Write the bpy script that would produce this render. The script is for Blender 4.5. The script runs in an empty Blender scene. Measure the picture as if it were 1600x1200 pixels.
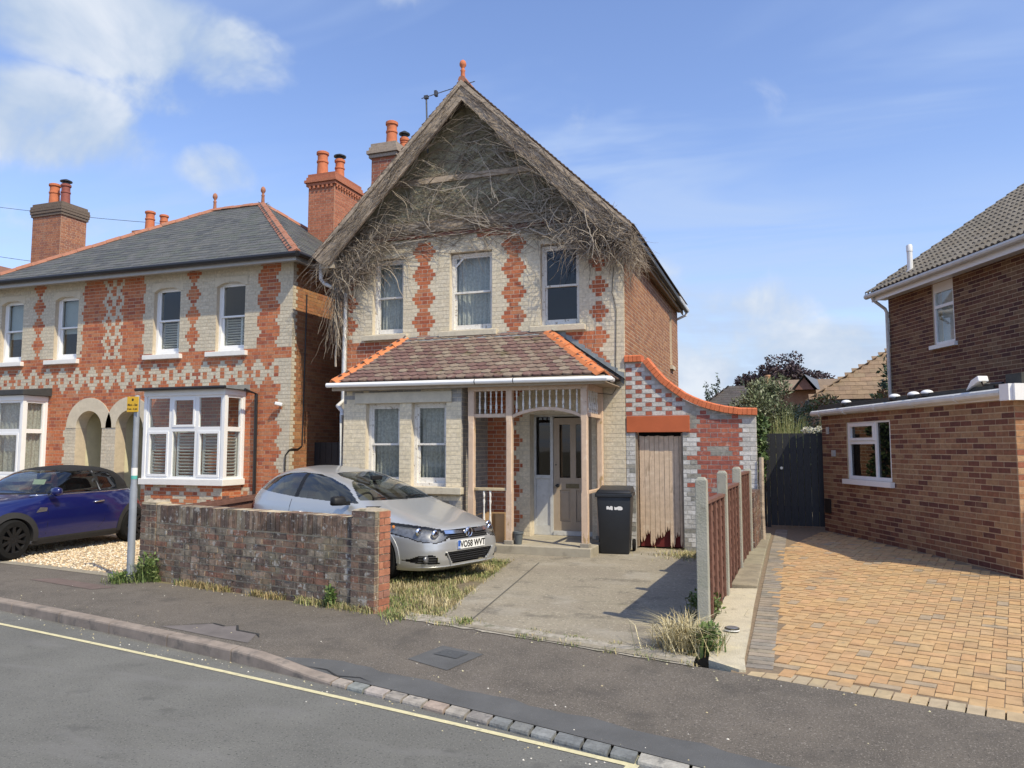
import bpy, bmesh, math, random
from math import sin, cos, tan, pi, radians, atan2, hypot, sqrt, floor, ceil
from mathutils import Vector, Matrix, noise as mnoise

rng = random.Random(7)
S = bpy.context.scene
COL = S.collection

# ------------------------------------------------------------------ camera
F_PX = 1190.0
cam_d = bpy.data.cameras.new('camera')
cam = bpy.data.objects.new('camera', cam_d)
COL.objects.link(cam)
cam_d.sensor_width = 36.0
cam_d.lens = 36.0 * F_PX / 1600.0
cam_d.clip_end = 3000.0
cam_d.clip_start = 0.05
PITCH = math.atan(100.0 / F_PX)
YAW = radians(19.5)
cam.location = (0, 0, 1.7)
cam.rotation_euler = (radians(90) + PITCH, 0, YAW)
S.camera = cam
_fw = Vector((-sin(YAW) * cos(PITCH), cos(YAW) * cos(PITCH), sin(PITCH)))
_rt = Vector((cos(YAW), sin(YAW), 0))
_up = _rt.cross(_fw)


def proj(p):
    v = Vector(p) - Vector((0, 0, 1.7))
    z = v.dot(_fw)
    if z < 0.2:
        return (-9999, -9999, z)
    return (800 + F_PX * v.dot(_rt) / z, 600 - F_PX * v.dot(_up) / z, z)


# ------------------------------------------------------------------ sun, sky
SUN_AZ = radians(-29.0)      # direction to the sun in plan, measured from +X
SUN_EL = radians(50.0)
sun_dir = Vector((cos(SUN_EL) * cos(SUN_AZ), cos(SUN_EL) * sin(SUN_AZ), sin(SUN_EL)))
sd = bpy.data.lights.new('sun', 'SUN')
sd.energy = 4.8
sd.angle = radians(0.6)
sd.color = (1.0, 0.89, 0.66)
sun = bpy.data.objects.new('sun', sd)
COL.objects.link(sun)
sun.rotation_euler = (-sun_dir).to_track_quat('-Z', 'Y').to_euler()
sun.location = (20, -10, 30)

W = bpy.data.worlds.new('World')
S.world = W
W.use_nodes = True
wn = W.node_tree.nodes
wl = W.node_tree.links
wn.clear()


def wnode(t, **k):
    n = wn.new(t)
    for a, b in k.items():
        setattr(n, a, b)
    return n


def wmath(op, a, b=None, c=None, clamp=False):
    n = wn.new('ShaderNodeMath')
    n.operation = op
    n.use_clamp = clamp
    for i, v in enumerate((a, b, c)):
        if v is None:
            continue
        if isinstance(v, (int, float)):
            n.inputs[i].default_value = v
        else:
            wl.new(v, n.inputs[i])
    return n.outputs[0]


sky = wnode('ShaderNodeTexSky', sky_type='NISHITA', sun_disc=False)
sky.sun_elevation = SUN_EL
sky.sun_rotation = radians(90) - SUN_AZ
sky.air_density = 1.25
sky.dust_density = 0.55
sky.ozone_density = 2.4
tc = wnode('ShaderNodeTexCoord')
sep = wnode('ShaderNodeSeparateXYZ')
wl.new(tc.outputs['Generated'], sep.inputs[0])
dz = wmath('MAXIMUM', sep.outputs[2], 0.0)
den = wmath('ADD', dz, 0.10)
px = wmath('DIVIDE', sep.outputs[0], den)
py = wmath('DIVIDE', sep.outputs[1], den)


def wcomb(x, y, z=0.0):
    n = wn.new('ShaderNodeCombineXYZ')
    for i, v in enumerate((x, y, z)):
        if isinstance(v, (int, float)):
            n.inputs[i].default_value = v
        else:
            wl.new(v, n.inputs[i])
    return n.outputs[0]


def wnoise(vec, scale, detail=6, rough=0.55, dist=0.0):
    n = wn.new('ShaderNodeTexNoise')
    n.inputs['Scale'].default_value = scale
    n.inputs['Detail'].default_value = detail
    n.inputs['Roughness'].default_value = rough
    n.inputs['Distortion'].default_value = dist
    wl.new(vec, n.inputs['Vector'])
    return n.outputs['Fac']


def wramp(v, lo, hi):
    n = wn.new('ShaderNodeMapRange')
    n.interpolation_type = 'SMOOTHSTEP'
    n.inputs[1].default_value = lo
    n.inputs[2].default_value = hi
    wl.new(v, n.inputs[0])
    return n.outputs[0]


CLOUD_SEED = 85.9  # chosen so the extra clouds fall mostly out of view
# cirrus veils: streaky noise in the plane of the cloud deck
cirA = wnoise(wcomb(wmath('MULTIPLY', px, 0.55), wmath('MULTIPLY', py, 1.3), 3.1), 1.5, 4, 0.62, 0.6)
cof = wn.new('ShaderNodeVectorMath')
cof.operation = 'ADD'
cof.inputs[1].default_value = (CLOUD_SEED, 0.0, 0.0)
wl.new(tc.outputs['Generated'], cof.inputs[0])
cl = wnoise(cof.outputs[0], 2.1, 2, 0.5)
cirB = cl
cirrus = wmath('MULTIPLY', wramp(cirA, 0.40, 0.72), wramp(cirB, 0.28, 0.52))
# low veil that whitens the sky towards the horizon
lowv = wmath('MULTIPLY', wramp(sep.outputs[2], 0.36, 0.03), wramp(cirA, 0.25, 0.62))
# cumulus: a field of puffs, some of them where the photograph has them
cn = wnoise(tc.outputs['Generated'], 7.0, 5, 0.58, 0.25)
field = wmath('MULTIPLY', wramp(cl, 0.49, 0.60), 0.36)  # unseen cloud cover added to whiten the fill light
CLOUDS = [  # pixel centre, angular radii x / y (radians), weight
    (70, 188, 0.098, 0.050, 0.50), (165, 35, 0.17, 0.050, 0.50), (240, 145, 0.05, 0.028, 0.34),
    (340, 266, 0.045, 0.028, 0.36), (150, 352, 0.08, 0.024, 0.27),
    (1115, 590, 0.09, 0.034, 0.42), (1275, 550, 0.12, 0.036, 0.44),
]
tot = field
for (cx, cy, rx, ry, wgt) in CLOUDS:
    d = (_fw + _rt * ((cx - 800) / F_PX) - _up * ((cy - 600) / F_PX)).normalized()
    ex = Vector((d.y, -d.x, 0)).normalized()
    ey = ex.cross(d).normalized()

    def wdot(v):
        n = wn.new('ShaderNodeVectorMath')
        n.operation = 'DOT_PRODUCT'
        wl.new(tc.outputs['Generated'], n.inputs[0])
        n.inputs[1].default_value = v
        return n.outputs['Value']
    a = wmath('DIVIDE', wdot(ex), rx)
    b = wmath('DIVIDE', wdot(ey), ry)
    r2 = wmath('ADD', wmath('MULTIPLY', a, a), wmath('MULTIPLY', b, b))
    back = wmath('GREATER_THAN', wdot(d), 0.0)
    m = wmath('MULTIPLY', wmath('MULTIPLY', wramp(r2, 2.6, 0.0), back), wgt)
    tot = wmath('MAXIMUM', tot, m)
cum = wramp(wmath('ADD', cn, tot), 0.66, 0.96)
shade = wramp(cn, 0.35, 0.75)
ccol = wnode('ShaderNodeMix', data_type='RGBA')
ccol.inputs[6].default_value = (4.1, 5.1, 6.6, 1)
ccol.inputs[7].default_value = (7.0, 7.4, 8.0, 1)
wl.new(shade, ccol.inputs[0])
# small grey scraps low in the sky
scr = wmath('MULTIPLY', wramp(cn, 0.62, 0.70), wramp(sep.outputs[2], 0.30, 0.12))

tint = wnode('ShaderNodeMix', data_type='RGBA')
tint.blend_type = 'MULTIPLY'
tint.inputs[0].default_value = 1.0
tint.inputs[7].default_value = (1.48, 1.46, 1.74, 1)
wl.new(sky.outputs[0], tint.inputs[6])


def wmix(base, col, fac):
    n = wn.new('ShaderNodeMix')
    n.data_type = 'RGBA'
    wl.new(base, n.inputs[6])
    if isinstance(col, tuple):
        n.inputs[7].default_value = col
    else:
        wl.new(col, n.inputs[7])
    wl.new(fac, n.inputs[0])
    return n.outputs[2]


c = wmix(tint.outputs[2], (4.3, 5.5, 7.8, 1), wmath('MULTIPLY', cirrus, 0.62))
c = wmix(c, (4.7, 5.8, 7.9, 1), wmath('MULTIPLY', lowv, 0.68))
c = wmix(c, (3.6, 4.5, 6.4, 1), wmath('MULTIPLY', scr, 0.55))
c = wmix(c, ccol.outputs[2], wmath('MULTIPLY', cum, 0.93))
bg = wnode('ShaderNodeBackground')
bg.inputs['Strength'].default_value = 0.12
wl.new(c, bg.inputs[0])
wo = wnode('ShaderNodeOutputWorld')
wl.new(bg.outputs[0], wo.inputs[0])

S.view_settings.view_transform = 'Standard'
S.view_settings.look = 'None'
S.view_settings.exposure = 0.0
S.view_settings.gamma = 1.0
S.view_settings.use_curve_mapping = False
W.cycles.sampling_method = 'MANUAL'
W.cycles.sample_map_resolution = 256
S.render.engine = 'CYCLES'
S.cycles.max_bounces = 5
S.cycles.diffuse_bounces = 3
S.cycles.glossy_bounces = 3
S.cycles.transparent_max_bounces = 12
S.cycles.use_denoising = True

# ------------------------------------------------------------------ materials
MATS = {}


def mat(name, col=(0.5, 0.5, 0.5), rough=0.8, var=0.15, scale=6.0, bump=0.0, bscale=80.0, metal=0.0, coat=0.0, attr=False,
        stains=(), spec=0.5, hue=None, coords='world', detail=3, flake=0.0):
    """Principled material: base colour (or the 'Col' attribute), noise variation, stain layers, noise bump."""
    if name in MATS:
        return MATS[name]
    m = bpy.data.materials.new(name)
    m.use_nodes = True
    nt = m.node_tree
    n, l = nt.nodes, nt.links
    p = n['Principled BSDF']
    p.inputs['Roughness'].default_value = rough
    p.inputs['Metallic'].default_value = metal
    p.inputs['Coat Weight'].default_value = coat
    p.inputs['Coat Roughness'].default_value = 0.06
    p.inputs['Specular IOR Level'].default_value = spec
    if coords == 'world':
        src = n.new('ShaderNodeNewGeometry').outputs['Position']
    else:
        src = n.new('ShaderNodeTexCoord').outputs['Object']

    def nz(sc, det=detail, ro=0.6, stretch=None):
        t = n.new('ShaderNodeTexNoise')
        t.inputs['Scale'].default_value = sc
        t.inputs['Detail'].default_value = det
        t.inputs['Roughness'].default_value = ro
        if stretch:
            mp = n.new('ShaderNodeMapping')
            mp.inputs['Scale'].default_value = stretch
            l.new(src, mp.inputs['Vector'])
            l.new(mp.outputs[0], t.inputs['Vector'])
        else:
            l.new(src, t.inputs['Vector'])
        return t.outputs['Fac']

    def mr(v, a, b, c_, d_, smooth=True):
        t = n.new('ShaderNodeMapRange')
        if smooth:
            t.interpolation_type = 'SMOOTHSTEP'
        for i, x in enumerate((a, b, c_, d_)):
            t.inputs[i + 1].default_value = x
        l.new(v, t.inputs[0])
        return t.outputs[0]

    if attr:
        a = n.new('ShaderNodeAttribute')
        a.attribute_name = 'Col'
        base = a.outputs['Color']
    else:
        r = n.new('ShaderNodeRGB')
        r.outputs[0].default_value = (*col, 1)
        base = r.outputs[0]
    if var > 0:
        h = n.new('ShaderNodeHueSaturation')
        l.new(base, h.inputs['Color'])
        l.new(mr(nz(scale), 0.25, 0.75, 1 - var, 1 + var, False), h.inputs['Value'])
        base = h.outputs[0]
        if hue:
            mx = n.new('ShaderNodeMix')
            mx.data_type = 'RGBA'
            l.new(base, mx.inputs[6])
            mx.inputs[7].default_value = (*hue[0], 1)
            l.new(mr(nz(hue[1]), 0.40, 0.70, 0, hue[2]), mx.inputs[0])
            base = mx.outputs[2]
    for st in stains:   # (colour, scale, lo, hi, amount, stretch)
        mx = n.new('ShaderNodeMix')
        mx.data_type = 'RGBA'
        l.new(base, mx.inputs[6])
        mx.inputs[7].default_value = (*st[0], 1)
        l.new(mr(nz(st[1], 4, 0.62, st[5] if len(st) > 5 else None), st[2], st[3], 0, st[4]), mx.inputs[0])
        base = mx.outputs[2]
    l.new(base, p.inputs['Base Color'])
    if bump > 0:
        b = n.new('ShaderNodeBump')
        b.inputs['Strength'].default_value = bump
        b.inputs['Distance'].default_value = 0.01
        l.new(nz(bscale, 2, 0.6), b.inputs['Height'])
        l.new(b.outputs[0], p.inputs['Normal'])
    MATS[name] = m
    return m


def glass_mat(name, tint=(0.75, 0.8, 0.8), body=0.25, dark=(0.02, 0.022, 0.025), refl=1.0, wav=0.0):
    """A pane: Fresnel reflection over a part see-through, part dark body."""
    m = bpy.data.materials.new(name)
    m.use_nodes = True
    n, l = m.node_tree.nodes, m.node_tree.links
    n.clear()
    out = n.new('ShaderNodeOutputMaterial')
    tr = n.new('ShaderNodeBsdfTransparent')
    tr.inputs[0].default_value = (*tint, 1)
    df = n.new('ShaderNodeBsdfDiffuse')
    df.inputs[0].default_value = (*dark, 1)
    gl = n.new('ShaderNodeBsdfGlossy')
    gl.inputs['Roughness'].default_value = 0.02
    m1 = n.new('ShaderNodeMixShader')
    m1.inputs[0].default_value = body
    l.new(tr.outputs[0], m1.inputs[1])
    l.new(df.outputs[0], m1.inputs[2])
    fr = n.new('ShaderNodeFresnel')
    fr.inputs['IOR'].default_value = 1.5
    mul = n.new('ShaderNodeMath')
    mul.operation = 'MULTIPLY'
    mul.use_clamp = True
    mul.inputs[1].default_value = 1.7 * refl
    gb = n.new('ShaderNodeNewGeometry')
    inv = n.new('ShaderNodeMath')
    inv.operation = 'SUBTRACT'
    inv.inputs[0].default_value = 1.0
    l.new(gb.outputs['Backfacing'], inv.inputs[1])
    ff = n.new('ShaderNodeMath')
    ff.operation = 'MULTIPLY'
    l.new(fr.outputs[0], ff.inputs[0])
    l.new(inv.outputs[0], ff.inputs[1])
    l.new(ff.outputs[0], mul.inputs[0])
    m2 = n.new('ShaderNodeMixShader')
    l.new(mul.outputs[0], m2.inputs[0])
    l.new(m1.outputs[0], m2.inputs[1])
    l.new(gl.outputs[0], m2.inputs[2])
    l.new(m2.outputs[0], out.inputs[0])
    if wav > 0:
        g = n.new('ShaderNodeNewGeometry')
        t = n.new('ShaderNodeTexNoise')
        t.inputs['Scale'].default_value = 3.0
        l.new(g.outputs['Position'], t.inputs['Vector'])
        b = n.new('ShaderNodeBump')
        b.inputs['Strength'].default_value = wav
        b.inputs['Distance'].default_value = 0.02
        l.new(t.outputs[0], b.inputs['Height'])
        l.new(b.outputs[0], gl.inputs['Normal'])
    MATS[name] = m
    return m


# ------------------------------------------------------------------ mesh helpers
WC = {}      # roots whose parts are written in world coordinates


def attach(o, parent):
    o.parent = parent
    if parent is not None and parent.name in WC:
        o.matrix_parent_inverse = WC[parent.name]


class MB:
    """Collects geometry for ONE mesh object; optional colour per face."""

    def __init__(self):
        self.v, self.f, self.c = [], [], []
        self.cur = None
        self.mi = []

    def add(self, vs, fs, col=None):
        o = len(self.v)
        self.v.extend([tuple(p) for p in vs])
        for f in fs:
            self.f.append(tuple(i + o for i in f))
            self.c.append(col if col else (self.cur or (0.5, 0.5, 0.5)))
        return self

    def box(self, x0, x1, y0, y1, z0, z1, col=None):
        vs = [(x0, y0, z0), (x1, y0, z0), (x1, y1, z0), (x0, y1, z0), (x0, y0, z1), (x1, y0, z1), (x1, y1, z1), (x0, y1, z1)]
        return self.add(vs, BOXF, col)

    def obox(self, c, u, n, w, hu, hn, hw, col=None):
        """Box about centre c with half sizes along the three axes u, n, w."""
        c, u, n, w = Vector(c), Vector(u) * hu, Vector(n) * hn, Vector(w) * hw
        vs = [c - u - n - w, c + u - n - w, c + u + n - w, c - u + n - w, c - u - n + w, c + u - n + w, c + u + n + w, c - u + n + w]
        return self.add(vs, BOXF, col)

    def bar(self, a, b, w, h, col=None, upv=(0, 0, 1)):
        a, b = Vector(a), Vector(b)
        d = (b - a)
        L = d.length
        d = d / L
        s = d.cross(Vector(upv))
        if s.length < 1e-4:
            s = d.cross(Vector((1, 0, 0)))
        s.normalize()
        t = s.cross(d)
        return self.obox((a + b) / 2, d, s, t, L / 2, w / 2, h / 2, col)

    def prism(self, poly, ax, d0, d1, col=None):
        """2D polygon extruded along an axis: ax 'y': poly is (x,z); 'x': (y,z); 'z': (x,y)."""
        n = len(poly)

        def P(p, d):
            return (p[0], d, p[1]) if ax == 'y' else ((d, p[0], p[1]) if ax == 'x' else (p[0], p[1], d))
        vs = [P(p, d0) for p in poly] + [P(p, d1) for p in poly]
        fs = [tuple(range(n))[::-1], tuple(range(n, 2 * n))]
        fs += [(i, (i + 1) % n, n + (i + 1) % n, n + i) for i in range(n)]
        return self.add(vs, fs, col)

    def tube(self, pts, r, n=6, col=None, cap=True):
        pts = [Vector(p) for p in pts]
        rs = r if isinstance(r, (list, tuple)) else [r] * len(pts)
        vs, fs = [], []
        ref = Vector((0, 0, 1))
        d0 = (pts[1] - pts[0]).normalized()
        if abs(d0.z) > 0.9:
            ref = Vector((1, 0, 0))
        for i, p in enumerate(pts):
            d = (pts[min(i + 1, len(pts) - 1)] - pts[max(i - 1, 0)])
            if d.length < 1e-9:
                d = Vector((0, 0, 1))
            d.normalize()
            s = d.cross(ref)
            if s.length < 1e-3:
                s = d.cross(Vector((0.3, 1, 0.2)))
            s.normalize()
            t = s.cross(d)
            for k in range(n):
                a = 2 * pi * k / n
                vs.append(p + (s * cos(a) + t * sin(a)) * rs[i])
        for i in range(len(pts) - 1):
            for k in range(n):
                fs.append((i * n + k, i * n + (k + 1) % n, (i + 1) * n + (k + 1) % n, (i + 1) * n + k))
        if cap and n > 2:
            fs.append(tuple(range(n))[::-1])
            fs.append(tuple(range((len(pts) - 1) * n, len(pts) * n)))
        return self.add(vs, fs, col)

    def lathe(self, prof, c=(0, 0, 0), n=16, axis='z', col=None, cap=True):
        """Profile of (radius, height) turned about an axis through c."""
        vs, fs = [], []
        for (r, h) in prof:
            for k in range(n):
                a = 2 * pi * k / n
                if axis == 'z':
                    vs.append((c[0] + r * cos(a), c[1] + r * sin(a), c[2] + h))
                elif axis == 'y':
                    vs.append((c[0] + r * cos(a), c[1] + h, c[2] + r * sin(a)))
                else:
                    vs.append((c[0] + h, c[1] + r * cos(a), c[2] + r * sin(a)))
        for i in range(len(prof) - 1):
            for k in range(n):
                q = (i * n + k, i * n + (k + 1) % n, (i + 1) * n + (k + 1) % n, (i + 1) * n + k)
                fs.append(q)
        if cap:
            fs.append(tuple(range(n))[::-1])
            fs.append(tuple(range((len(prof) - 1) * n, len(prof) * n)))
        return self.add(vs, fs, col)

    def build(self, name, m, parent=None, smooth=False, bevel=0.0, recalc=True, auto=None):
        me = bpy.data.meshes.new(name)
        me.from_pydata(self.v, [], self.f)
        if self.cur:
            at = me.attributes.new('Col', 'FLOAT_COLOR', 'CORNER')
            data = []
            for fi, f in enumerate(self.f):
                cc = self.c[fi]
                data.extend((cc[0], cc[1], cc[2], 1.0) * len(f))
            at.data.foreach_set('color', data)
        if recalc:
            bm = bmesh.new()
            bm.from_mesh(me)
            if bevel > 0:
                bmesh.ops.recalc_face_normals(bm, faces=bm.faces)
                es = [e for e in bm.edges if len(e.link_faces) == 2 and e.calc_face_angle(0) > 0.6]
                bmesh.ops.bevel(bm, geom=es, offset=bevel, segments=2, affect='EDGES', clamp_overlap=True, profile=0.5)
            bmesh.ops.recalc_face_normals(bm, faces=bm.faces)
            bm.to_mesh(me)
            bm.free()
        if smooth:
            me.polygons.foreach_set('use_smooth', [True] * len(me.polygons))
            if auto is not None:
                me.set_sharp_from_angle(angle=auto)
        me.update()
        o = bpy.data.objects.new(name, me)
        COL.objects.link(o)
        if m:
            me.materials.append(m)
        if parent:
            attach(o, parent)
        return o


BOXF = [(0, 3, 2, 1), (4, 5, 6, 7), (0, 1, 5, 4), (1, 2, 6, 5), (2, 3, 7, 6), (3, 0, 4, 7)]


def thing(name, label, cat, loc=(0, 0, 0), rz=0.0, group=None, world=False):
    o = bpy.data.objects.new(name, None)
    COL.objects.link(o)
    o.location = loc
    o.rotation_euler = (0, 0, rz)
    o.empty_display_size = 0.2
    o['label'] = label
    o['category'] = cat
    if group:
        o['group'] = group
    if world:
        WC[o.name] = Matrix.Translation(-Vector(loc))
    return o


def tag(o, label, cat, group=None):
    o['label'] = label
    o['category'] = cat
    if group:
        o['group'] = group
    return o


def struct(o, label=None):
    o['kind'] = 'structure'
    if label:
        o['label'] = label
    return o


def stuff(o, label=None, cat=None):
    o['kind'] = 'stuff'
    if label:
        o['label'] = label
    if cat:
        o['category'] = cat
    return o


def jit(col, a, r=rng):
    k = 1 + r.uniform(-a, a)
    return tuple(max(0.0, x * k * (1 + r.uniform(-a, a) * 0.25)) for x in col)


# ------------------------------------------------------------------ pieces: bricks, tiles, blocks
UNIT = {}


BOXV = [(-.5, -.5, -.5), (.5, -.5, -.5), (.5, .5, -.5), (-.5, .5, -.5), (-.5, -.5, .5), (.5, -.5, .5), (.5, .5, .5), (-.5, .5, .5)]


def unit_box(col, m, tmpl=None):
    key = (tuple(round(x, 4) for x in col), m.name, id(tmpl))
    if key not in UNIT:
        me = bpy.data.meshes.new('piece')
        vs, fs = tmpl or (BOXV, BOXF)
        me.from_pydata(vs, [], fs)
        at = me.attributes.new('Col', 'FLOAT_COLOR', 'CORNER')
        at.data.foreach_set('color', list((*col, 1.0)) * sum(len(f) for f in fs))
        me.materials.append(m)
        UNIT[key] = me
    return UNIT[key]


class Pieces:
    """Box-like pieces (bricks, blocks) of one thing. The largest in view become objects, the rest one stuff mesh."""

    def __init__(self, name, m, cap=300, tmpl=None):
        self.name, self.m, self.cap, self.list, self.tmpl = name, m, cap, [], tmpl

    def add(self, c, u, n, w, su, sn, sw, col, parent=None):
        self.list.append((Vector(c), Vector(u), Vector(n), Vector(w), su, sn, sw, col, parent))

    def flush(self, root, stuff_parent=None, vis=None):
        M = Matrix()
        if root and root.name not in WC:
            M = Matrix.Translation(root.location) @ root.rotation_euler.to_matrix().to_4x4()
        R3 = M.to_3x3()
        sc = []
        for i, (c, u, n, w, su, sn, sw, col, par) in enumerate(self.list):
            q = M @ c
            a = proj(q)
            s = 0.0
            if a[2] > 0.3 and -10 < a[0] < 1610 and -10 < a[1] < 1210:
                facing = (Vector((0, 0, 1.7)) - q).normalized().dot(R3 @ n)
                if facing > 0:
                    s = su * sw * facing / a[2] ** 2
                    if vis and not vis(a[0], a[1]):
                        s *= 0.01
            sc.append((s, i))
        sc.sort(reverse=True)
        single = set(i for s, i in sc[:self.cap] if s > 0)
        rest = MB()
        rest.cur = (0.3, 0.3, 0.3)
        for i, (c, u, n, w, su, sn, sw, col, par) in enumerate(self.list):
            if i in single:
                o = bpy.data.objects.new(self.name, unit_box(col, self.m, self.tmpl))
                COL.objects.link(o)
                attach(o, par or root)
                m4 = Matrix(((u.x, n.x, w.x, c.x), (u.y, n.y, w.y, c.y), (u.z, n.z, w.z, c.z), (0, 0, 0, 1)))
                m4 = m4 @ Matrix.Diagonal((su, sn, sw, 1))
                o.matrix_basis = m4
            else:
                if self.tmpl:
                    rest.add([c + u * (p[0] * su) + n * (p[1] * sn) + w * (p[2] * sw) for p in self.tmpl[0]], self.tmpl[1], col)
                else:
                    rest.obox(c, u, n, w, su / 2, sn / 2, sw / 2, col)
        if rest.f:
            o = rest.build(self.name + '_remainder', self.m, stuff_parent or root, recalc=False)
            o['kind'] = 'stuff'


def fill_row(u0, u1, L, off, minp=0.05, header=None):
    """Cut a run u0..u1 into bricks of pitch L, first joint at off; header: a second pitch alternated with the first (Flemish)."""
    out = []
    if header:
        pat = [L, header]
    else:
        pat = [L]
    per = sum(pat)
    x = floor((u0 - off) / per) * per + off
    k = 0
    cuts = []
    while x < u1 + per:
        cuts.append(x)
        x += pat[k % len(pat)]
        k += 1
    e = [u0] + [q for q in cuts if u0 + minp < q < u1 - minp] + [u1]
    return [(e[i], e[i + 1]) for i in range(len(e) - 1)]


def brick_wall(P, o, u, n, L, z0, z1, cuts, colf, course=0.075, brick=0.225, header=None, joint=0.010, depth=0.03, proud=0.004,
               holes=(), top=None, zoff=0.0, parent=None, jitter=0.0015, rowoff=0.5, endlap=0.0):
    """Lay courses on the plane through o with horizontal u, outward n. colf(row, uc, zc) -> palette key function returning a colour;
    cuts(row, zc) -> sorted colour boundaries in u; holes: (u0,u1,z0,z1); top(u) -> height limit."""
    o, u, n = Vector(o), Vector(u), Vector(n)
    w = Vector((0, 0, 1))
    nrow = int(ceil((z1 - z0) / course - 1e-6))
    for r in range(nrow):
        a = z0 + r * course + joint / 2
        b = min(z0 + (r + 1) * course - joint / 2, z1)
        if b - a < 0.012:
            continue
        zc = (a + b) / 2
        spans = [(0.0, L)]
        for (h0, h1, hz0, hz1) in holes:
            if hz0 < zc < hz1:
                ns = []
                for (s, e) in spans:
                    if h1 <= s or h0 >= e:
                        ns.append((s, e))
                    else:
                        if h0 - s > 0.03:
                            ns.append((s, h0))
                        if e - h1 > 0.03:
                            ns.append((h1, e))
                spans = ns
        cs = cuts(r, zc) if cuts else []
        for (s, e) in spans:
            edges = [s] + [q for q in cs if s + 0.035 < q < e - 0.035] + [e]
            for i in range(len(edges) - 1):
                for (x0, x1) in fill_row(edges[i], edges[i + 1], brick, (r % 2) * (brick * rowoff if not header else (brick + header) / 2), header=header):
                    uc = (x0 + x1) / 2
                    if top is not None and zc > top(uc):
                        continue
                    col = colf(r, uc, zc)
                    if col is None:
                        continue
                    pr = proud + rng.uniform(-jitter, jitter)
                    c = o + u * uc + w * zc + n * (pr - depth / 2)
                    P.add(c, u, n, w, max(0.02, x1 - x0 - joint), depth, b - a, col, parent)


def wall_core(mb, o, u, n, L, z0, z1, holes, thick=0.22, poly_top=None):
    """Mortar backing: front skin with holes, plus the reveals of each hole."""
    o, u, n = Vector(o), Vector(u), Vector(n)
    us = sorted(set([0.0, L] + [h for q in holes for h in q[:2]]))
    zs = sorted(set([z0, z1] + [h for q in holes for h in q[2:4]]))
    us = [x for x in us if 0 <= x <= L]
    zs = [x for x in zs if z0 <= x <= z1]

    def P(a, z, d=0.0):
        return o + u * a + Vector((0, 0, z)) - n * d
    for i in range(len(us) - 1):
        for j in range(len(zs) - 1):
            uc, zc = (us[i] + us[i + 1]) / 2, (zs[j] + zs[j + 1]) / 2
            if any(h[0] < uc < h[1] and h[2] < zc < h[3] for h in holes):
                continue
            for d in (0.0, thick):
                q = [P(us[i], zs[j], d), P(us[i + 1], zs[j], d), P(us[i + 1], zs[j + 1], d), P(us[i], zs[j + 1], d)]
                mb.add(q, [(0, 1, 2, 3)])
    for (a, b, c, d) in [h[:4] for h in holes]:
        c = max(c, z0)
        mb.add([P(a, c), P(a, d), P(a, d, thick), P(a, c, thick)], [(0, 1, 2, 3)])
        mb.add([P(b, c), P(b, d), P(b, d, thick), P(b, c, thick)], [(0, 1, 2, 3)])
        mb.add([P(a, d), P(b, d), P(b, d, thick), P(a, d, thick)], [(0, 1, 2, 3)])
        mb.add([P(a, c), P(b, c), P(b, c, thick), P(a, c, thick)], [(0, 1, 2, 3)])
    return mb


def text_mesh(name, body, size, m, parent, loc, rot, extrude=0.001, align='CENTER', offset=0.0, sx=1.0):
    cu = bpy.data.curves.new(name, 'FONT')
    cu.body = body
    cu.size = size
    cu.extrude = extrude
    cu.offset = offset
    cu.align_x = align
    cu.align_y = 'CENTER'
    t = bpy.data.objects.new(name + '_curve', cu)
    COL.objects.link(t)
    dg = bpy.context.evaluated_depsgraph_get()
    me = bpy.data.meshes.new_from_object(t.evaluated_get(dg))
    bpy.data.objects.remove(t)
    o = bpy.data.objects.new(name, me)
    me.materials.clear()
    me.materials.append(m)
    COL.objects.link(o)
    o.parent = parent
    o.location = loc
    o.rotation_euler = rot
    o.scale = (sx, 1, 1)
    return o


# ================================================================== THE GROUND
def kerbY(x):
    x2 = min(max(x, -14.0), 4.0)
    y = -0.007 * x2 * x2 - 0.303 * x2 + 4.276
    return y + (x - x2) * (-0.014 * x2 - 0.303)


def backY(x):
    x2 = min(max(x, -14.0), 4.0)
    y = -0.007 * x2 * x2 - 0.281 * x2 + 6.057
    return y + (x - x2) * (-0.014 * x2 - 0.281)


def kerbZ(x):
    t = min(max((x + 4.35) / 1.05, 0), 1)
    t = t * t * (3 - 2 * t)
    return -0.02 - 0.072 * t


def nz(y):      # the neighbour's drive climbs a little from the pavement
    return min(max(0.033 * (y - 6.0), 0.0), 0.2)


def paveZ(x, t):    # t 0 at the kerb, 1 at the back of the pavement
    return kerbZ(x) * (1 - t) + 0.0 * t


m_road = mat('asphalt_road', (0.150, 0.150, 0.138), 0.86, 0.16, 2.0, 0.5, 260, hue=((0.118, 0.118, 0.108), 0.6, 0.6),
             stains=[((0.27, 0.265, 0.24), 75, 0.57, 0.66, 0.8), ((0.05, 0.05, 0.048), 60, 0.57, 0.66, 0.8), ((0.085, 0.085, 0.08), 2.6, 0.60, 0.70, 0.55),
                     ((0.185, 0.183, 0.176), 0.9, 0.5, 0.75, 0.6, (1.0, 4.0, 1.0))])
m_pave = mat('tarmac_pavement', (0.120, 0.105, 0.088), 0.9, 0.22, 3.0, 0.6, 220, hue=((0.150, 0.129, 0.106), 0.9, 0.7),
             stains=[((0.30, 0.27, 0.235), 80, 0.56, 0.65, 0.8), ((0.045, 0.04, 0.036), 60, 0.57, 0.66, 0.8), ((0.07, 0.063, 0.055), 1.6, 0.56, 0.68, 0.5),
                     ((0.19, 0.17, 0.155), 0.7, 0.55, 0.75, 0.5)])
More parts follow.
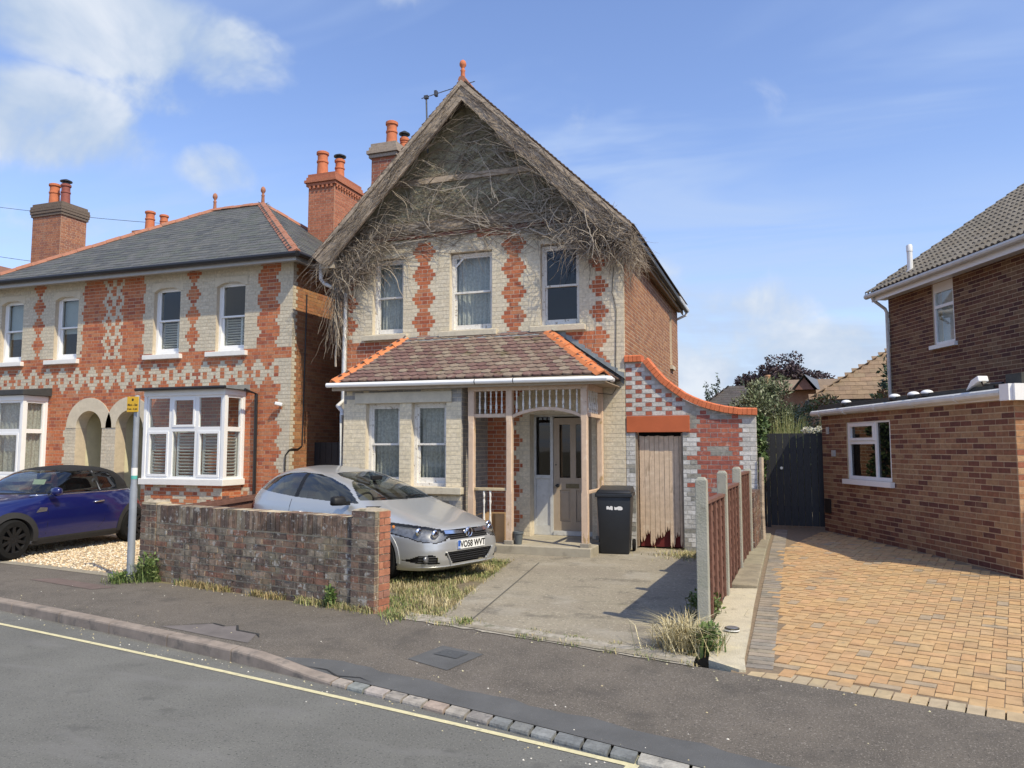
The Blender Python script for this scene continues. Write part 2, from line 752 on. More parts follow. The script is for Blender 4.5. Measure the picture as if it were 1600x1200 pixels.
m_patch = mat('tarmac_patch_dark', (0.098, 0.100, 0.102), 0.9, 0.2, 3.0, 0.5, 220,
              stains=[((0.17, 0.168, 0.165), 120, 0.6, 0.68, 0.7), ((0.06, 0.06, 0.06), 90, 0.6, 0.7, 0.6)])
m_patch2 = mat('tarmac_patch_pale', (0.155, 0.138, 0.132), 0.9, 0.2, 5.0, 0.5, 200, stains=[((0.08, 0.075, 0.07), 100, 0.6, 0.7, 0.6)])
m_kerb = mat('kerb_stone', (0.27, 0.225, 0.19), 0.9, 0.25, 5.0, 0.5, 120, stains=[((0.12, 0.11, 0.10), 6, 0.52, 0.7, 0.7), ((0.36, 0.31, 0.27), 40, 0.6, 0.7, 0.5)])
m_sett = mat('granite_sett', attr=True, rough=0.8, var=0.3, scale=14, bump=0.6, bscale=50, stains=[((0.09, 0.09, 0.09), 18, 0.55, 0.7, 0.6)])
m_line = mat('yellow_line_paint', (0.60, 0.55, 0.34), 0.8, 0.12, 20, 0.2, 150, stains=[((0.33, 0.31, 0.24), 16, 0.55, 0.72, 0.75), ((0.2, 0.2, 0.19), 60, 0.62, 0.72, 0.6)])
m_earth = mat('garden_earth', (0.16, 0.13, 0.085), 0.95, 0.3, 4, 0.6, 60, stains=[((0.20, 0.19, 0.08), 2.4, 0.45, 0.65, 0.7)])
m_conc = mat('drive_concrete', (0.29, 0.258, 0.198), 0.92, 0.2, 2.2, 0.7, 90, hue=((0.22, 0.192, 0.15), 1.1, 0.75),
             stains=[((0.125, 0.112, 0.09), 2.3, 0.52, 0.70, 0.75), ((0.46, 0.42, 0.34), 32, 0.57, 0.66, 0.75), ((0.10, 0.09, 0.075), 45, 0.57, 0.66, 0.75),
                     ((0.17, 0.16, 0.10), 5, 0.63, 0.73, 0.5), ((0.37, 0.345, 0.295), 0.8, 0.52, 0.7, 0.6)])
m_conc_lt = mat('pale_concrete', (0.50, 0.45, 0.34), 0.92, 0.18, 5, 0.7, 60, stains=[((0.27, 0.24, 0.18), 5, 0.54, 0.72, 0.7), ((0.62, 0.55, 0.36), 3, 0.55, 0.7, 0.6),
                                                                                    ((0.18, 0.16, 0.12), 22, 0.62, 0.72, 0.6)])
m_conc_gr = mat('grey_edging_concrete', attr=True, rough=0.92, var=0.25, scale=6, bump=0.6, bscale=80, stains=[((0.13, 0.12, 0.09), 8, 0.54, 0.72, 0.6)])
m_gravel = mat('gravel_stones', attr=True, rough=0.85, var=0.15, scale=30)
m_gravelbed = mat('gravel_bed', (0.46, 0.36, 0.235), 0.95, 0.35, 60, 1.0, 120, stains=[((0.25, 0.19, 0.12), 45, 0.5, 0.65, 0.8)])

mb = MB()
mb.add([(-400, -400, -0.17), (400, -400, -0.17), (400, 400, -0.17), (-400, 400, -0.17)], [(0, 1, 2, 3)])
struct(mb.build('ground', m_earth, recalc=False), 'earth and rough grass ground around the plots')

# road: from far in front up to the kerb line
xs = [-60 + i * 1.0 for i in range(106)]
mb = MB()
for i in range(len(xs) - 1):
    a, b = xs[i], xs[i + 1]
    mb.add([(a, -9.0 + 0.27 * -a * 0, -0.12), (b, -9.0, -0.12), (b, kerbY(b) + 0.02, -0.12), (a, kerbY(a) + 0.02, -0.12)], [(0, 1, 2, 3)])
struct(mb.build('road', m_road, recalc=False), 'grey asphalt road in the foreground')

# pavement between kerb and plots
mb = MB()
NT = 6
xs = [-45 + i * 0.25 for i in range(320)]
for i in range(len(xs) - 1):
    for t in range(NT):
        q = []
        for (x, tt) in ((xs[i], t / NT), (xs[i + 1], t / NT), (xs[i + 1], (t + 1) / NT), (xs[i], (t + 1) / NT)):
            k = kerbY(x) + 0.125
            q.append((x, k + (backY(x) - k) * tt, paveZ(x, tt)))
        mb.add(q, [(0, 1, 2, 3)])
pavement = struct(mb.build('pavement', m_pave, recalc=False), 'reddish tarmac pavement along the road')


def on_pave(x, y, lift):
    k = kerbY(x) + 0.125
    t = min(max((y - k) / (backY(x) - k), 0), 1)
    return (x, y, paveZ(x, t) + lift)


def pave_sheet(name, poly, lift, m, label, thick=0.0):
    """Irregular patch lying on the pavement, cut in strips so that it follows the fall."""
    b = MB()
    b.add([on_pave(x, y, lift) for (x, y) in poly], [tuple(range(len(poly)))])
    o = b.build(name, m, pavement, recalc=False)
    return o


# dark reinstated strip behind the setts, pale repair, stop-tap cover
b = MB()
xs2 = [-3.95 + i * 0.15 for i in range(70)]
for i in range(len(xs2) - 1):
    q = []
    for (x, s) in ((xs2[i], 0), (xs2[i + 1], 0), (xs2[i + 1], 1), (xs2[i], 1)):
        wd = 0.28 * min(1, max(0, (x + 3.97) / 0.35)) + 0.02 * sin(x * 9) + 0.012 * sin(x * 23)
        q.append(on_pave(x, kerbY(x) + 0.126 + (wd if s else 0), 0.004))
    b.add(q, [(0, 1, 2, 3)])
b.build('tarmac_strip', m_patch, pavement, recalc=False)
pave_sheet('tarmac_repair', [(-5.72, 5.96), (-5.3, 6.2), (-5.12, 6.14), (-5.02, 6.2), (-4.9, 6.05), (-4.62, 5.99), (-4.5, 5.72), (-4.9, 5.79), (-5.3, 5.88)], 0.004, m_patch2, '')
pave_sheet('crack_line', [(-5.75, 5.985), (-5.3, 6.222), (-5.11, 6.16), (-5.01, 6.222), (-4.88, 6.07), (-4.6, 6.008), (-4.52, 5.9), (-4.625, 5.995), (-4.9, 6.058), (-5.02, 6.205), (-5.12, 6.145), (-5.3, 6.205)], 0.008,
           mat('crack_dark', (0.03, 0.03, 0.03), 0.9, 0), '')
pave_sheet('crack_line', [(-3.75, 5.42), (-3.5, 5.44), (-3.35, 5.35), (-3.15, 5.36), (-3.0, 5.28), (-3.15, 5.35), (-3.36, 5.335), (-3.5, 5.425)], 0.009, MATS['crack_dark'], '')
pave_sheet('cover_surround', [(-3.0, 5.86), (-2.86, 6.26), (-2.42, 6.12), (-2.56, 5.68)], 0.004, m_patch, '')
b = MB()
q0 = [(-2.84, 6.02), (-2.78, 6.16), (-2.55, 6.10), (-2.60, 5.95)]
b.add([on_pave(x, y, 0.009) for x, y in q0], [(0, 1, 2, 3)])
tag(b.build('stop_tap_cover', mat('cast_iron', (0.075, 0.08, 0.085), 0.6, 0.3, 40, 0.6, 90), recalc=False), 'small dark iron cover set in the tarmac pavement', 'cover')
# reinstated utility band towards the left
pave_sheet('tarmac_repair', [(-9.3, 7.42), (-9.0, 7.6), (-7.75, 7.35), (-7.95, 7.16)], 0.004, mat('tarmac_patch_red', (0.145, 0.108, 0.096), 0.9, 0.2, 5, 0.5, 200), '')

# kerb: full stones on the left, one dropper, granite setts at the crossing, pale flush kerbs on the right
kerb = thing('kerb', 'stone kerb between road and pavement', 'kerb')
kerb['kind'] = 'structure'
del kerb['category']


def kerb_stone(x0, x1, wid, col, m, hback=0.0, gap=0.006):
    n = 4
    vs, fs = [], []
    for i in range(n + 1):
        x = x0 + gap + (x1 - x0 - 2 * gap) * i / n
        sl = -0.014 * min(max(x, -14), 4) - 0.303
        nx, ny = -sl / hypot(1, sl), 1 / hypot(1, sl)
        y = kerbY(x)
        zt = kerbZ(x) + 0.003
        r = 0.018
        pts = [(y, -0.3), (y, zt - r), (y + r * 0.3, zt - r * 0.3), (y + r, zt), (y + wid, zt), (y + wid, -0.3)]
        for (yy, zz) in pts:
            vs.append((x + nx * 0, yy, zz))
    k = 6
    for i in range(n):
        for j in range(k - 1):
            fs.append((i * k + j, i * k + j + 1, (i + 1) * k + j + 1, (i + 1) * k + j))
    fs.append(tuple(range(k)))
    fs.append(tuple(range(n * k, n * k + k))[::-1])
    b = MB()
    b.cur = col
    b.add(vs, fs)
    return b.build('kerb_stone' if wid > 0.12 else 'granite_sett', m, kerb)


x = -26.0
while x < -3.5:
    L = 0.90 + rng.uniform(-0.02, 0.02)
    x1 = min(x + L, -3.32)
    if -3.32 - x1 < 0.3:
        x1 = -3.32
    kerb_stone(x, x1, 0.125, (0.3, 0.3, 0.3), m_kerb)
    x = x1
settcols = [(0.33, 0.29, 0.25), (0.215, 0.23, 0.22), (0.37, 0.33, 0.30), (0.29, 0.265, 0.235), (0.35, 0.32, 0.28), (0.33, 0.265, 0.22), (0.31, 0.285, 0.25), (0.23, 0.215, 0.20),
            (0.175, 0.185, 0.185), (0.175, 0.18, 0.175), (0.22, 0.23, 0.23), (0.155, 0.165, 0.17), (0.165, 0.175, 0.175)]
x = -3.32
i = 0
while x < -0.93:
    L = 0.184 + rng.uniform(-0.03, 0.03)
    kerb_stone(x, x + L, 0.118, settcols[min(i, len(settcols) - 1)], m_sett, gap=0.011)
    x += L
    i += 1
while x < 12:
    L = 0.30 + rng.uniform(-0.04, 0.04)
    kerb_stone(x, x + L, 0.119, jit((0.36, 0.335, 0.30), 0.12), m_sett, gap=0.01)
    x += L

# yellow line with its T end
b = MB()
pts = []
x = -26.0
while x < -0.86:
    pts.append(x)
    x += 0.25
pts.append(-0.86)
yl = lambda x: -0.004 * max(x, -14) ** 2 - 0.229 * x + 4.317 - 0.0
for i in range(len(pts) - 1):
    a, c_ = pts[i], pts[i + 1]
    b.add([(a, yl(a) - 0.024, -0.116), (c_, yl(c_) - 0.024, -0.116), (c_, yl(c_) + 0.024, -0.116), (a, yl(a) + 0.024, -0.116)], [(0, 1, 2, 3)])
b.add([(-0.92, 4.36, -0.1158), (-0.85, 4.36, -0.1158), (-0.80, 4.68, -0.1158), (-0.87, 4.69, -0.1158)], [(0, 1, 2, 3)])
struct(b.build('road_marking', m_line, recalc=False), 'single worn yellow line painted along the road edge')

# plots -----------------------------------------------------------
b = MB()
xa = [-8.05 + i * 0.25 for i in range(30)]
for i in range(len(xa) - 1):
    b.add([(xa[i], backY(xa[i]), -0.006), (xa[i + 1], backY(xa[i + 1]), -0.006), (xa[i + 1], 13.3, -0.006), (xa[i], 13.3, -0.006)], [(0, 1, 2, 3)])
struct(b.build('front_garden', m_earth, recalc=False), 'dry earth and grass front garden')
b = MB()
poly = [(-3.25, 6.93), (-2.4, 6.69), (-1.6, 6.48), (-0.82, 6.28), (-0.72, 7.3), (-0.45, 12.9), (-2.6, 13.2), (-2.9, 11.9), (-7.4, 11.7), (-7.4, 11.02), (-3.86, 10.86), (-3.66, 9.35), (-3.45, 8.1)]
b.add([(x, y, 0.012) for x, y in poly], [tuple(range(len(poly)))])
struct(b.build('driveway', m_conc, recalc=False), 'worn concrete driveway in front of the gabled house')
drv = bpy.data.objects['driveway']
b = MB()
m_groove = mat('joint_dark', (0.10, 0.095, 0.08), 0.95, 0.3, 10)
b.add([(-2.93, 7.0, 0.0162), (-2.912, 7.0, 0.0162), (-3.425, 10.9, 0.0162), (-3.445, 10.9, 0.0162)], [(0, 1, 2, 3)])
b.build('joint', m_groove, drv, recalc=False)
# broken front edge of the drive: rough pale concrete lip
b = MB()
for i in range(26):
    x0 = -3.7 + i * 0.115
    x1 = x0 + 0.115
    y0, y1 = backY(x0), backY(x1)
    wd0 = 0.22 + 0.08 * mnoise.noise(Vector((x0 * 3, 0, 0)))
    wd1 = 0.22 + 0.08 * mnoise.noise(Vector((x1 * 3, 0, 0)))
    j0, j1 = 0.05 * mnoise.noise(Vector((x0 * 7, 5, 0))), 0.05 * mnoise.noise(Vector((x1 * 7, 5, 0)))
    b.add([(x0, y0 - 0.03 + j0, 0.005), (x1, y1 - 0.03 + j1, 0.005), (x1, y1 + wd1, 0.018), (x0, y0 + wd0, 0.018)], [(0, 1, 2, 3)])
b.build('drive_lip', mat('lip_concrete', (0.33, 0.30, 0.25), 0.95, 0.35, 9, 0.9, 40, stains=[((0.12, 0.12, 0.07), 7, 0.5, 0.66, 0.85), ((0.45, 0.43, 0.38), 30, 0.58, 0.68, 0.6)]), drv, recalc=False)

# gravel forecourt of the house on the left
b = MB()
xa = [-20 + i * 0.5 for i in range(24)] + [-8.1]
for i in range(len(xa) - 1):
    b.add([(xa[i], backY(xa[i]) - 0.01, 0.0), (xa[i + 1], backY(xa[i + 1]) - 0.01, 0.0), (xa[i + 1], 13.4, 0.0), (xa[i], 13.4, 0.0)], [(0, 1, 2, 3)])
gravel_court = struct(b.build('gravel_forecourt', m_gravelbed, recalc=False), 'pale gravel forecourt under the blue car')
b = MB()
for i in range(24):
    x0, x1 = -13.5 + i * 0.235, -13.5 + (i + 1) * 0.235
    if x1 > -8.0:
        break
    b.add([(x0, backY(x0) - 0.02, 0.004), (x1, backY(x1) - 0.02, 0.004), (x1, backY(x1) + 0.2, 0.006), (x0, backY(x0) + 0.2, 0.006)], [(0, 1, 2, 3)])
b.build('edging_strip', m_conc, gravel_court, recalc=False)
b = MB()
b.cur = (0.5, 0.4, 0.28)
gcols = [(0.62, 0.50, 0.33), (0.55, 0.42, 0.26), (0.70, 0.60, 0.44), (0.48, 0.34, 0.20), (0.66, 0.52, 0.32), (0.38, 0.29, 0.2), (0.74, 0.68, 0.56)]
r2 = random.Random(3)
for i in range(9000):
    x = r2.uniform(-12.6, -8.12)
    y = r2.uniform(backY(x) + 0.14, 11.4)
    s = r2.uniform(0.009, 0.021)
    a = r2.uniform(0, 6.28)
    c_ = r2.choice(gcols)
    v = [(x + s * cos(a + k * 1.571) * (1.3 if k % 2 else 0.8), y + s * sin(a + k * 1.571) * (1.3 if k % 2 else 0.8), 0.004 + r2.uniform(0, 0.004)) for k in range(4)]
    v.append((x + r2.uniform(-.3, .3) * s, y + r2.uniform(-.3, .3) * s, 0.008 + s * r2.uniform(0.6, 1.0)))
    b.add(v, [(0, 1, 4), (1, 2, 4), (2, 3, 4), (3, 0, 4)], c_)
stuff(b.build('gravel', m_gravel, recalc=False), 'loose pale gravel stones on the forecourt', 'gravel')

# neighbour's block-paved drive ------------------------------------
RB = Vector((2.65, 10.69, 0))          # near corner of the brick extension
RD = Vector((-0.391, 0.92, 0)).normalized()   # along its wall, away from the road
RN = Vector((-0.92, -0.391, 0)).normalized()  # out of the wall, over the drive
m_block = mat('paving_block', attr=True, rough=0.88, var=0.2, scale=9, bump=0.5, bscale=110,
              stains=[((0.24, 0.20, 0.15), 1.3, 0.55, 0.72, 0.55), ((0.19, 0.17, 0.13), 6, 0.60, 0.72, 0.5), ((0.50, 0.33, 0.20), 0.7, 0.52, 0.7, 0.35)])
m_sand = mat('joint_sand', (0.20, 0.15, 0.10), 0.95, 0.25, 20)
drive_n = struct(thing('block_paved_drive', 'orange block paved drive beside the brick extension', 'x'))
del drive_n['category']
b = MB()
ys = [5.0 + i * 0.4 for i in range(30)]
for i in range(len(ys) - 1):
    for (x0, x1) in ((-0.42, 5.5),):
        vs = []
        for (x, y) in ((x0, ys[i]), (x1, ys[i]), (x1, ys[i + 1]), (x0, ys[i + 1])):
            yy = max(y, backY(x) - 0.0)
            vs.append((x, yy, nz(yy) - 0.006))
        b.add(vs, [(0, 1, 2, 3)])
b.build('sand_bed', m_sand, drive_n, recalc=False)
blocks = Pieces('paving_block', m_block, 300)
bcols = [(0.49, 0.318, 0.155), (0.475, 0.300, 0.145), (0.505, 0.335, 0.17), (0.465, 0.285, 0.143), (0.45, 0.305, 0.16), (0.50, 0.312, 0.16), (0.435, 0.285, 0.15), (0.475, 0.325, 0.165)]
ang = radians(-14)     # rows run across the drive, parallel with the pavement
ux, uy = Vector((cos(ang), sin(ang), 0)), Vector((-sin(ang), cos(ang), 0))
o0 = Vector((-0.11, backY(-0.11), 0))


def drive_ok(p, mrg):
    if p.x < -0.13 + 0.053 * 0 + mrg * 0.3:
        return False
    if p.y < backY(p.x) + 0.20:
        return False
    d = (p - RB)
    if d.dot(RD) > -0.02 and d.dot(RN) < 0.10:
        return False
    return p.x < 4.6 and p.y < 15.5


for j in range(118):           # ninety degree herringbone
    for i in range(-14, 66):
        k = (i - j) % 4
        if k not in (0, 3):
            continue
        flat = k == 0
        c_ = o0 + ux * ((i + (1.0 if flat else 0.5)) * 0.102) + uy * ((j + (0.5 if flat else 1.0)) * 0.102)
        if drive_ok(c_, 0.1):
            col = rng.choice(bcols)
            if rng.random() < 0.04:
                col = (0.36, 0.28, 0.19)
            blocks.add((c_.x, c_.y, nz(c_.y) - 0.03 + rng.uniform(-0.0025, 0.0025)), ux, Vector((0, 0, 1)), -uy, 0.197 if flat else 0.096, 0.06, 0.096 if flat else 0.197, col)
# soldier row along the pavement
x = -0.28
while x < 4.6:
    c_ = Vector((x + 0.053, backY(x + 0.053) + 0.1, 0))
    blocks.add((c_.x, c_.y, -0.028), ux, Vector((0, 0, 1)), -uy, 0.098, 0.06, 0.196, jit(rng.choice([(0.44, 0.345, 0.21), (0.42, 0.32, 0.20), (0.40, 0.325, 0.22)]), 0.05))
    x += 0.105
# grey edging blocks on the left side
fdir = Vector((0.053, 1, 0)).normalized()
fx = Vector((fdir.y, -fdir.x, 0))
edgs = Pieces('edging_block', m_conc_gr, 300)
y = 6.32
while y < 15.0:
    xm = -0.215 + 0.018 * (y - 6.3)
    edgs.add((xm, y + 0.05, nz(y) - 0.028 + rng.uniform(-.001, .001)), fx, Vector((0, 0, 1)), -fdir, 0.20, 0.06, 0.1, jit(rng.choice([(0.27, 0.235, 0.19), (0.24, 0.215, 0.18), (0.30, 0.25, 0.19)]), 0.06))
    y += 0.104
blocks.flush(drive_n)
edgs.flush(drive_n)
# raised margin beside the fence: pale concrete slab, then long grey kerb stones
margin = struct(thing('drive_margin', 'concrete margin between the brown fence and the block paving', 'x'))
del margin['category']
b = MB()
ring = [(-0.60, 6.36), (-0.47, 6.27), (-0.36, 6.19), (-0.31, 6.2), (-0.335, 6.5), (-0.325, 7.4), (-0.325, 8.4), (-0.315, 9.18), (-0.62, 9.12), (-0.64, 8.4), (-0.66, 7.5)]
nv = len(ring)
vs = [(x, y, nz(y) + 0.012 + rng.uniform(0, .004)) for x, y in ring] + [(x, y, -0.1) for x, y in ring]
b.add(vs, [tuple(range(nv))] + [(i, (i + 1) % nv, nv + (i + 1) % nv, nv + i) for i in range(nv)])
b.build('concrete_slab', m_conc_lt, margin)
y = 9.19
for L in (1.35, 1.3, 1.25, 0.75):
    y2 = y + L - 0.012
    xl = lambda q: -0.60 + 0.045 * (q - 9.2)
    xr = lambda q: -0.31 + 0.018 * (q - 9.2)
    b = MB()
    b.cur = jit((0.265, 0.235, 0.17), 0.08)
    z0, z1 = nz(y) + 0.05, nz(y2) + 0.055
    b.add([(xl(y), y, -.1), (xr(y), y, -.1), (xr(y2), y2, -.1), (xl(y2), y2, -.1), (xl(y), y, z0), (xr(y), y, z0), (xr(y2), y2, z1), (xl(y2), y2, z1)], BOXF)
    b.build('margin_kerb', m_conc_gr, margin, bevel=0.012)
    y += L
# black gate at the end of the neighbour's drive is built with the street things below


# ================================================================== SHARED BUILDING PARTS
RED = [(0.46, 0.140, 0.060), (0.50, 0.165, 0.075), (0.41, 0.115, 0.050), (0.47, 0.185, 0.090), (0.36, 0.10, 0.048), (0.43, 0.148, 0.070)]
CREAM = [(0.65, 0.575, 0.435), (0.625, 0.55, 0.415), (0.665, 0.59, 0.455), (0.605, 0.54, 0.41), (0.635, 0.57, 0.445)]
m_brick_a = mat('house_brick', attr=True, rough=0.88, var=0.22, scale=22, bump=0.5, bscale=130,
                stains=[((0.30, 0.275, 0.225), 2.2, 0.60, 0.76, 0.42), ((0.20, 0.18, 0.15), 9.0, 0.64, 0.76, 0.35, (1, 1, 0.35))])
m_mortar_a = mat('house_mortar', (0.60, 0.53, 0.41), 0.95, 0.15, 12, 0.4, 120, stains=[((0.33, 0.30, 0.25), 3, 0.55, 0.72, 0.5)])
m_white = mat('white_paint', (0.78, 0.77, 0.74), 0.45, 0.05, 8)
m_upvc = mat('white_upvc', (0.80, 0.81, 0.82), 0.32, 0.03, 5)
m_flaky = mat('flaking_white_paint', (0.73, 0.71, 0.67), 0.7, 0.12, 20, 0.5, 60, stains=[((0.30, 0.25, 0.19), 14, 0.58, 0.66, 0.85), ((0.5, 0.47, 0.4), 40, 0.55, 0.65, 0.6)])
m_cream_pt = mat('cream_stone_paint', (0.555, 0.50, 0.39), 0.85, 0.12, 9, 0.4, 70, stains=[((0.36, 0.31, 0.23), 7, 0.57, 0.72, 0.5)])
m_glass = glass_mat('window_glass', (0.93, 0.95, 0.94), 0.03, (0.03, 0.033, 0.036), 1.0, 0.02)
m_glass_dk = glass_mat('dark_glass', (0.35, 0.38, 0.4), 0.35, (0.012, 0.013, 0.015), 0.9, 0.02)
m_black = mat('black_metal', (0.018, 0.018, 0.02), 0.4, 0.15, 20)
m_dark = mat('dark_interior', (0.012, 0.012, 0.012), 0.95, 0.0)  # near-black: darkness of unlit space behind openings put into the colour
m_lead = mat('lead_flashing', (0.20, 0.225, 0.245), 0.55, 0.2, 9, 0.4, 40, stains=[((0.32, 0.34, 0.35), 12, 0.55, 0.7, 0.5)])
m_terra = mat('terracotta', (0.52, 0.165, 0.075), 0.8, 0.15, 10, 0.3, 90, stains=[((0.25, 0.10, 0.06), 6, 0.58, 0.74, 0.45)])
m_terra_old = mat('weathered_terracotta', (0.36, 0.155, 0.095), 0.85, 0.2, 10, 0.4, 60, stains=[((0.20, 0.15, 0.12), 6, 0.54, 0.7, 0.6), ((0.42, 0.2, 0.1), 14, 0.6, 0.7, 0.5)])


def vnet(name, col, trans=0.35):
    """Net curtain: thin cloth, part see-through by its weave."""
    m = bpy.data.materials.new(name)
    m.use_nodes = True
    n, l = m.node_tree.nodes, m.node_tree.links
    n.clear()
    out = n.new('ShaderNodeOutputMaterial')
    d = n.new('ShaderNodeBsdfDiffuse')
    tl = n.new('ShaderNodeBsdfTranslucent')
    tr = n.new('ShaderNodeBsdfTransparent')
    g = n.new('ShaderNodeNewGeometry')
    t = n.new('ShaderNodeTexNoise')
    t.inputs['Scale'].default_value = 26
    t.inputs['Detail'].default_value = 5
    l.new(g.outputs['Position'], t.inputs['Vector'])
    r = n.new('ShaderNodeMapRange')
    r.inputs[1].default_value, r.inputs[2].default_value = 0.38, 0.62
    r.inputs[3].default_value, r.inputs[4].default_value = trans + 0.2, max(0, trans - 0.25)
    l.new(t.outputs[0], r.inputs[0])
    for s_ in (d, tl):
        s_.inputs[0].default_value = (*col, 1)
    a = n.new('ShaderNodeMixShader')
    a.inputs[0].default_value = 0.3
    l.new(d.outputs[0], a.inputs[1])
    l.new(tl.outputs[0], a.inputs[2])
    b = n.new('ShaderNodeMixShader')
    l.new(r.outputs[0], b.inputs[0])
    l.new(a.outputs[0], b.inputs[1])
    l.new(tr.outputs[0], b.inputs[2])
    l.new(b.outputs[0], out.inputs[0])
    MATS[name] = m
    return m


m_net = vnet('net_curtain', (0.80, 0.80, 0.76), 0.05)
m_net2 = vnet('grey_net_curtain', (0.66, 0.66, 0.61), 0.10)


def rect_frame(mb, o, u, n, x0, x1, z0, z1, fw, d0, d1, col=None, bottom=None, top=None):
    """Four bars round a rectangle on the plane (o,u,n); d0..d1 are depths behind the plane."""
    o, u, n = Vector(o), Vector(u), Vector(n)
    w = Vector((0, 0, 1))
    fb = bottom or fw
    ft = top or fw

    def bx(a, b, c, d):
        mb.obox(o + u * (a + b) / 2 + w * (c + d) / 2 - n * (d0 + d1) / 2, u, n, w, (b - a) / 2, (d1 - d0) / 2, (d - c) / 2, col)
    bx(x0, x0 + fw, z0, z1)
    bx(x1 - fw, x1, z0, z1)
    bx(x0 + fw, x1 - fw, z0, z0 + fb)
    bx(x0 + fw, x1 - fw, z1 - ft, z1)


def pbox(mb, o, u, n, x0, x1, z0, z1, d0, d1, col=None):
    o, u, n = Vector(o), Vector(u), Vector(n)
    w = Vector((0, 0, 1))
    mb.obox(o + u * (x0 + x1) / 2 + w * (z0 + z1) / 2 - n * (d0 + d1) / 2, u, n, w, (x1 - x0) / 2, (d1 - d0) / 2, (z1 - z0) / 2, col)


def sash_window(root, o, u, n, x0, x1, z0, z1, m_frame, depth=0.09, fw=0.05, mid=0.5, m_gl=None, bottom=0.09):
    """Box sash: outer frame, two sashes with a meeting rail, two panes."""
    b = MB()
    rect_frame(b, o, u, n, x0, x1, z0, z1, fw, depth, depth + 0.1, top=0.05)
    win = b.build('window', m_frame, root)
    zm = z0 + (z1 - z0) * mid
    b = MB()
    rect_frame(b, o, u, n, x0 + fw, x1 - fw, zm - 0.012, z1 - 0.05, 0.035, depth + 0.02, depth + 0.055)
    b.build('upper_sash', m_frame, win)
    b = MB()
    rect_frame(b, o, u, n, x0 + fw, x1 - fw, z0 + fw, zm + 0.022, 0.035, depth + 0.058, depth + 0.093, bottom=bottom)
    b.build('lower_sash', m_frame, win)
    for (a, c_, d) in ((zm + 0.02, z1 - 0.085, depth + 0.036), (z0 + fw + bottom, zm - 0.012, depth + 0.074)):
        b = MB()
        pbox(b, o, u, n, x0 + fw + 0.035, x1 - fw - 0.035, a, c_, d, d + 0.005)
        b.build('pane', m_gl or m_glass, win)
    return win


def curtain(name, label, cat, o, u, n, x0, x1, z0, z1, d, m, folds=9, amp=0.02, group=None, seed=1):
    r = random.Random(seed)
    b = MB()
    o, u, n = Vector(o), Vector(u), Vector(n)
    N = folds * 8
    M_ = 6
    ph = [r.uniform(-.7, .7) for _ in range(N + 1)]
    for j in range(M_ + 1):
        for i in range(N + 1):
            t = i / N
            k = 0.6 + 0.4 * (1 - j / M_)
            dd = d + amp * k * sin(t * folds * 2 * pi + ph[i // 8] + 0.3 * sin(j)) + amp * 0.4 * sin(t * 17 + j * 0.4)
            b.v.append(tuple(o + u * (x0 + (x1 - x0) * t) + Vector((0, 0, z0 + (z1 - z0) * j / M_)) - n * dd))
    for j in range(M_):
        for i in range(N):
            b.f.append((j * (N + 1) + i, j * (N + 1) + i + 1, (j + 1) * (N + 1) + i + 1, (j + 1) * (N + 1) + i))
            b.c.append(None)
    ob = b.build(name, m, smooth=True, recalc=False)
    return tag(ob, label, cat, group)


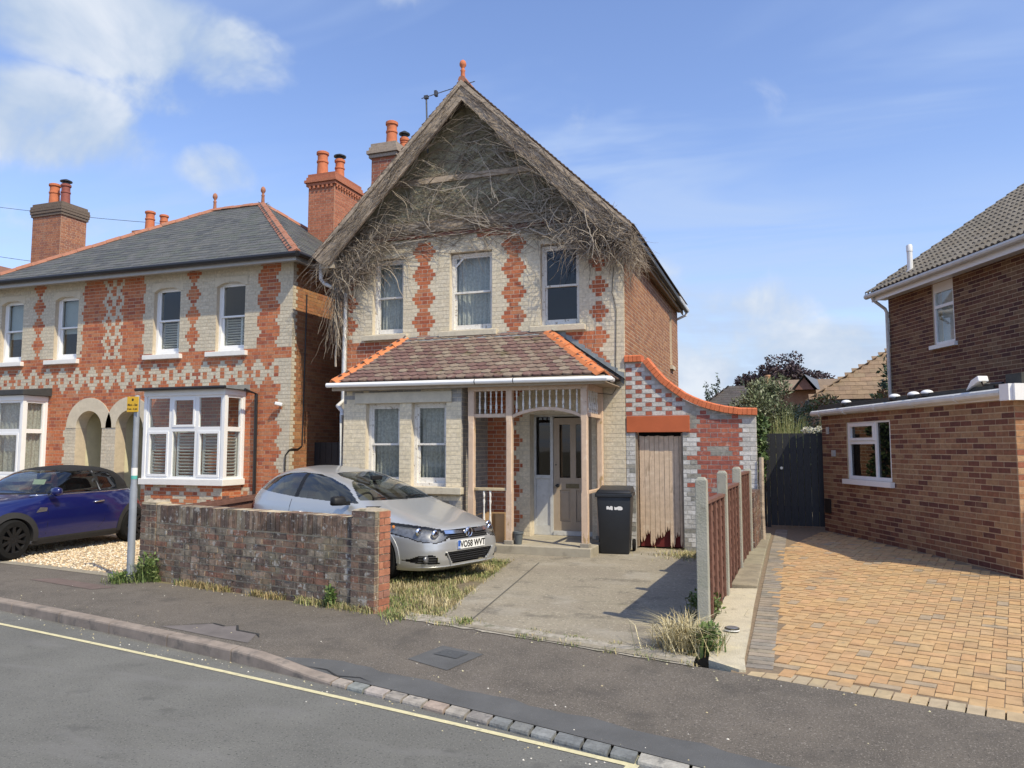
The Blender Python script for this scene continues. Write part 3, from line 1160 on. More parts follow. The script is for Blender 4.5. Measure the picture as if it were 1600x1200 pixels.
def chimney(root, x0, x1, y0, y1, z0, z1, pots, corbel=True, m=None, mm=None, cols=None, cap_col=None, oversail=(0.05, 0.09, 0.05)):
    """Brick stack with oversailing courses, flaunching and pots, as one part with sub-parts."""
    b = MB()
    b.cur = (0.4, 0.3, 0.2)
    b.box(x0, x1, y0, y1, z0, z1, (0.33, 0.27, 0.21))
    st = b.build('chimney', mm, root)
    rows = int((z1 - z0) / 0.075)
    pc = Pieces('brick', m, 0)
    tops = rows
    for (o, u, n, L) in (((x0, y0, 0), (1, 0, 0), (0, -1, 0), x1 - x0), ((x1, y0, 0), (0, 1, 0), (1, 0, 0), y1 - y0),
                         ((x0, y1, 0), (0, -1, 0), (-1, 0, 0), y1 - y0), ((x1, y1, 0), (-1, 0, 0), (0, 1, 0), x1 - x0)):
        brick_wall(pc, o, u, n, L, z0, z1, None, lambda r, uu, z: rng.choice(cols), header=0.1125)
    rest = MB()
    rest.cur = (0.3, 0.2, 0.1)
    for (c, u, n, w, su, sn, sw, col, par) in pc.list:
        rest.obox(c, u, n, w, su / 2, sn / 2, sw / 2, col)
    o = rest.build('brick_courses', m, st, recalc=False)
    o['kind'] = 'stuff'
    z = z1
    b = MB()
    b.cur = (0.4, 0.3, 0.2)
    zz = z1 - 0.30
    for k, e in enumerate(oversail):
        b.box(x0 - e, x1 + e, y0 - e, y1 + e, zz + k * 0.085, zz + k * 0.085 + 0.078, cap_col or cols[0])
    if corbel:
        nx = int((x1 - x0) / 0.12)
        for i in range(nx):
            xx = x0 + (i + 0.25) * (x1 - x0) / nx
            b.box(xx, xx + 0.055, y0 - 0.055, y0 + 0.02, zz - 0.07, zz - 0.002, cols[1])
        ny = int((y1 - y0) / 0.12)
        for i in range(ny):
            yy = y0 + (i + 0.25) * (y1 - y0) / ny
            b.box(x1 - 0.02, x1 + 0.055, yy, yy + 0.055, zz - 0.07, zz - 0.002, cols[1])
    zt = zz + len(oversail) * 0.085
    b.box(x0 - 0.02, x1 + 0.02, y0 - 0.02, y1 + 0.02, zt - 0.004, zt + 0.08, cap_col or cols[2])
    b.build('oversailing_courses', m, st, bevel=0.004)
    for (px_, py_, h, r, kind) in pots:
        b = MB()
        b.lathe([(r, 0), (r * 0.97, 0.1), (r * 0.90, h * 0.55), (r * 1.02, h * 0.56), (r * 1.02, h * 0.62), (r * 0.88, h * 0.64), (r * 0.88, h - 0.09), (r * 1.08, h - 0.08), (r * 1.08, h - 0.02),
                 (r * 0.85, h), (r * 0.7, h - 0.02), (r * 0.7, h * 0.5)], (px_, py_, zt + 0.07), 14)
        p = b.build('chimney_pot', m_terra if kind != 2 else mat('dark_pot', (0.26, 0.075, 0.055), 0.7, 0.2, 10), st, smooth=True, auto=0.6)
        if kind >= 1:
            b = MB()
            b.lathe([(r * 0.75, h), (r * 0.75, h + 0.06)], (px_, py_, zt + 0.07), 12)
            b.lathe([(r * 0.3, h + 0.16), (r * 1.25, h + 0.10), (r * 1.25, h + 0.07), (r * 0.3, h + 0.08)][::-1], (px_, py_, zt + 0.07), 14)
            b.build('cowl', m_black, p)
    return st


def finial(root, x, y, z, h, m):
    b = MB()
    b.lathe([(0.05, -0.12), (0.045, 0.02), (0.038, h * 0.35), (0.05, h * 0.42), (0.03, h * 0.5), (0.03, h * 0.56), (0.062, h * 0.68), (0.066, h * 0.78), (0.05, h * 0.92), (0.012, h)], (x, y, z), 12)
    return b.build('finial', m, root, smooth=True)


# plate templates, axes: x along the course, y out of the roof, z up the slope
def tile_template(bottom):
    """Plate whose lower outline follows 'bottom' [(x, z)...]; thickness 1 in y."""
    pts = bottom + [(0.5, 0.5), (-0.5, 0.5)]
    n = len(pts)
    vs = [(x, 0.5, z) for x, z in pts] + [(x, -0.5, z) for x, z in pts]
    fs = [tuple(range(n))] + [(i, n + i, n + (i + 1) % n, (i + 1) % n) for i in range(n)]
    return (vs, fs)


T_SCALLOP = tile_template([(-0.5, -0.30), (-0.42, -0.38), (-0.22, -0.47), (0.0, -0.5), (0.22, -0.47), (0.42, -0.38), (0.5, -0.30)])
T_SLATE = tile_template([(-0.5, -0.5), (0.5, -0.5)])


def roof_field(P, e0, e1, r0, r1, width, gauge, length, thick, colf, tilt=0.05, stagger=True, jz=0.003):
    """Lay tiles on the quad eave e0->e1, top r0->r1 (hip edges allowed)."""
    e0, e1, r0, r1 = map(Vector, (e0, e1, r0, r1))
    u = (e1 - e0).normalized()
    up = (r0 - e0)
    up = up - u * up.dot(u)
    sl = up.length
    w = up / sl
    n = u.cross(w)
    if n.z < 0:
        n = -n
    rows = int(sl / gauge + 0.5)
    g = sl / rows
    for r in range(rows):
        t0 = (r + 0.35) / rows
        a = (e0 + (r0 - e0) * t0 - e0).dot(u)
        b_ = (e0 - e0).dot(u) + ((e1 - e0) + (r1 - e1) * t0).dot(u)
        k0 = int(floor(a / width)) - 1
        k1 = int(ceil(b_ / width)) + 1
        for k in range(k0, k1):
            uc = (k + 0.5 + (0.5 if (stagger and r % 2) else 0)) * width
            x0, x1 = max(uc - width / 2, a), min(uc + width / 2, b_)
            if x1 - x0 < width * 0.3:
                continue
            c = e0 + u * ((x0 + x1) / 2) + w * ((r + 0.5) * g + (length - g) / 2) + n * (0.012 + rng.uniform(0, jz))
            th = tilt + rng.uniform(-0.012, 0.012)
            w2 = (w * cos(th) - n * sin(th)).normalized()
            n2 = (n * cos(th) + w * sin(th)).normalized()
            tw = rng.uniform(-0.008, 0.008)
            u2 = (u + w2 * tw).normalized()
            P.add(c, u2, n2, w2, (x1 - x0) - 0.004, thick, length, colf(r, uc))


# ================================================================== THE GABLED HOUSE
FX0, FX1, FY, BYK = -8.15, -2.53, 12.95, 20.2
XC, ZR, SL = -5.44, 8.54, 0.977
house = thing('gabled_house', 'tall gabled brick house with patterned cream brickwork and tiled porch', 'house', (XC, FY, 0), world=True)
fw_holes = [(-7.47, -6.81, 3.87, 5.38), (-5.83, -4.98, 3.87, 5.38), (-4.04, -3.32, 3.87, 5.38), (-4.25, -3.12, 0.10, 2.30)]
fw_h = [(a - FX0, b - FX0, c, d) for a, b, c, d in fw_holes]
b = MB()
wall_core(b, (FX0, FY, 0), (1, 0, 0), (0, -1, 0), FX1 - FX0, -0.1, 5.70, fw_h, 0.30)
front_wall = b.build('front_wall', m_mortar_a, house, recalc=False)


def zhw(r, big, step):
    k = r % 6
    return big - step * min(k, 6 - k)


def main_cuts(r, z):
    X = []
    if 3.74 < z < 5.66:
        for c_ in (-6.37, -4.55):
            h = zhw(r, 0.245, 0.052)
            X += [c_ - h, c_ + h]
        h = zhw(r, 0.18, 0.06)
        if h > 0.03 and z < 5.3:
            X += [-2.97 - h, -2.97 + h]
        h = zhw(r, 0.24, 0.06)
        X += [-8.03, -8.03 + h]
    if 2.75 < z <= 3.74:
        h = zhw(r, 0.20, 0.06)
        X += [-8.03, -2.98 + h]
    if z <= 2.75:
        h = zhw(r, 0.24, 0.06)
        X += [-4.62 + h]
    return sorted(x - FX0 for x in X)


def main_col(r, u, z):
    x = FX0 + u
    red = False
    if 3.74 < z < 5.66:
        for c_ in (-6.37, -4.55):
            if abs(x - c_) < zhw(r, 0.245, 0.052):
                red = True
        if abs(x + 2.97) < zhw(r, 0.18, 0.06) and z < 5.3:
            red = True
        if -8.03 < x < -8.03 + zhw(r, 0.24, 0.06) and zhw(r, .24, .06) > 0.07:
            red = True
    elif 2.75 < z <= 3.74:
        red = -8.03 < x < -2.98 + zhw(r, 0.20, 0.06)
    else:
        red = -5.3 < x < -4.62 + zhw(r, 0.24, 0.06)
    return rng.choice(RED if red else CREAM)


PB = Pieces('brick', m_brick_a, 300)
brick_wall(PB, (FX0, FY, 0), (1, 0, 0), (0, -1, 0), FX1 - FX0, 0.0, 5.70, main_cuts, main_col, header=0.1125, holes=fw_h, parent=front_wall, proud=0.003, jitter=0.001)
# side wall facing the sun
SIDE = [(0.34, 0.155, 0.078), (0.38, 0.19, 0.10), (0.30, 0.13, 0.068), (0.36, 0.18, 0.105), (0.27, 0.125, 0.075)]
m_mortar_s = mat('side_mortar', (0.56, 0.45, 0.33), 0.95, 0.15, 12)
sw_holes = [(5.75, 6.15, 3.72, 5.1)]
b = MB()
wall_core(b, (FX1, FY + 0.004, 0), (0, 1, 0), (1, 0, 0), BYK - FY, -0.1, 5.36, sw_holes, 0.3)
side_wall = b.build('side_wall', m_mortar_s, house, recalc=False)
brick_wall(PB, (FX1, FY, 0), (0, 1, 0), (1, 0, 0), BYK - FY, 0.0, 5.36, lambda r, z: [0.055 + 0.056 * (r % 2)], lambda r, u, z: rng.choice(CREAM) if u < 0.06 else rng.choice(SIDE), header=0.1125, holes=sw_holes, parent=side_wall, joint=0.016)
b = MB()
b.box(FX0 + 0.001, FX0 + 0.2, FY + 0.31, BYK, -0.1, 5.7)
b.box(FX0 + 0.201, FX1 - 0.31, BYK - 0.25, BYK - 0.01, -0.1, 5.7)
b.build('rear_walls', mat('plain_brick', (0.27, 0.12, 0.065), 0.9, 0.25, 9, 0.3), house)  # one even brick colour for walls without single bricks
b = MB()
rect_frame(b, (FX1, FY, 0), (0, 1, 0), (1, 0, 0), 5.75, 6.15, 3.72, 5.1, 0.05, 0.06, 0.12)
sw = b.build('window', m_flaky, house)
b = MB()
pbox(b, (FX1, FY, 0), (0, 1, 0), (1, 0, 0), 5.8, 6.1, 3.77, 5.05, 0.08, 0.09)
b.build('pane', m_glass_dk, sw)
b = MB()
pbox(b, (FX1, FY, 0), (0, 1, 0), (1, 0, 0), 5.70, 6.2, 3.62, 3.71, -0.07, 0.1)
b.build('sill', m_cream_pt, sw)

# gable
m_render = mat('roughcast_gable', (0.34, 0.315, 0.215), 0.95, 0.3, 14, 1.0, 70, stains=[((0.115, 0.10, 0.075), 3, 0.5, 0.7, 0.7), ((0.27, 0.25, 0.185), 26, 0.58, 0.68, 0.6)])
m_oldwood = mat('weathered_timber', (0.40, 0.325, 0.25), 0.9, 0.3, 9, 0.7, 60, stains=[((0.16, 0.125, 0.10), 5, 0.5, 0.68, 0.75, (1, 1, 3)), ((0.44, 0.36, 0.29), 14, 0.6, 0.7, 0.6)])
b = MB()
g = lambda x: ZR - 0.16 - SL * abs(x - XC)
b.prism([(FX0, 5.70), (FX1, 5.70), (FX1, max(5.701, g(FX1))), (XC, g(XC)), (FX0, max(5.701, g(FX0)))], 'y', FY - 0.012, FY + 0.25)
b.build('gable_render', m_render, house)
for (z0, z1, nm) in ((5.80, 6.02, 'timber_band'), (6.76, 6.87, 'timber_band')):
    b = MB()
    xh = (ZR - 0.18 - z1) / SL
    b.prism([(max(FX0, XC - (ZR - 0.18 - z0) / SL), z0), (min(FX1, XC + (ZR - 0.18 - z0) / SL), z0), (XC + xh, z1), (XC - xh, z1)], 'y', FY - 0.055, FY - 0.014)
    b.build(nm, m_oldwood, house)
b = MB()
b.box(FX0 + 0.1, FX1 - 0.1, FY - 0.035, FY - 0.002, 5.715, 5.785)
b.build('brick_string_course', mat('string_red', (0.26, 0.10, 0.07), 0.9, 0.3, 12), house)

# roof
m_rooftile = mat('old_roof_tile', (0.17, 0.115, 0.085), 0.9, 0.35, 8, 0.6, 50, stains=[((0.24, 0.215, 0.15), 7, 0.56, 0.7, 0.7), ((0.08, 0.07, 0.06), 4, 0.5, 0.7, 0.6)])
RY0, RY1 = 12.58, 20.30
for sgn, nm in ((-1, 'roof_slope'), (1, 'roof_slope')):
    b = MB()
    H = 3.13
    P0 = (XC, ZR)
    e = (XC + sgn * H, ZR - SL * H)
    nx, nzv = -sgn * SL / hypot(1, SL) * -1, 1 / hypot(1, SL)
    nx = sgn * SL / hypot(1, SL)
    t = 0.09
    b.prism([(P0[0], P0[1]), (e[0], e[1]), (e[0] - nx * t, e[1] - nzv * t), (P0[0], P0[1] - t * 1.42)], 'y', RY0, RY1)
    rs = b.build(nm, mat('roof_boarding', (0.14, 0.115, 0.09), 0.9, 0.25, 8), house)
    b = MB()
    dirx, dirz = sgn / hypot(1, SL), -SL / hypot(1, SL)
    Ls = H * hypot(1, SL)
    k = 0
    s = 0.0
    while s < Ls + 0.02:
        a0, a1 = s, min(s + 0.115, Ls + 0.05)
        q = []
        for (ss, off) in ((a0, 0.004), (a1, 0.030), (a1, 0.014), (a0, 0.002)):
            q.append((XC + dirx * ss + nx * off, ZR + dirz * ss + nzv * off))
        jy = rng.uniform(-0.012, 0.012)
        b.prism(q, 'y', RY0 - 0.03 + jy, RY1 + 0.02)
        s += 0.1
    o = b.build('tile_courses', m_rooftile, rs, recalc=False)
    o['kind'] = 'stuff'
    # bargeboard
    b = MB()
    wd = 0.27
    o1 = 0.012
    a = (XC, ZR - o1 * 1.4)
    ee = (XC + sgn * (H + 0.02), ZR - SL * (H + 0.02) - o1 * 1.4)
    poly = [a, ee, (ee[0] - nx * 0.12 - dirx * 0.0, ee[1] - nzv * 0.12), (ee[0] - nx * 0.20 - dirx * 0.03, ee[1] - nzv * 0.20), (ee[0] - nx * 0.265 - dirx * 0.12, ee[1] - nzv * 0.265),
            (ee[0] - nx * wd - dirx * 0.25, ee[1] - nzv * wd), (XC, ZR - o1 * 1.4 - wd * 1.40)]
    b.prism(poly, 'y', RY0 - 0.035, RY0 + 0.012)
    b.build('bargeboard', m_oldwood, house)
    b = MB()
    b.prism([(XC, ZR - 0.02), (ee[0], ee[1] - 0.006), (ee[0] - nx * 0.075, ee[1] - nzv * 0.075), (XC, ZR - 0.02 - 0.075 * 1.4)], 'y', RY0 - 0.062, RY0 - 0.037)
    b.build('barge_moulding', m_oldwood, house)
    # boxed eaves return under the bargeboard
    b = MB()
    xe, xw = XC + sgn * 3.02, (FX1 if sgn > 0 else FX0)
    b.box(min(xe, xw), max(xe, xw), RY0 + 0.014, FY + 0.3, 5.20, 5.42)
    b.build('eaves_return', mat('eaves_paint', (0.42, 0.36, 0.28), 0.85, 0.2, 8, 0.3, 60), house)
b = MB()
b.box(FX1 + 0.008, XC + 3.03, FY + 0.31, RY1 - 0.02, 5.27, 5.31)
b.box(XC + 3.035, XC + 3.06, FY + 0.2, RY1 - 0.02, 5.20, 5.36)
b.build('soffit', mat('soffit_brown', (0.30, 0.22, 0.15), 0.8, 0.15, 9), house)
b = MB()
b.tube([(XC + 3.14, RY0 + 0.3, 5.34), (XC + 3.14, RY1 + 0.05, 5.31)], 0.055, 8)
b.build('gutter', m_black, house)
b = MB()
b.tube([(XC + 3.15, RY1 - 1.6, 5.345), (XC + 3.15, RY1 + 0.12, 5.335)], 0.06, 8)
b.tube([(XC + 3.15, RY1 + 0.05, 5.32), (XC + 3.12, RY1 + 0.03, 5.2), (XC + 2.85, RY1 + 0.0, 5.08)], 0.035, 8)
b.build('gutter_end', m_upvc, house)
b = MB()
b.tube([(XC, RY0 - 0.03, ZR + 0.0), (XC, RY1 + 0.02, ZR)], 0.075, 8)
b.build('ridge_tiles', m_terra_old, house)
finial(house, XC, RY0 + 0.03, ZR + 0.04, 0.36, m_terra)

# upstairs windows, sills, curtains
for (x0, x1, z0, z1), kind in zip(fw_holes[:3], (0, 0, 1)):
    sash_window(house, (0, FY, 0), (1, 0, 0), (0, -1, 0), x0, x1, z0, z1 - 0.02, m_flaky, depth=0.10, fw=0.05, mid=0.5, m_gl=m_glass if kind == 0 else m_glass_dk)
    b = MB()
    b.box(x0 - 0.18, x1 + 0.12, FY - 0.10, FY + 0.08, 3.768, 3.868)
    b.build('sill', m_cream_pt, house, bevel=0.008)
OW = ((0, FY, 0), (1, 0, 0), (0, -1, 0))
curtain('net_curtain', 'net curtain in the upstairs window above the orange hip tiles on the white downpipe side', 'curtain', *OW, -7.45, -6.83, 3.9, 5.36, 0.27, m_net, 7, 0.02, 'net curtains of the gabled house', 1)
curtain('net_curtain', 'net curtain in the middle upstairs window of the gabled house', 'curtain', *OW, -5.81, -5.0, 3.9, 5.36, 0.27, m_net, 9, 0.02, 'net curtains of the gabled house', 2)
b = MB()
b.box(-4.03, -3.33, FY + 0.28, FY + 0.295, 3.89, 5.37)
tag(b.build('roller_blind', mat('grey_blind', (0.085, 0.095, 0.105), 0.85, 0.15, 20)), 'dark grey blind filling the upstairs window under the thick dead creeper', 'blind')
b = MB()
b.bar((-5.78, FY + 0.115, 5.1), (-5.55, FY + 0.115, 5.33), 0.012, 0.035)
b.build('tape_strip', m_white, house)

# chimney on the left flank
chimney(house, -8.45, -7.86, 14.5, 15.2, 4.9, 8.42, [(-8.12, 14.8, 0.60, 0.13, 0), (-7.93, 15.05, 0.30, 0.10, 1)], False, m_brick_a, m_mortar_a, [(0.34, 0.115, 0.065), (0.38, 0.14, 0.08), (0.27, 0.10, 0.07)],
        cap_col=(0.33, 0.27, 0.22))

# ---------------------------------------------------------------- bay and porch
BY = 11.75
bx0, bx1 = -7.33, -5.06
bay_holes = [(-6.88, -6.22, 1.05, 2.47), (-5.99, -5.34, 1.05, 2.47)]
bh = [(a - bx0, b - bx0, c, d) for a, b, c, d in bay_holes]
b = MB()
wall_core(b, (bx0, BY, 0), (1, 0, 0), (0, -1, 0), bx1 - bx0, -0.1, 2.74, bh, 0.22)
wall_core(b, (bx1, BY + 0.002, 0), (0, 1, 0), (1, 0, 0), FY - BY - 0.002, -0.1, 2.74, [], 0.22)
wall_core(b, (bx0, FY, 0), (0, -1, 0), (-1, 0, 0), FY - BY - 0.002, -0.1, 2.74, [], 0.22)
bay_wall = b.build('bay_wall', m_mortar_a, house, recalc=False)
BAYC = [(0.70, 0.61, 0.44), (0.68, 0.59, 0.425), (0.715, 0.625, 0.46), (0.69, 0.605, 0.45)]
GREYB = [(0.30, 0.29, 0.275), (0.35, 0.335, 0.31), (0.27, 0.26, 0.25)]


def bay_col(r, u, z):
    if z < 0.86:
        return rng.choice(GREYB)
    if z > 2.49 and rng.random() < 0.75:
        return rng.choice(GREYB)
    return rng.choice(BAYC)


brick_wall(PB, (bx0, BY, 0), (1, 0, 0), (0, -1, 0), bx1 - bx0, 0.0, 2.74, None, bay_col, header=0.1125, holes=bh, parent=bay_wall, proud=0.0035, jitter=0.001, joint=0.008)
brick_wall(PB, (bx1, BY, 0), (0, 1, 0), (1, 0, 0), FY - BY, 0.0, 2.74, None, lambda r, u, z: rng.choice(GREYB), header=0.1125, parent=bay_wall)
PB.flush(house, front_wall, vis=lambda x, y: y < 760 and not (515 < x < 950 and 520 < y < 608) and not (y < 385) and x < 1060)
for (x0, x1, z0, z1) in bay_holes:
    sash_window(house, (0, BY, 0), (1, 0, 0), (0, -1, 0), x0, x1, z0, z1, m_flaky, depth=0.11, fw=0.055, mid=0.5)
curtain('net_curtain', 'grey net curtain in the ground floor bay window nearer the downpipe', 'curtain', (0, BY, 0), (1, 0, 0), (0, -1, 0), -6.86, -6.24, 1.08, 2.45, 0.27, m_net2, 7, 0.02, 'net curtains of the gabled house', 3)
curtain('net_curtain', 'grey net curtain in the ground floor bay window nearer the porch', 'curtain', (0, BY, 0), (1, 0, 0), (0, -1, 0), -5.97, -5.36, 1.08, 2.45, 0.27, m_net2, 7, 0.02, 'net curtains of the gabled house', 4)
b = MB()
b.box(-7.09, -5.23, BY - 0.035, BY - 0.0055, 2.475, 2.665)
b.build('lintel', m_cream_pt, house, bevel=0.006)
b = MB()
b.box(bx0 - 0.02, bx1 + 0.03, BY - 0.09, BY + 0.1, 0.93, 1.045)
b.build('sill', m_cream_pt, house, bevel=0.008)
# unlit room painted as near-black sheets behind the facade, built with the door
# porch floor
m_porchfloor = mat('porch_floor', (0.36, 0.325, 0.255), 0.9, 0.2, 4, 0.4, 60, stains=[((0.2, 0.18, 0.14), 5, 0.55, 0.7, 0.5)])
b = MB()
b.box(-5.05, -2.83, 11.63, 12.94, -0.05, 0.15)
b.box(-4.24, -3.13, 12.941, 13.3, 0.0, 0.152)
b.build('porch_step', m_porchfloor, house, bevel=0.012)
# front door with side light, set back in the opening
DY = 13.2
m_doorpt = mat('taupe_door_paint', (0.375, 0.30, 0.225), 0.55, 0.08, 8, stains=[((0.25, 0.2, 0.15), 8, 0.62, 0.74, 0.4)])
m_greywht = mat('grey_white_paint', (0.52, 0.53, 0.53), 0.6, 0.12, 10, stains=[((0.33, 0.33, 0.32), 8, 0.58, 0.72, 0.4)])
O2 = ((0, DY, 0), (1, 0, 0), (0, -1, 0))
b = MB()
rect_frame(b, *O2, -4.26, -3.12, 0.155, 2.31, 0.045, 0.0, 0.1)
pbox(b, *O2, -3.945, -3.895, 0.155, 2.26, -0.004, 0.098)
pbox(b, *O2, -4.215, -3.945, 1.155, 1.215, -0.004, 0.06)
pbox(b, *O2, -4.215, -3.945, 0.20, 0.32, 0.004, 0.06)
dfr = b.build('door_frame', m_greywht, house)
b = MB()
pbox(b, *O2, -4.213, -3.947, 0.322, 1.153, 0.03, 0.05)
b.build('side_panel', m_greywht, dfr)
b = MB()
pbox(b, *O2, -4.213, -3.947, 1.217, 2.255, 0.03, 0.04)
b.build('pane', m_glass_dk, dfr)
b = MB()
dx0, dx1 = -3.893, -3.168
for (a, c_, z0, z1, d0) in ((dx0, dx0 + 0.11, 0.16, 2.24, 0.03), (dx1 - 0.11, dx1, 0.16, 2.24, 0.03), (dx0 + 0.31, dx1 - 0.31, 0.16, 2.24, 0.03), (dx0 + 0.11, dx1 - 0.11, 0.16, 0.40, 0.031),
                            (dx0 + 0.11, dx1 - 0.11, 0.95, 1.17, 0.031), (dx0 + 0.11, dx1 - 0.11, 2.12, 2.24, 0.031)):
    pbox(b, *O2, a, c_, z0, z1, d0, 0.075)
for a in (dx0 + 0.11, dx1 - 0.31):
    pbox(b, *O2, a + 0.002, a + 0.198, 0.402, 0.948, 0.05, 0.07)
    pbox(b, *O2, a + 0.03, a + 0.17, 0.44, 0.91, 0.038, 0.052)
door = b.build('door', m_doorpt, house, bevel=0.004)
for a in (dx0 + 0.11, dx1 - 0.31):
    b = MB()
    pbox(b, *O2, a + 0.002, a + 0.198, 1.172, 2.118, 0.05, 0.056)
    b.build('pane', m_glass_dk, door)
b = MB()
pbox(b, *O2, -3.66, -3.42, 0.985, 1.065, 0.018, 0.030)
b.build('letter_box', mat('tarnished_brass', (0.16, 0.13, 0.075), 0.5, 0.2, 20, metal=0.6), door)
b = MB()
b.lathe([(0.012, 0.0), (0.012, -0.03), (0.032, -0.04), (0.034, -0.06), (0.02, -0.075)], (-3.80, DY + 0.03, 1.03), 12, 'y')
b.lathe([(0.015, 0.0), (0.015, -0.012)], (-3.845, DY + 0.03, 1.03), 10, 'y')
b.lathe([(0.013, 0.0), (0.013, -0.012)], (-3.845, DY + 0.03, 1.40), 10, 'y')
b.build('door_knob', m_black, door)
b = MB()
pbox(b, *O2, -3.88, -3.17, 0.158, 0.235, -0.03, 0.02)
for k in range(5):
    pbox(b, *O2, -3.83 + k * 0.13, -3.80 + k * 0.13, 0.175, 0.215, -0.034, -0.031)
b.build('threshold_bar', m_greywht, house)
b = MB()
b.box(-4.235, -3.14, 13.302, 13.32, 0.1, 2.32)
b.box(-7.9, -2.9, 14.4, 14.42, 0.0, 5.6)
b.build('dark_panel', m_dark, house)  # black sheets that make the rooms behind door and windows look unlit

# porch timber
m_peach = mat('peeling_peach_paint', (0.60, 0.445, 0.325), 0.7, 0.1, 9, 0.3, 60, stains=[((0.36, 0.245, 0.11), 5.5, 0.62, 0.68, 0.85, (1, 1, 0.35)), ((0.70, 0.60, 0.49), 9, 0.58, 0.68, 0.5), ((0.2, 0.14, 0.09), 24, 0.66, 0.73, 0.7)])
PF = BY + 0.03
posts = [(-4.88, PF, 0.15), (-4.21, PF, 0.15), (-2.95, PF, 0.15), (-2.95, 12.86, 0.15), (-4.88, 12.86, 0.15)]
for (x, y, z0) in posts[:4]:
    b = MB()
    h = 0.052
    zc = [(z0 + 0.06, 1.0), (0.98, 1.0), (1.03, 0.72), (2.12, 0.72), (2.18, 1.0), (2.64, 1.0)]
    vs, fs = [], []
    for (z, k) in zc:
        kk = h
        ch = h * (1 - (k if k < 1 else 0.93))
        for (sx, sy) in ((-1, -1), (1, -1), (1, 1), (-1, 1)):
            for q in ((0, 1), (1, 0)):
                pass
        ring = [(-kk + ch, -kk), (kk - ch, -kk), (kk, -kk + ch), (kk, kk - ch), (kk - ch, kk), (-kk + ch, kk), (-kk, kk - ch), (-kk, -kk + ch)]
        vs += [(x + p, y + q, z) for p, q in ring]
    for i in range(len(zc) - 1):
        for k in range(8):
            fs.append((i * 8 + k, i * 8 + (k + 1) % 8, (i + 1) * 8 + (k + 1) % 8, (i + 1) * 8 + k))
    fs.append(tuple(range(8))[::-1])
    fs.append(tuple(range((len(zc) - 1) * 8, len(zc) * 8)))
    b.add(vs, fs)
    b.build('porch_post', m_peach, house)
    b = MB()
    b.box(x - 0.075, x + 0.075, y - 0.075, y + 0.075, 0.0, z0 + 0.065)
    b.build('post_base', mat('grey_stone', (0.28, 0.255, 0.215), 0.9, 0.2, 12, 0.4), house, bevel=0.01)
b = MB()
b.box(-4.94, -2.89, PF - 0.045, PF + 0.045, 2.641, 2.735)
b.box(-2.995, -2.905, PF + 0.046, 12.93, 2.641, 2.735)
b.build('porch_beam', m_peach, house)
b = MB()
b.box(-4.829, -4.261, PF - 0.03, PF + 0.03, 2.205, 2.262)
b.build('frieze_rail', m_peach, house)
b = MB()
b.box(-2.98, -2.92, PF + 0.051, 12.81, 2.205, 2.262)
b.build('frieze_rail', m_peach, house)
b = MB()   # arched rail
xa0, xa1 = -4.159, -3.001
N = 16
pts_b, pts_t = [], []
for i in range(N + 1):
    t = i / N
    x = xa0 + (xa1 - xa0) * t
    zz = 2.185 + 0.125 * sin(pi * t) ** 0.8
    pts_b.append((x, zz))
    pts_t.append((x, zz + 0.052))
vs, fs = [], []
for i in range(N + 1):
    for y in (PF - 0.03, PF + 0.03):
        vs += [(pts_b[i][0], y, pts_b[i][1]), (pts_t[i][0], y, pts_t[i][1])]
for i in range(N):
    a = i * 4
    c_ = a + 4
    fs += [(a, c_, c_ + 1, a + 1), (a + 2, a + 3, c_ + 3, c_ + 2), (a + 1, c_ + 1, c_ + 3, a + 3), (a, a + 2, c_ + 2, c_)]
fs += [(0, 1, 3, 2), (N * 4, N * 4 + 2, N * 4 + 3, N * 4 + 1)]
b.add(vs, fs)
b.build('arched_rail', m_peach, house)


def spindle(x, y, z0, z1):
    b = MB()
    L = z1 - z0
    b.lathe([(0.016, 0), (0.016, L * 0.12), (0.010, L * 0.17), (0.021, L * 0.26), (0.019, L * 0.34), (0.009, L * 0.62), (0.009, L * 0.7), (0.018, L * 0.76), (0.010, L * 0.82), (0.016, L * 0.88), (0.016, L)], (x, y, z0), 8)
    return b.build('spindle', m_flaky, house, smooth=True)


for k in range(5):
    spindle(-4.74 + k * 0.098, PF, 2.262, 2.641)
for k in range(10):
    x = -4.09 + k * 0.113
    t = (x - xa0) / (xa1 - xa0)
    spindle(x, PF, 2.185 + 0.125 * sin(pi * t) ** 0.8 + 0.05, 2.641)
for k in range(6):
    spindle(-2.95, PF + 0.15 + k * 0.14, 2.262, 2.641)
b = MB()
b.box(-4.829, -4.261, PF - 0.03, PF + 0.03, 1.0, 1.05)
b.build('hand_rail', mat('worn_rail', (0.50, 0.41, 0.26), 0.8, 0.2, 12, 0.3, stains=[((0.3, 0.22, 0.1), 6, 0.5, 0.66, 0.8)]), house, bevel=0.008)
b = MB()
b.box(-2.98, -2.92, PF + 0.051, 12.81, 0.97, 1.02)
b.build('hand_rail', m_peach, house, bevel=0.008)
for x in (-4.66, -4.55):
    b = MB()
    b.lathe([(0.02, 0), (0.02, 0.12), (0.012, 0.16), (0.024, 0.3), (0.013, 0.55), (0.013, 0.62), (0.022, 0.68), (0.013, 0.73), (0.02, 0.77), (0.02, 0.85)], (x, PF, 0.15), 8)
    b.build('baluster', m_flaky, house, smooth=True)

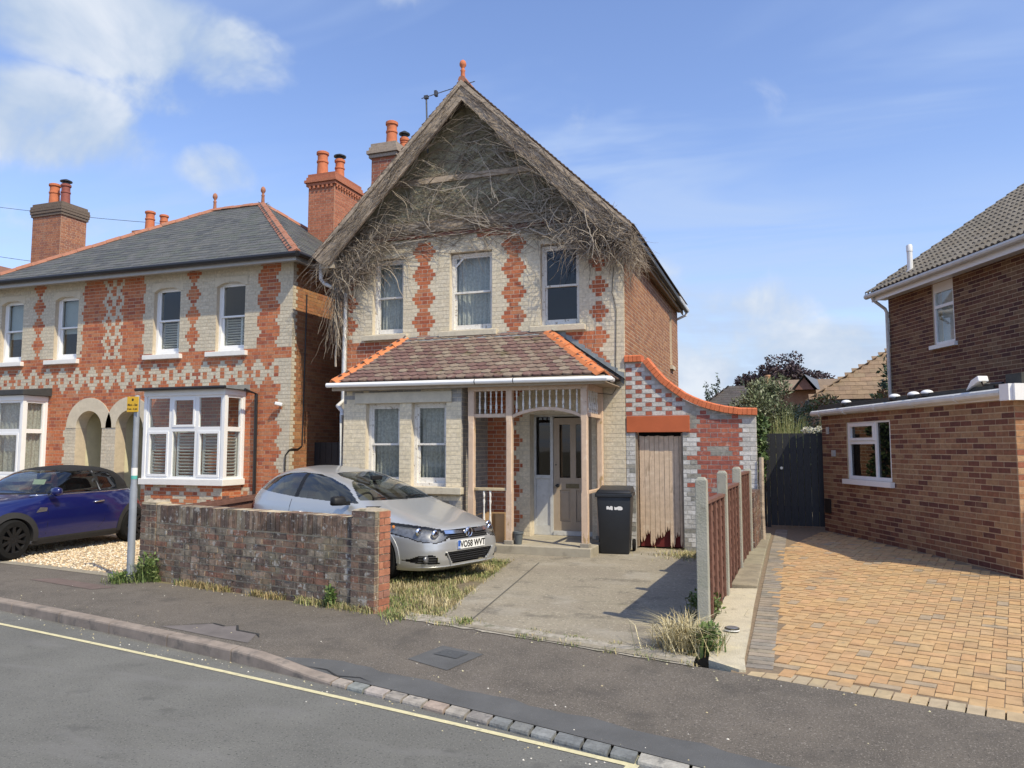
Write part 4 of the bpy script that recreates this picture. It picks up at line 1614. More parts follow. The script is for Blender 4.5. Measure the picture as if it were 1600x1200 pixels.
# lean-to roof over bay and porch
m_scal = mat('scalloped_tile', attr=True, rough=0.9, var=0.3, scale=16, bump=0.6, bscale=70,
             stains=[((0.085, 0.075, 0.025), 3.2, 0.60, 0.68, 0.6), ((0.32, 0.28, 0.21), 7, 0.57, 0.68, 0.5), ((0.06, 0.05, 0.045), 5, 0.58, 0.72, 0.5)])
ey, ez = 11.60, 2.845
ty, tz = 12.93, 3.77
E0, E1 = (-7.47, ey, ez), (-2.60, ey, ez)
R0, R1 = (-6.74, ty, tz), (-3.87, ty, tz)
b = MB()
th = 0.035
b.add([E0, E1, R1, R0, (E0[0], ty, ez), (E1[0], ty, ez)], [(0, 1, 2, 3), (0, 3, 4), (1, 5, 2), (0, 4, 5, 1), (3, 2, 5, 4)])
bay_roof = b.build('bay_roof', mat('roof_felt', (0.06, 0.045, 0.04), 0.95, 0.2, 10), house)
TP = Pieces('roof_tile', m_scal, 300, T_SCALLOP)
scols = [(0.185, 0.120, 0.098), (0.165, 0.100, 0.088), (0.215, 0.160, 0.128), (0.175, 0.105, 0.094), (0.245, 0.195, 0.152), (0.145, 0.082, 0.074), (0.195, 0.142, 0.112)]
roof_field(TP, E0, E1, R0, R1, 0.168, 0.122, 0.19, 0.026, lambda r, u: rng.choice(scols), tilt=0.125)
# narrow end slopes
roof_field(TP, (E0[0], ty, ez), E0, R0, R0, 0.168, 0.122, 0.19, 0.026, lambda r, u: rng.choice(scols), tilt=0.125)
roof_field(TP, E1, (E1[0], ty, ez), R1, R1, 0.168, 0.122, 0.19, 0.026, lambda r, u: rng.choice(scols), tilt=0.125)
TP.flush(house, bay_roof)
m_hip = mat('orange_hip_tile', (0.60, 0.20, 0.075), 0.8, 0.1, 12, 0.3, 90, stains=[((0.42, 0.15, 0.07), 9, 0.58, 0.72, 0.5)])
for (A, B_) in ((E0, R0), (E1, R1)):
    A, B_ = Vector(A), Vector(B_)
    d = (B_ - A)
    L = d.length
    d.normalize()
    s = d.cross(Vector((0, 0, 1))).normalized()
    up = s.cross(d)
    k = 5
    for i in range(k):
        a = A + d * (L * i / k) + up * 0.040
        e = A + d * (L * (i + 1) / k + 0.015) + up * (0.033)
        prof = [(-0.135, -0.07), (-0.085, -0.015), (0, 0.022), (0.085, -0.015), (0.135, -0.07), (0.122, -0.082), (0.0, -0.0), (-0.122, -0.082)]
        b = MB()
        n = len(prof)
        vs = [a + s * p + up * (q + 0.012) for p, q in prof] + [e + s * p * 0.97 + up * q for p, q in prof]
        b.add(vs, [tuple(range(n)), tuple(range(n, 2 * n))[::-1]] + [(j, (j + 1) % n, n + (j + 1) % n, n + j) for j in range(n)])
        b.build('hip_tile', m_hip, bay_roof)
# flashing along the wall
b = MB()
b.box(-6.86, -3.78, FY - 0.035, FY - 0.0065, 3.70, 3.80)
b.add([(-6.8, FY - 0.03, 3.775), (-3.84, FY - 0.03, 3.775), (-3.78, FY - 0.17, 3.70), (-6.86, FY - 0.17, 3.70)], [(0, 1, 2, 3)])
b.build('lead_flashing', m_lead, bay_roof)
b = MB()
vs, fs = [], []
K = 11
for i in range(K):
    t0, t1 = i / K, (i + 1) / K
    xa_, xb_ = -3.80 + 1.27 * t0, -3.80 + 1.27 * t1
    za, zb = 3.80 - 0.93 * t0, 3.80 - 0.93 * t1
    b.prism([(xa_, za - 0.08), (xb_, zb - 0.08), (xb_, za + 0.04), (xa_, za + 0.075)], 'y', FY - 0.016 - 0.002 * (i % 2), FY - 0.0065)
b.add([(-3.80, FY - 0.012, 3.79), (-2.50, FY - 0.012, 2.85), (-2.50, FY - 0.17, 2.88), (-3.80, FY - 0.17, 3.80)], [(0, 1, 2, 3)])
b.build('stepped_flashing', m_lead, bay_roof)
# white gutter and fascia
b = MB()
b.tube([(-7.56, 11.545, 2.80), (-2.53, 11.545, 2.775), (-2.49, 11.60, 2.775), (-2.51, 11.85, 2.775)], 0.042, 10)
gut = b.build('gutter', m_upvc, house)
for xx in (-4.74, -4.07):
    b = MB()
    b.tube([(xx, 11.545, 2.785), (xx + 0.012, 11.545, 2.785)], 0.046, 10)
    b.build('gutter_joint', m_black, gut)
b = MB()
b.box(-7.48, -2.58, 11.59, 11.62, 2.70, 2.84)
b.build('fascia', mat('fascia_brown', (0.36, 0.29, 0.21), 0.8, 0.15, 9), house)
b = MB()
b.box(-7.46, -2.60, 11.621, 12.94, 2.738, 2.752)
b.build('porch_ceiling', mat('ceiling_dull', (0.33, 0.27, 0.2), 0.85, 0.2, 8), house)
# downpipe down the left corner
b = MB()
b.tube([(-8.50, 12.70, 5.35), (-8.50, 12.70, 5.02), (-8.44, 12.74, 4.93), (-8.16, 12.84, 4.80), (-8.04, 12.87, 4.72), (-8.04, 12.87, 2.95)], 0.037, 10)
b.tube([(-8.04, 12.87, 2.62), (-8.0, 12.6, 2.5), (-7.43, 11.86, 2.36), (-7.40, 11.80, 2.28), (-7.40, 11.80, 0.1)], 0.037, 10)
b.build('downpipe', mat('old_white_pipe', (0.62, 0.63, 0.64), 0.55, 0.12, 12, stains=[((0.35, 0.33, 0.3), 6, 0.6, 0.72, 0.5)]), house, smooth=True, auto=0.7)
b = MB()
b.tube([(-8.04, 12.87, 2.95), (-8.04, 12.87, 2.60)], 0.034, 10)
b.build('downpipe_length', MATS['old_white_pipe'], house)
# cable sagging at the corner
b = MB()
b.tube([(-2.70, FY - 0.015, 4.85), (-2.73, FY - 0.015, 4.4), (-2.66, FY - 0.015, 4.1), (-2.68, FY - 0.015, 3.0), (-2.68, FY - 0.015, 2.72), (-2.74, FY - 0.03, 2.62), (-2.95, FY - 0.3, 2.63)], 0.006, 5)
b.build('cable', m_black, house)

# aerial on the roof edge
b = MB()
b.tube([(-6.22, 12.75, 7.3), (-6.26, 12.75, 8.42)], 0.016, 6)
aer = b.build('tv_aerial', mat('aerial_metal', (0.10, 0.10, 0.105), 0.45, 0.1, 20, metal=0.5))
tag(aer, 'thin television aerial on a mast beside the gable apex', 'aerial')
b = MB()
p0, p1 = Vector((-6.36, 12.75, 8.40)), Vector((-5.26, 12.75, 8.56))
b.tube([p0, p1], 0.009, 5)
dv = (p1 - p0).normalized()
for k in range(13):
    p = p0 + (p1 - p0) * (0.18 + k * 0.066)
    b.tube([p - Vector((0.0, 0.10, 0.06)), p + Vector((0.0, 0.10, 0.06))], 0.004, 4)
b.box(-6.30, -6.22, 12.72, 12.78, 8.38, 8.44)
b.box(-6.08, -6.03, 12.71, 12.79, 8.40, 8.50)
b.build('boom', MATS['aerial_metal'], aer)


# ================================================================== THE SEMI-DETACHED HOUSE ON THE LEFT
LX0, LX1, LY, LB = -18.06, -9.32, 12.95, 20.1
semi = thing('semi_detached_house', 'pair of red brick houses with cream diamond patterns and slate roof', 'house', (-13.7, LY, 0), world=True)
REDL = [(0.47, 0.148, 0.062), (0.51, 0.175, 0.078), (0.42, 0.125, 0.055), (0.48, 0.195, 0.095), (0.33, 0.095, 0.052), (0.45, 0.155, 0.072)]
CREAML = [(0.57, 0.51, 0.40), (0.545, 0.49, 0.385), (0.59, 0.53, 0.42), (0.53, 0.48, 0.38)]
m_mortar_l = mat('semi_mortar', (0.53, 0.45, 0.34), 0.95, 0.12, 12)
LW = [(-17.57, -16.86), (-15.84, -15.13), (-12.92, -12.20), (-11.23, -10.50)]
AR = [(-14.65, 0.385), (-13.48, 0.385)]
lh = [(a, b_, 3.70, 5.21) for a, b_ in LW] + [(c_ - r_, c_ + r_, 0.0, 2.15 + r_) for c_, r_ in AR]
lhu = [(a - LX0, b_ - LX0, z0, z1) for a, b_, z0, z1 in lh]
b = MB()
wall_core(b, (LX0, LY, 0), (1, 0, 0), (0, -1, 0), LX1 - LX0, -0.1, 5.52, lhu, 0.28)
semi_front = b.build('front_wall', m_mortar_l, semi, recalc=False)


def semi_red(r, x, z):
    """Pattern of the front: True for red bricks."""
    if z > 3.55:
        # strips between windows; zigzag edges of one brick quarter per course
        h = zhw(r, 0.19, 0.05)
        if abs(x + 11.85) < h or abs(x + 16.35) < h:
            return True
        h2 = zhw(r, 0.0, -0.05)
        if -10.10 - h2 * 0.75 < x < -9.60 - h2 * 0.75:
            return True
        if -14.92 - h2 * 0.6 < x < -13.24 + h2 * 0.6:
            # cream panel with red crosses down the middle
            dx = x + 14.07
            f = ((z - 3.62) / 0.45) % 1.0
            if abs(dx) < 0.17 + 0.15 * abs(1 - 2 * f) and 3.68 < z < 5.48:
                dz_ = min(f, 1 - f) * 0.45
                if min(abs(dx - 0.125), abs(dx + 0.125)) / 0.10 + dz_ / 0.115 < 1.0:
                    return True
                return abs(dx) / 0.10 + abs(f - 0.5) * 0.45 / 0.115 < 1.0
            return True
        if z < 3.72:
            return True
        return False
    if z > 2.92:
        a = abs((x + 9.9) / 0.45 % 1.0 - 0.5) * 2
        c2 = abs(z - 3.235) / 0.30
        d = a + c2
        if x > -9.62 + 0.0:
            return False
        return not (0.42 < d < 1.02)
    if z < 0.9:
        a = abs((x + 9.9) / 0.9 % 1.0 - 0.5) * 2
        d = a + abs(z - 0.62) / 0.33
        if x > -9.62 + zhw(r, 0.0, -0.05):
            return False
        return not (0.6 < d < 1.0)
    if x > -9.66 + zhw(r, 0.0, -0.055):
        return False
    for c_, r_ in AR:
        if abs(x - c_) < r_ + 0.30 + 0.03 * (r % 4) and z < 2.2:
            return False
    if -14.3 < x < -13.8 and z < 2.3:
        return False
    return True


def semi_cuts(r, z):
    X = []
    step = 0.05625
    x = LX0
    prev = None
    n = int((LX1 - LX0) / step)
    for i in range(n):
        xc = LX0 + (i + 0.5) * step
        c_ = semi_red(r, xc, z)
        if prev is not None and c_ != prev:
            X.append(i * step)
        prev = c_
    return X


LP = Pieces('brick', m_brick_a, 300)
brick_wall(LP, (LX0, LY, 0), (1, 0, 0), (0, -1, 0), LX1 - LX0, 0.0, 5.52, semi_cuts, lambda r, u, z: rng.choice(REDL if semi_red(r, LX0 + u, z) else CREAML), header=0.1125, holes=lhu, parent=semi_front)
LSIDE = [(0.38, 0.185, 0.08), (0.42, 0.21, 0.095), (0.34, 0.155, 0.07), (0.30, 0.13, 0.06), (0.40, 0.17, 0.08)]
b = MB()
wall_core(b, (LX1, LY + 0.003, 0), (0, 1, 0), (1, 0, 0), LB - LY, -0.1, 5.52, [], 0.28)
semi_side = b.build('side_wall', mat('semi_side_mortar', (0.36, 0.27, 0.18), 0.95, 0.15, 12), semi, recalc=False)
brick_wall(LP, (LX1, LY, 0), (0, 1, 0), (1, 0, 0), LB - LY, 0.0, 5.52, lambda r, z: [0.10 + 0.056 * (r % 2)], lambda r, u, z: rng.choice(CREAML) if u < 0.11 else rng.choice(LSIDE), header=0.1125, parent=semi_side)
LP.flush(semi, semi_front, vis=lambda x, y: y < 735)
b = MB()
b.box(LX0 + 0.001, LX0 + 0.25, LY + 0.29, LB, -0.1, 5.52)
b.box(LX0 + 0.251, LX1 - 0.29, LB - 0.25, LB - 0.01, -0.1, 5.52)
b.build('rear_walls', MATS['plain_brick'], semi)
# arched porch openings: rings, recess, doors
m_archpt = mat('cream_arch_paint', (0.58, 0.515, 0.40), 0.85, 0.1, 9, 0.3, 70, stains=[((0.42, 0.37, 0.28), 8, 0.58, 0.72, 0.4)])
m_recess = mat('recess_paint', (0.66, 0.62, 0.43), 0.8, 0.08, 6)
for c_, r_ in AR:
    b = MB()
    N = 20
    vs, fs = [], []
    for yy in (LY - 0.016, LY + 0.279):
        for rad in (r_ - 0.004, r_ + 0.29):
            for i in range(N + 1):
                a = pi * i / N
                vs.append((c_ + rad * cos(a), yy, 2.15 + rad * sin(a)))
    m_ = N + 1
    for i in range(N):
        A0, B0, A1, B1 = i, m_ + i, 2 * m_ + i, 3 * m_ + i
        fs += [(A0, A0 + 1, B0 + 1, B0), (A0, A1, A1 + 1, A0 + 1), (B0, B0 + 1, B1 + 1, B1), (A1, B1, B1 + 1, A1 + 1)]
    for i in (0, N):
        fs.append((i, m_ + i, 3 * m_ + i, 2 * m_ + i))
    b.add(vs, fs)
    b.build('arch_ring', m_archpt, semi, smooth=True, auto=0.6)
    b = MB()
    for (x, s) in ((c_ - r_ - 0.02, 1), (c_ + r_ + 0.02, -1)):
        b.add([(x, LY + 0.282, 0), (x, LY + 1.25, 0), (x, LY + 1.25, 2.75), (x, LY + 0.282, 2.75)], [(0, 1, 2, 3)])
    b.add([(c_ - r_ - 0.02, LY + 0.282, 2.75), (c_ + r_ + 0.02, LY + 0.282, 2.75), (c_ + r_ + 0.02, LY + 1.25, 2.75), (c_ - r_ - 0.02, LY + 1.25, 2.75)], [(0, 1, 2, 3)])
    b.add([(c_ - r_ - 0.02, LY + 1.25, 0), (c_ + r_ + 0.02, LY + 1.25, 0), (c_ + r_ + 0.02, LY + 1.25, 2.75), (c_ - r_ - 0.02, LY + 1.25, 2.75)], [(0, 1, 2, 3)])
    b.build('porch_recess', m_recess, semi, recalc=False)
    b = MB()
    rect_frame(b, (0, LY + 1.2, 0), (1, 0, 0), (0, -1, 0), c_ - 0.36, c_ + 0.36, 0.1, 2.1, 0.11, 0, 0.04, bottom=0.2)
    pbox(b, (0, LY + 1.2, 0), (1, 0, 0), (0, -1, 0), c_ - 0.25, c_ + 0.25, 0.3, 1.05, 0.01, 0.03)
    d_ = b.build('door', m_upvc, semi)
    b = MB()
    pbox(b, (0, LY + 1.2, 0), (1, 0, 0), (0, -1, 0), c_ - 0.25, c_ + 0.25, 1.08, 1.99, 0.015, 0.025)
    b.build('pane', m_glass_dk, d_)
# upstairs sashes with shallow arched heads
for k, (a, e) in enumerate(LW):
    sash_window(semi, (0, LY, 0), (1, 0, 0), (0, -1, 0), a, e, 3.74, 5.20, m_upvc, depth=0.09, fw=0.055, mid=0.5, bottom=0.07)
    b = MB()
    N = 10
    top = []
    for i in range(N + 1):
        t = i / N
        top.append((a + (e - a) * t, 5.105 + 0.10 * (1 - (2 * t - 1) ** 2)))
    poly = [(a - 0.06, 5.105), ] + top + [(e + 0.06, 5.105), (e + 0.06, 5.30), (a - 0.06, 5.30)]
    b.prism(poly[::-1], 'y', LY - 0.012, LY + 0.085)
    b.build('arched_head', m_archpt, semi)
    b = MB()
    b.box(a - 0.2, e + 0.10, LY - 0.09, LY + 0.09, 3.615, 3.715)
    b.build('sill', m_white, semi, bevel=0.006)
lab = ['blind in the upstairs window at the picture edge, above the white bay', 'pale blind in the upstairs window next to the diamond panel, bay side', 'white shutter in the upstairs window left of the zigzag strip nearer the hip', 'white shutter in the upstairs window nearest the house corner']
for k, (a, e) in enumerate(LW):
    b = MB()
    if k < 2:
        b.box(a + 0.06, e - 0.06, LY + 0.22, LY + 0.235, 4.35 if k else 4.3, 5.12)
        tag(b.build('roller_blind', mat('pale_blind', (0.42, 0.46, 0.46), 0.8, 0.05, 8)), lab[k], 'blind', 'blinds upstairs in the patterned houses')
    else:
        z = 3.86
        while z < 4.46:
            b.bar((a + 0.07, LY + 0.24, z), (e - 0.07, LY + 0.24, z), 0.055, 0.008, upv=(0, 0.5, 1))
            z += 0.055
        b.box(a + 0.06, a + 0.10, LY + 0.22, LY + 0.26, 3.82, 4.5)
        b.box((a + e) / 2 + 0.1, (a + e) / 2 + 0.14, LY + 0.22, LY + 0.26, 3.82, 4.5)
        b.box(e - 0.10, e - 0.06, LY + 0.22, LY + 0.26, 3.82, 4.5)
        tag(b.build('window_shutter', mat('shutter_white', (0.72, 0.73, 0.73), 0.5, 0.03, 8)), lab[k], 'shutter', 'half height shutters upstairs')
b = MB()
b.box(LX0 + 0.3, LX1 - 0.3, LY + 1.3, LY + 1.32, 0.0, 5.5)
b.build('dark_panel', m_dark, semi)  # black sheet painting the depth of the rooms dark


def bay(x0, x1, right_open, dark_top, cols, label):
    """Square bay: plinth, sill, upvc lights with transom, head, flat roof."""
    YF = 12.35
    b = MB()
    b.box(x0 + 0.03, x1 - 0.03, YF + 0.03, LY - 0.005, -0.05, 0.95)
    pl = b.build('bay_plinth', m_mortar_l, semi)
    pc = Pieces('brick', m_brick_a, 0)
    brick_wall(pc, (x0 + 0.03, YF + 0.03, 0), (1, 0, 0), (0, -1, 0), x1 - x0 - 0.06, 0.0, 0.95, semi_cuts and (lambda r, z: []), lambda r, u, z: rng.choice(CREAML if 0.6 < abs(((u / 0.8) % 1) - 0.5) * 2 + abs(z - 0.72) / 0.3 < 1.0 else REDL), header=0.1125)
    brick_wall(pc, (x1 - 0.03, YF + 0.03, 0), (0, 1, 0), (1, 0, 0), LY - YF - 0.035, 0.0, 0.95, None, lambda r, u, z: rng.choice(REDL), header=0.1125)
    rest = MB()
    rest.cur = (0.3, 0.2, 0.1)
    for (c, u, n, w, su, sn, sw, col, par) in pc.list:
        rest.obox(c, u, n, w, su / 2, sn / 2, sw / 2, col)
    stuff(rest.build('brick_courses', m_brick_a, pl, recalc=False))
    b = MB()
    b.box(x0 - 0.06, x1 + 0.06, YF - 0.07, LY - 0.006, 0.955, 1.08)
    b.build('bay_sill', m_white, semi, bevel=0.008)
    b = MB()
    b.box(x0 - 0.03, x1 + 0.03, YF - 0.03, LY - 0.006, 2.76, 2.88)
    b.build('bay_head', m_upvc, semi, bevel=0.01)
    b = MB()
    e = 0.12
    zt = 2.955 if not dark_top else 3.02
    b.add([(x0 - e, YF - e, 2.885), (x1 + e, YF - e, 2.885), (x1 + e, LY - 0.006, 2.885), (x0 - e, LY - 0.006, 2.885), (x0 - e, YF - e, zt - 0.03), (x1 + e, YF - e, zt - 0.03), (x1 + e, LY - 0.006, zt + 0.05), (x0 - e, LY - 0.006, zt + 0.05)], BOXF)
    b.build('bay_roof', mat('bay_felt', (0.045, 0.047, 0.05), 0.7, 0.2, 10) if dark_top else m_lead, semi)
    if not dark_top:
        b = MB()
        b.tube([(x0 - e - 0.02, YF - e - 0.03, 2.90), (x1 + e, YF - e - 0.03, 2.90)], 0.035, 8)
        b.build('gutter', m_black, semi)
    # corner posts
    for q in ((x1 - 0.05, x1 + 0.02, YF - 0.02, YF + 0.06), (x0 - 0.02, x0 + 0.05, YF - 0.02, YF + 0.06), (x1 - 0.05, x1 + 0.015, LY - 0.07, LY - 0.007)):
        b = MB()
        b.box(*q, 1.081, 2.759)
        b.build('corner_post', m_upvc, semi)
    zt_ = 2.08
    faces = [((x0 + 0.05, YF, 0), (1, 0, 0), (0, -1, 0), x1 - x0 - 0.10, cols), ((x1, YF + 0.06, 0), (0, 1, 0), (1, 0, 0), LY - YF - 0.13, [1.0])]
    for (o, u, n, L, cs) in faces:
        tot_ = sum(cs)
        x = 0.0
        for ci, w_ in enumerate(cs):
            wd = L * w_ / tot_
            for (z0, z1, up) in ((1.081, zt_, 0), (zt_ + 0.001, 2.759, 1)):
                opn = (ci % 2 == 1) == bool(up) if len(cs) == 3 else (up == 0 and len(cs) == 2)
                b = MB()
                rect_frame(b, o, u, n, x + 0.001, x + wd - 0.001, z0, z1, 0.045, 0.0, 0.06)
                if opn:
                    rect_frame(b, o, u, n, x + 0.046, x + wd - 0.046, z0 + 0.046, z1 - 0.046, 0.045, -0.015, 0.05)
                f_ = b.build('window', m_upvc, semi)
                k = 0.09 if opn else 0.045
                b = MB()
                pbox(b, o, u, n, x + k, x + wd - k, z0 + k, z1 - k, 0.03, 0.036)
                b.build('pane', m_glass, f_)
            x += wd
    return YF


bay(-12.44, -10.43, True, False, [1.0, 1.05, 1.0], '')
bay(-17.55, -15.93, True, True, [1.0, 1.0], '')
# plantation shutters behind the lower lights
m_shut = mat('shutter_white', (0.72, 0.73, 0.73), 0.5, 0.03, 8)
for (nm, x0, x1, lbl) in (('a', -12.36, -11.75, 'white slatted shutter in the bay window, panel beside the parking sign'), ('b', -11.70, -11.10, 'white slatted shutter in the middle of the bay window'),
                          ('c', -11.05, -10.49, 'white slatted shutter in the bay window, panel beside the corner post')):
    t = thing('window_shutter', lbl, 'shutter', ((x0 + x1) / 2, 12.47, 1.09), group='slatted shutters in the bay window', world=True)
    b = MB()
    rect_frame(b, (0, 12.47, 0), (1, 0, 0), (0, -1, 0), x0, x1, 1.10, 2.06, 0.05, 0.0, 0.03)
    b.build('shutter_frame', m_shut, t)
    z = 1.19
    while z < 1.98:
        b = MB()
        b.bar((x0 + 0.052, 12.485, z), (x1 - 0.052, 12.485, z), 0.062, 0.007, upv=(0, 0.55, 1))
        b.build('slat', m_shut, t)
        z += 0.064
t = thing('window_shutter', 'white slatted shutter in the side light of the bay window', 'shutter', (-10.53, 12.68, 1.09), group='slatted shutters in the bay window', world=True)
b = MB()
rect_frame(b, (-10.52, 12.44, 0), (0, 1, 0), (1, 0, 0), 0, 0.42, 1.10, 2.06, 0.04, 0.0, 0.03)
b.build('shutter_frame', m_shut, t)
z = 1.19
while z < 1.98:
    b = MB()
    b.bar((-10.535, 12.485, z), (-10.535, 12.82, z), 0.062, 0.007, upv=(-0.55, 0, 1))
    b.build('slat', m_shut, t)
    z += 0.064
OB = ((0, 12.35, 0), (1, 0, 0), (0, -1, 0))
curtain('curtain', 'grey curtain in the side light of the white bay at the picture edge', 'curtain', (-15.93, 12.42, 0), (0, 1, 0), (1, 0, 0), 0.0, 0.46, 1.1, 2.73, 0.12, m_net2, 5, 0.02, None, 11)
curtain('curtain', 'grey green curtain in the front light of the white bay at the picture edge', 'curtain', *OB, -16.85, -16.0, 1.1, 2.73, 0.14, m_net2, 6, 0.02, None, 12)
# slate roof, hips, ridge, finials
m_slate = mat('roof_slate', attr=True, rough=0.62, var=0.25, scale=10, bump=0.4, bscale=40, stains=[((0.125, 0.135, 0.105), 3.0, 0.56, 0.70, 0.5), ((0.05, 0.052, 0.055), 6, 0.57, 0.7, 0.4)])
EZ = 5.60
e_fl, e_fr, e_br, e_bl = (-18.33, 12.65, EZ), (-9.05, 12.65, EZ), (-9.05, 20.35, EZ), (-18.33, 20.35, EZ)
r_l, r_r = (-14.48, 16.5, 8.168), (-12.90, 16.5, 8.168)
b = MB()
b.add([e_fl, e_fr, e_br, e_bl, r_l, r_r], [(0, 1, 5, 4), (1, 2, 5), (2, 3, 4, 5), (3, 0, 4), (0, 3, 2, 1)])
semi_roof = b.build('roof', mat('slate_underlay', (0.05, 0.052, 0.055), 0.9, 0.1, 10), semi)
SP = Pieces('roof_slate', m_slate, 300, T_SLATE)
slc = [(0.092, 0.094, 0.088), (0.078, 0.081, 0.078), (0.105, 0.105, 0.096), (0.088, 0.094, 0.080), (0.068, 0.070, 0.070), (0.098, 0.098, 0.095)]
roof_field(SP, e_fl, e_fr, r_l, r_r, 0.26, 0.195, 0.32, 0.010, lambda r, u: rng.choice(slc), tilt=0.028, jz=0.002)
roof_field(SP, e_fr, e_br, r_r, r_r, 0.26, 0.195, 0.32, 0.010, lambda r, u: rng.choice(slc), tilt=0.028, jz=0.002)
SP.flush(semi, semi_roof)


def ridge_run(A, B_, seg, root, m, nm, wd=0.13, h=0.06):
    A, B_ = Vector(A), Vector(B_)
    d = B_ - A
    L = d.length
    d.normalize()
    s = d.cross(Vector((0, 0, 1))).normalized()
    up = s.cross(d)
    k = max(1, int(L / seg + 0.5))
    for i in range(k):
        a = A + d * (L * i / k)
        e = A + d * (L * (i + 1) / k - 0.006)
        prof = [(-wd, -0.045), (-wd * 0.5, 0.02), (0, h), (wd * 0.5, 0.02), (wd, -0.045), (wd * 0.9, -0.06), (0, 0.02), (-wd * 0.9, -0.06)]
        b = MB()
        n = len(prof)
        lift = 0.008 * (i % 2)
        vs = [a + s * p + up * (q + 0.02 + lift) for p, q in prof] + [e + s * p + up * (q + 0.02 + lift) for p, q in prof]
        b.add(vs, [tuple(range(n)), tuple(range(n, 2 * n))[::-1]] + [(j, (j + 1) % n, n + (j + 1) % n, n + j) for j in range(n)])
        b.build(nm, m, root)


ridge_run(e_fr, r_r, 0.36, semi_roof, m_terra_old, 'hip_tile')
ridge_run(e_fl, r_l, 0.36, semi_roof, m_terra_old, 'hip_tile')
ridge_run(e_br, r_r, 0.36, semi_roof, m_terra_old, 'hip_tile')
ridge_run(r_l, r_r, 0.32, semi_roof, m_terra_old, 'ridge_tile')
finial(semi, r_r[0], r_r[1], r_r[2] + 0.08, 0.42, m_terra_old)
finial(semi, r_l[0], r_l[1], r_l[2] + 0.08, 0.42, m_terra_old)
# gutters and soffit
b = MB()
b.tube([(-18.4, 12.58, 5.575), (-8.99, 12.58, 5.555)], 0.06, 8)
b.tube([(-8.985, 12.60, 5.56), (-8.985, 20.3, 5.56)], 0.06, 8)
b.build('gutter', m_black, semi)
b = MB()
b.box(-18.3, -9.08, 12.66, LY - 0.007, 5.50, 5.53)
b.box(-9.315, -9.08, LY - 0.006, 20.2, 5.50, 5.53)
b.build('soffit', mat('soffit_grey', (0.42, 0.42, 0.42), 0.6, 0.08, 8), semi)
b = MB()
b.box(-18.3, -9.05, 12.635, 12.658, 5.44, 5.60)
b.box(-9.078, -9.055, 12.66, 20.2, 5.44, 5.60)
b.build('fascia', mat('soffit_grey', (0.42, 0.42, 0.42)), semi)
b = MB()
b.tube([(-10.16, 12.60, 2.87), (-10.10, 12.88, 2.80), (-10.10, 12.90, 0.1)], 0.035, 8)
b.build('downpipe', m_black, semi)
b = MB()
b.tube([(-9.30, 13.4, 4.9), (-9.30, 13.35, 1.75), (-9.30, 13.2, 1.68), (-9.30, 12.98, 1.68), (-9.31, 12.93, 1.66), (-9.40, 12.93, 1.55), (-9.40, 12.93, 0.1)], 0.014, 6)
b.build('cable', m_black, semi)
LCH = [(0.33, 0.135, 0.075), (0.37, 0.16, 0.09), (0.28, 0.12, 0.08)]
chimney(semi, -11.75, -10.95, 16.9, 18.2, 5.9, 8.95, [(-11.5, 17.15, 0.70, 0.155, 0), (-11.25, 17.6, 0.62, 0.135, 1)], True, m_brick_a, m_mortar_s, [(0.40, 0.145, 0.08), (0.44, 0.165, 0.092), (0.36, 0.125, 0.07)])
# chimneys beyond the ridge belong to the houses further along
far1 = thing('terraced_house', 'house beyond the slate roof, only its brick stack and pots showing', 'house', (-21.0, 18.0, 0), world=True)
b = MB()
b.box(-25, -19.2, 14.5, 22, 0, 5.5)
b.build('wall', MATS['plain_brick'], far1)
b = MB()
b.prism([(-25.2, 5.5), (-18.95, 5.5), (-22, 7.15)], 'y', 14.3, 22.2)
b.build('roof', mat('far_roof', (0.20, 0.10, 0.07), 0.9, 0.25, 10, 0.4), far1)
chimney(far1, -21.95, -20.75, 17.0, 17.9, 5.9, 9.18, [(-21.45, 17.3, 0.72, 0.16, 0), (-20.98, 17.3, 0.66, 0.14, 2)], False, m_brick_a, m_mortar_s, LCH, cap_col=(0.15, 0.115, 0.09), oversail=(0.04, 0.06, 0.07, 0.06))
far2 = thing('terraced_house', 'house far behind the slate ridge, only two red pots showing', 'house', (-21.4, 24.0, 0), world=True)
b = MB()
b.box(-24, -18.5, 21, 27, 0, 5.5)
b.build('wall', MATS['plain_brick'], far2)
b = MB()
b.prism([(-24.2, 5.5), (-18.3, 5.5), (-21.3, 8.0)], 'y', 20.8, 27.2)
b.build('roof', MATS['far_roof'], far2)
chimney(far2, -22.1, -20.9, 21.0, 21.7, 6.8, 9.55, [(-21.5, 21.2, 0.72, 0.17, 0), (-21.05, 21.4, 0.6, 0.15, 0)], False, m_brick_a, m_mortar_s, LCH, cap_col=(0.30, 0.13, 0.08))
# security camera, side gate
b = MB()
b.lathe([(0.03, 0), (0.03, 0.03)], (-9.54, LY - 0.005, 2.55), 10, 'y')
b.bar((-9.54, LY - 0.03, 2.56), (-9.50, LY - 0.11, 2.60), 0.03, 0.03)
cc = thing('security_camera', 'small white security camera on the cream corner bricks', 'camera', (-9.54, LY, 2.55), world=True)
b = MB()
b.bar((-9.54, LY - 0.004, 2.55), (-9.53, LY - 0.08, 2.57), 0.03, 0.03)
b.build('bracket', m_upvc, cc)
b = MB()
b.bar((-9.60, LY - 0.12, 2.60), (-9.46, LY - 0.07, 2.57), 0.07, 0.065)
b.build('body', m_upvc, cc, bevel=0.012)
b = MB()
b.lathe([(0.022, 0), (0.024, -0.006)], (-9.602, LY - 0.122, 2.60), 10, 'x')
b.build('lens', m_black, cc)
gt = thing('side_gate', 'dark side gate in the gap between the two houses', 'gate', (-8.75, 13.78, 0), world=True)
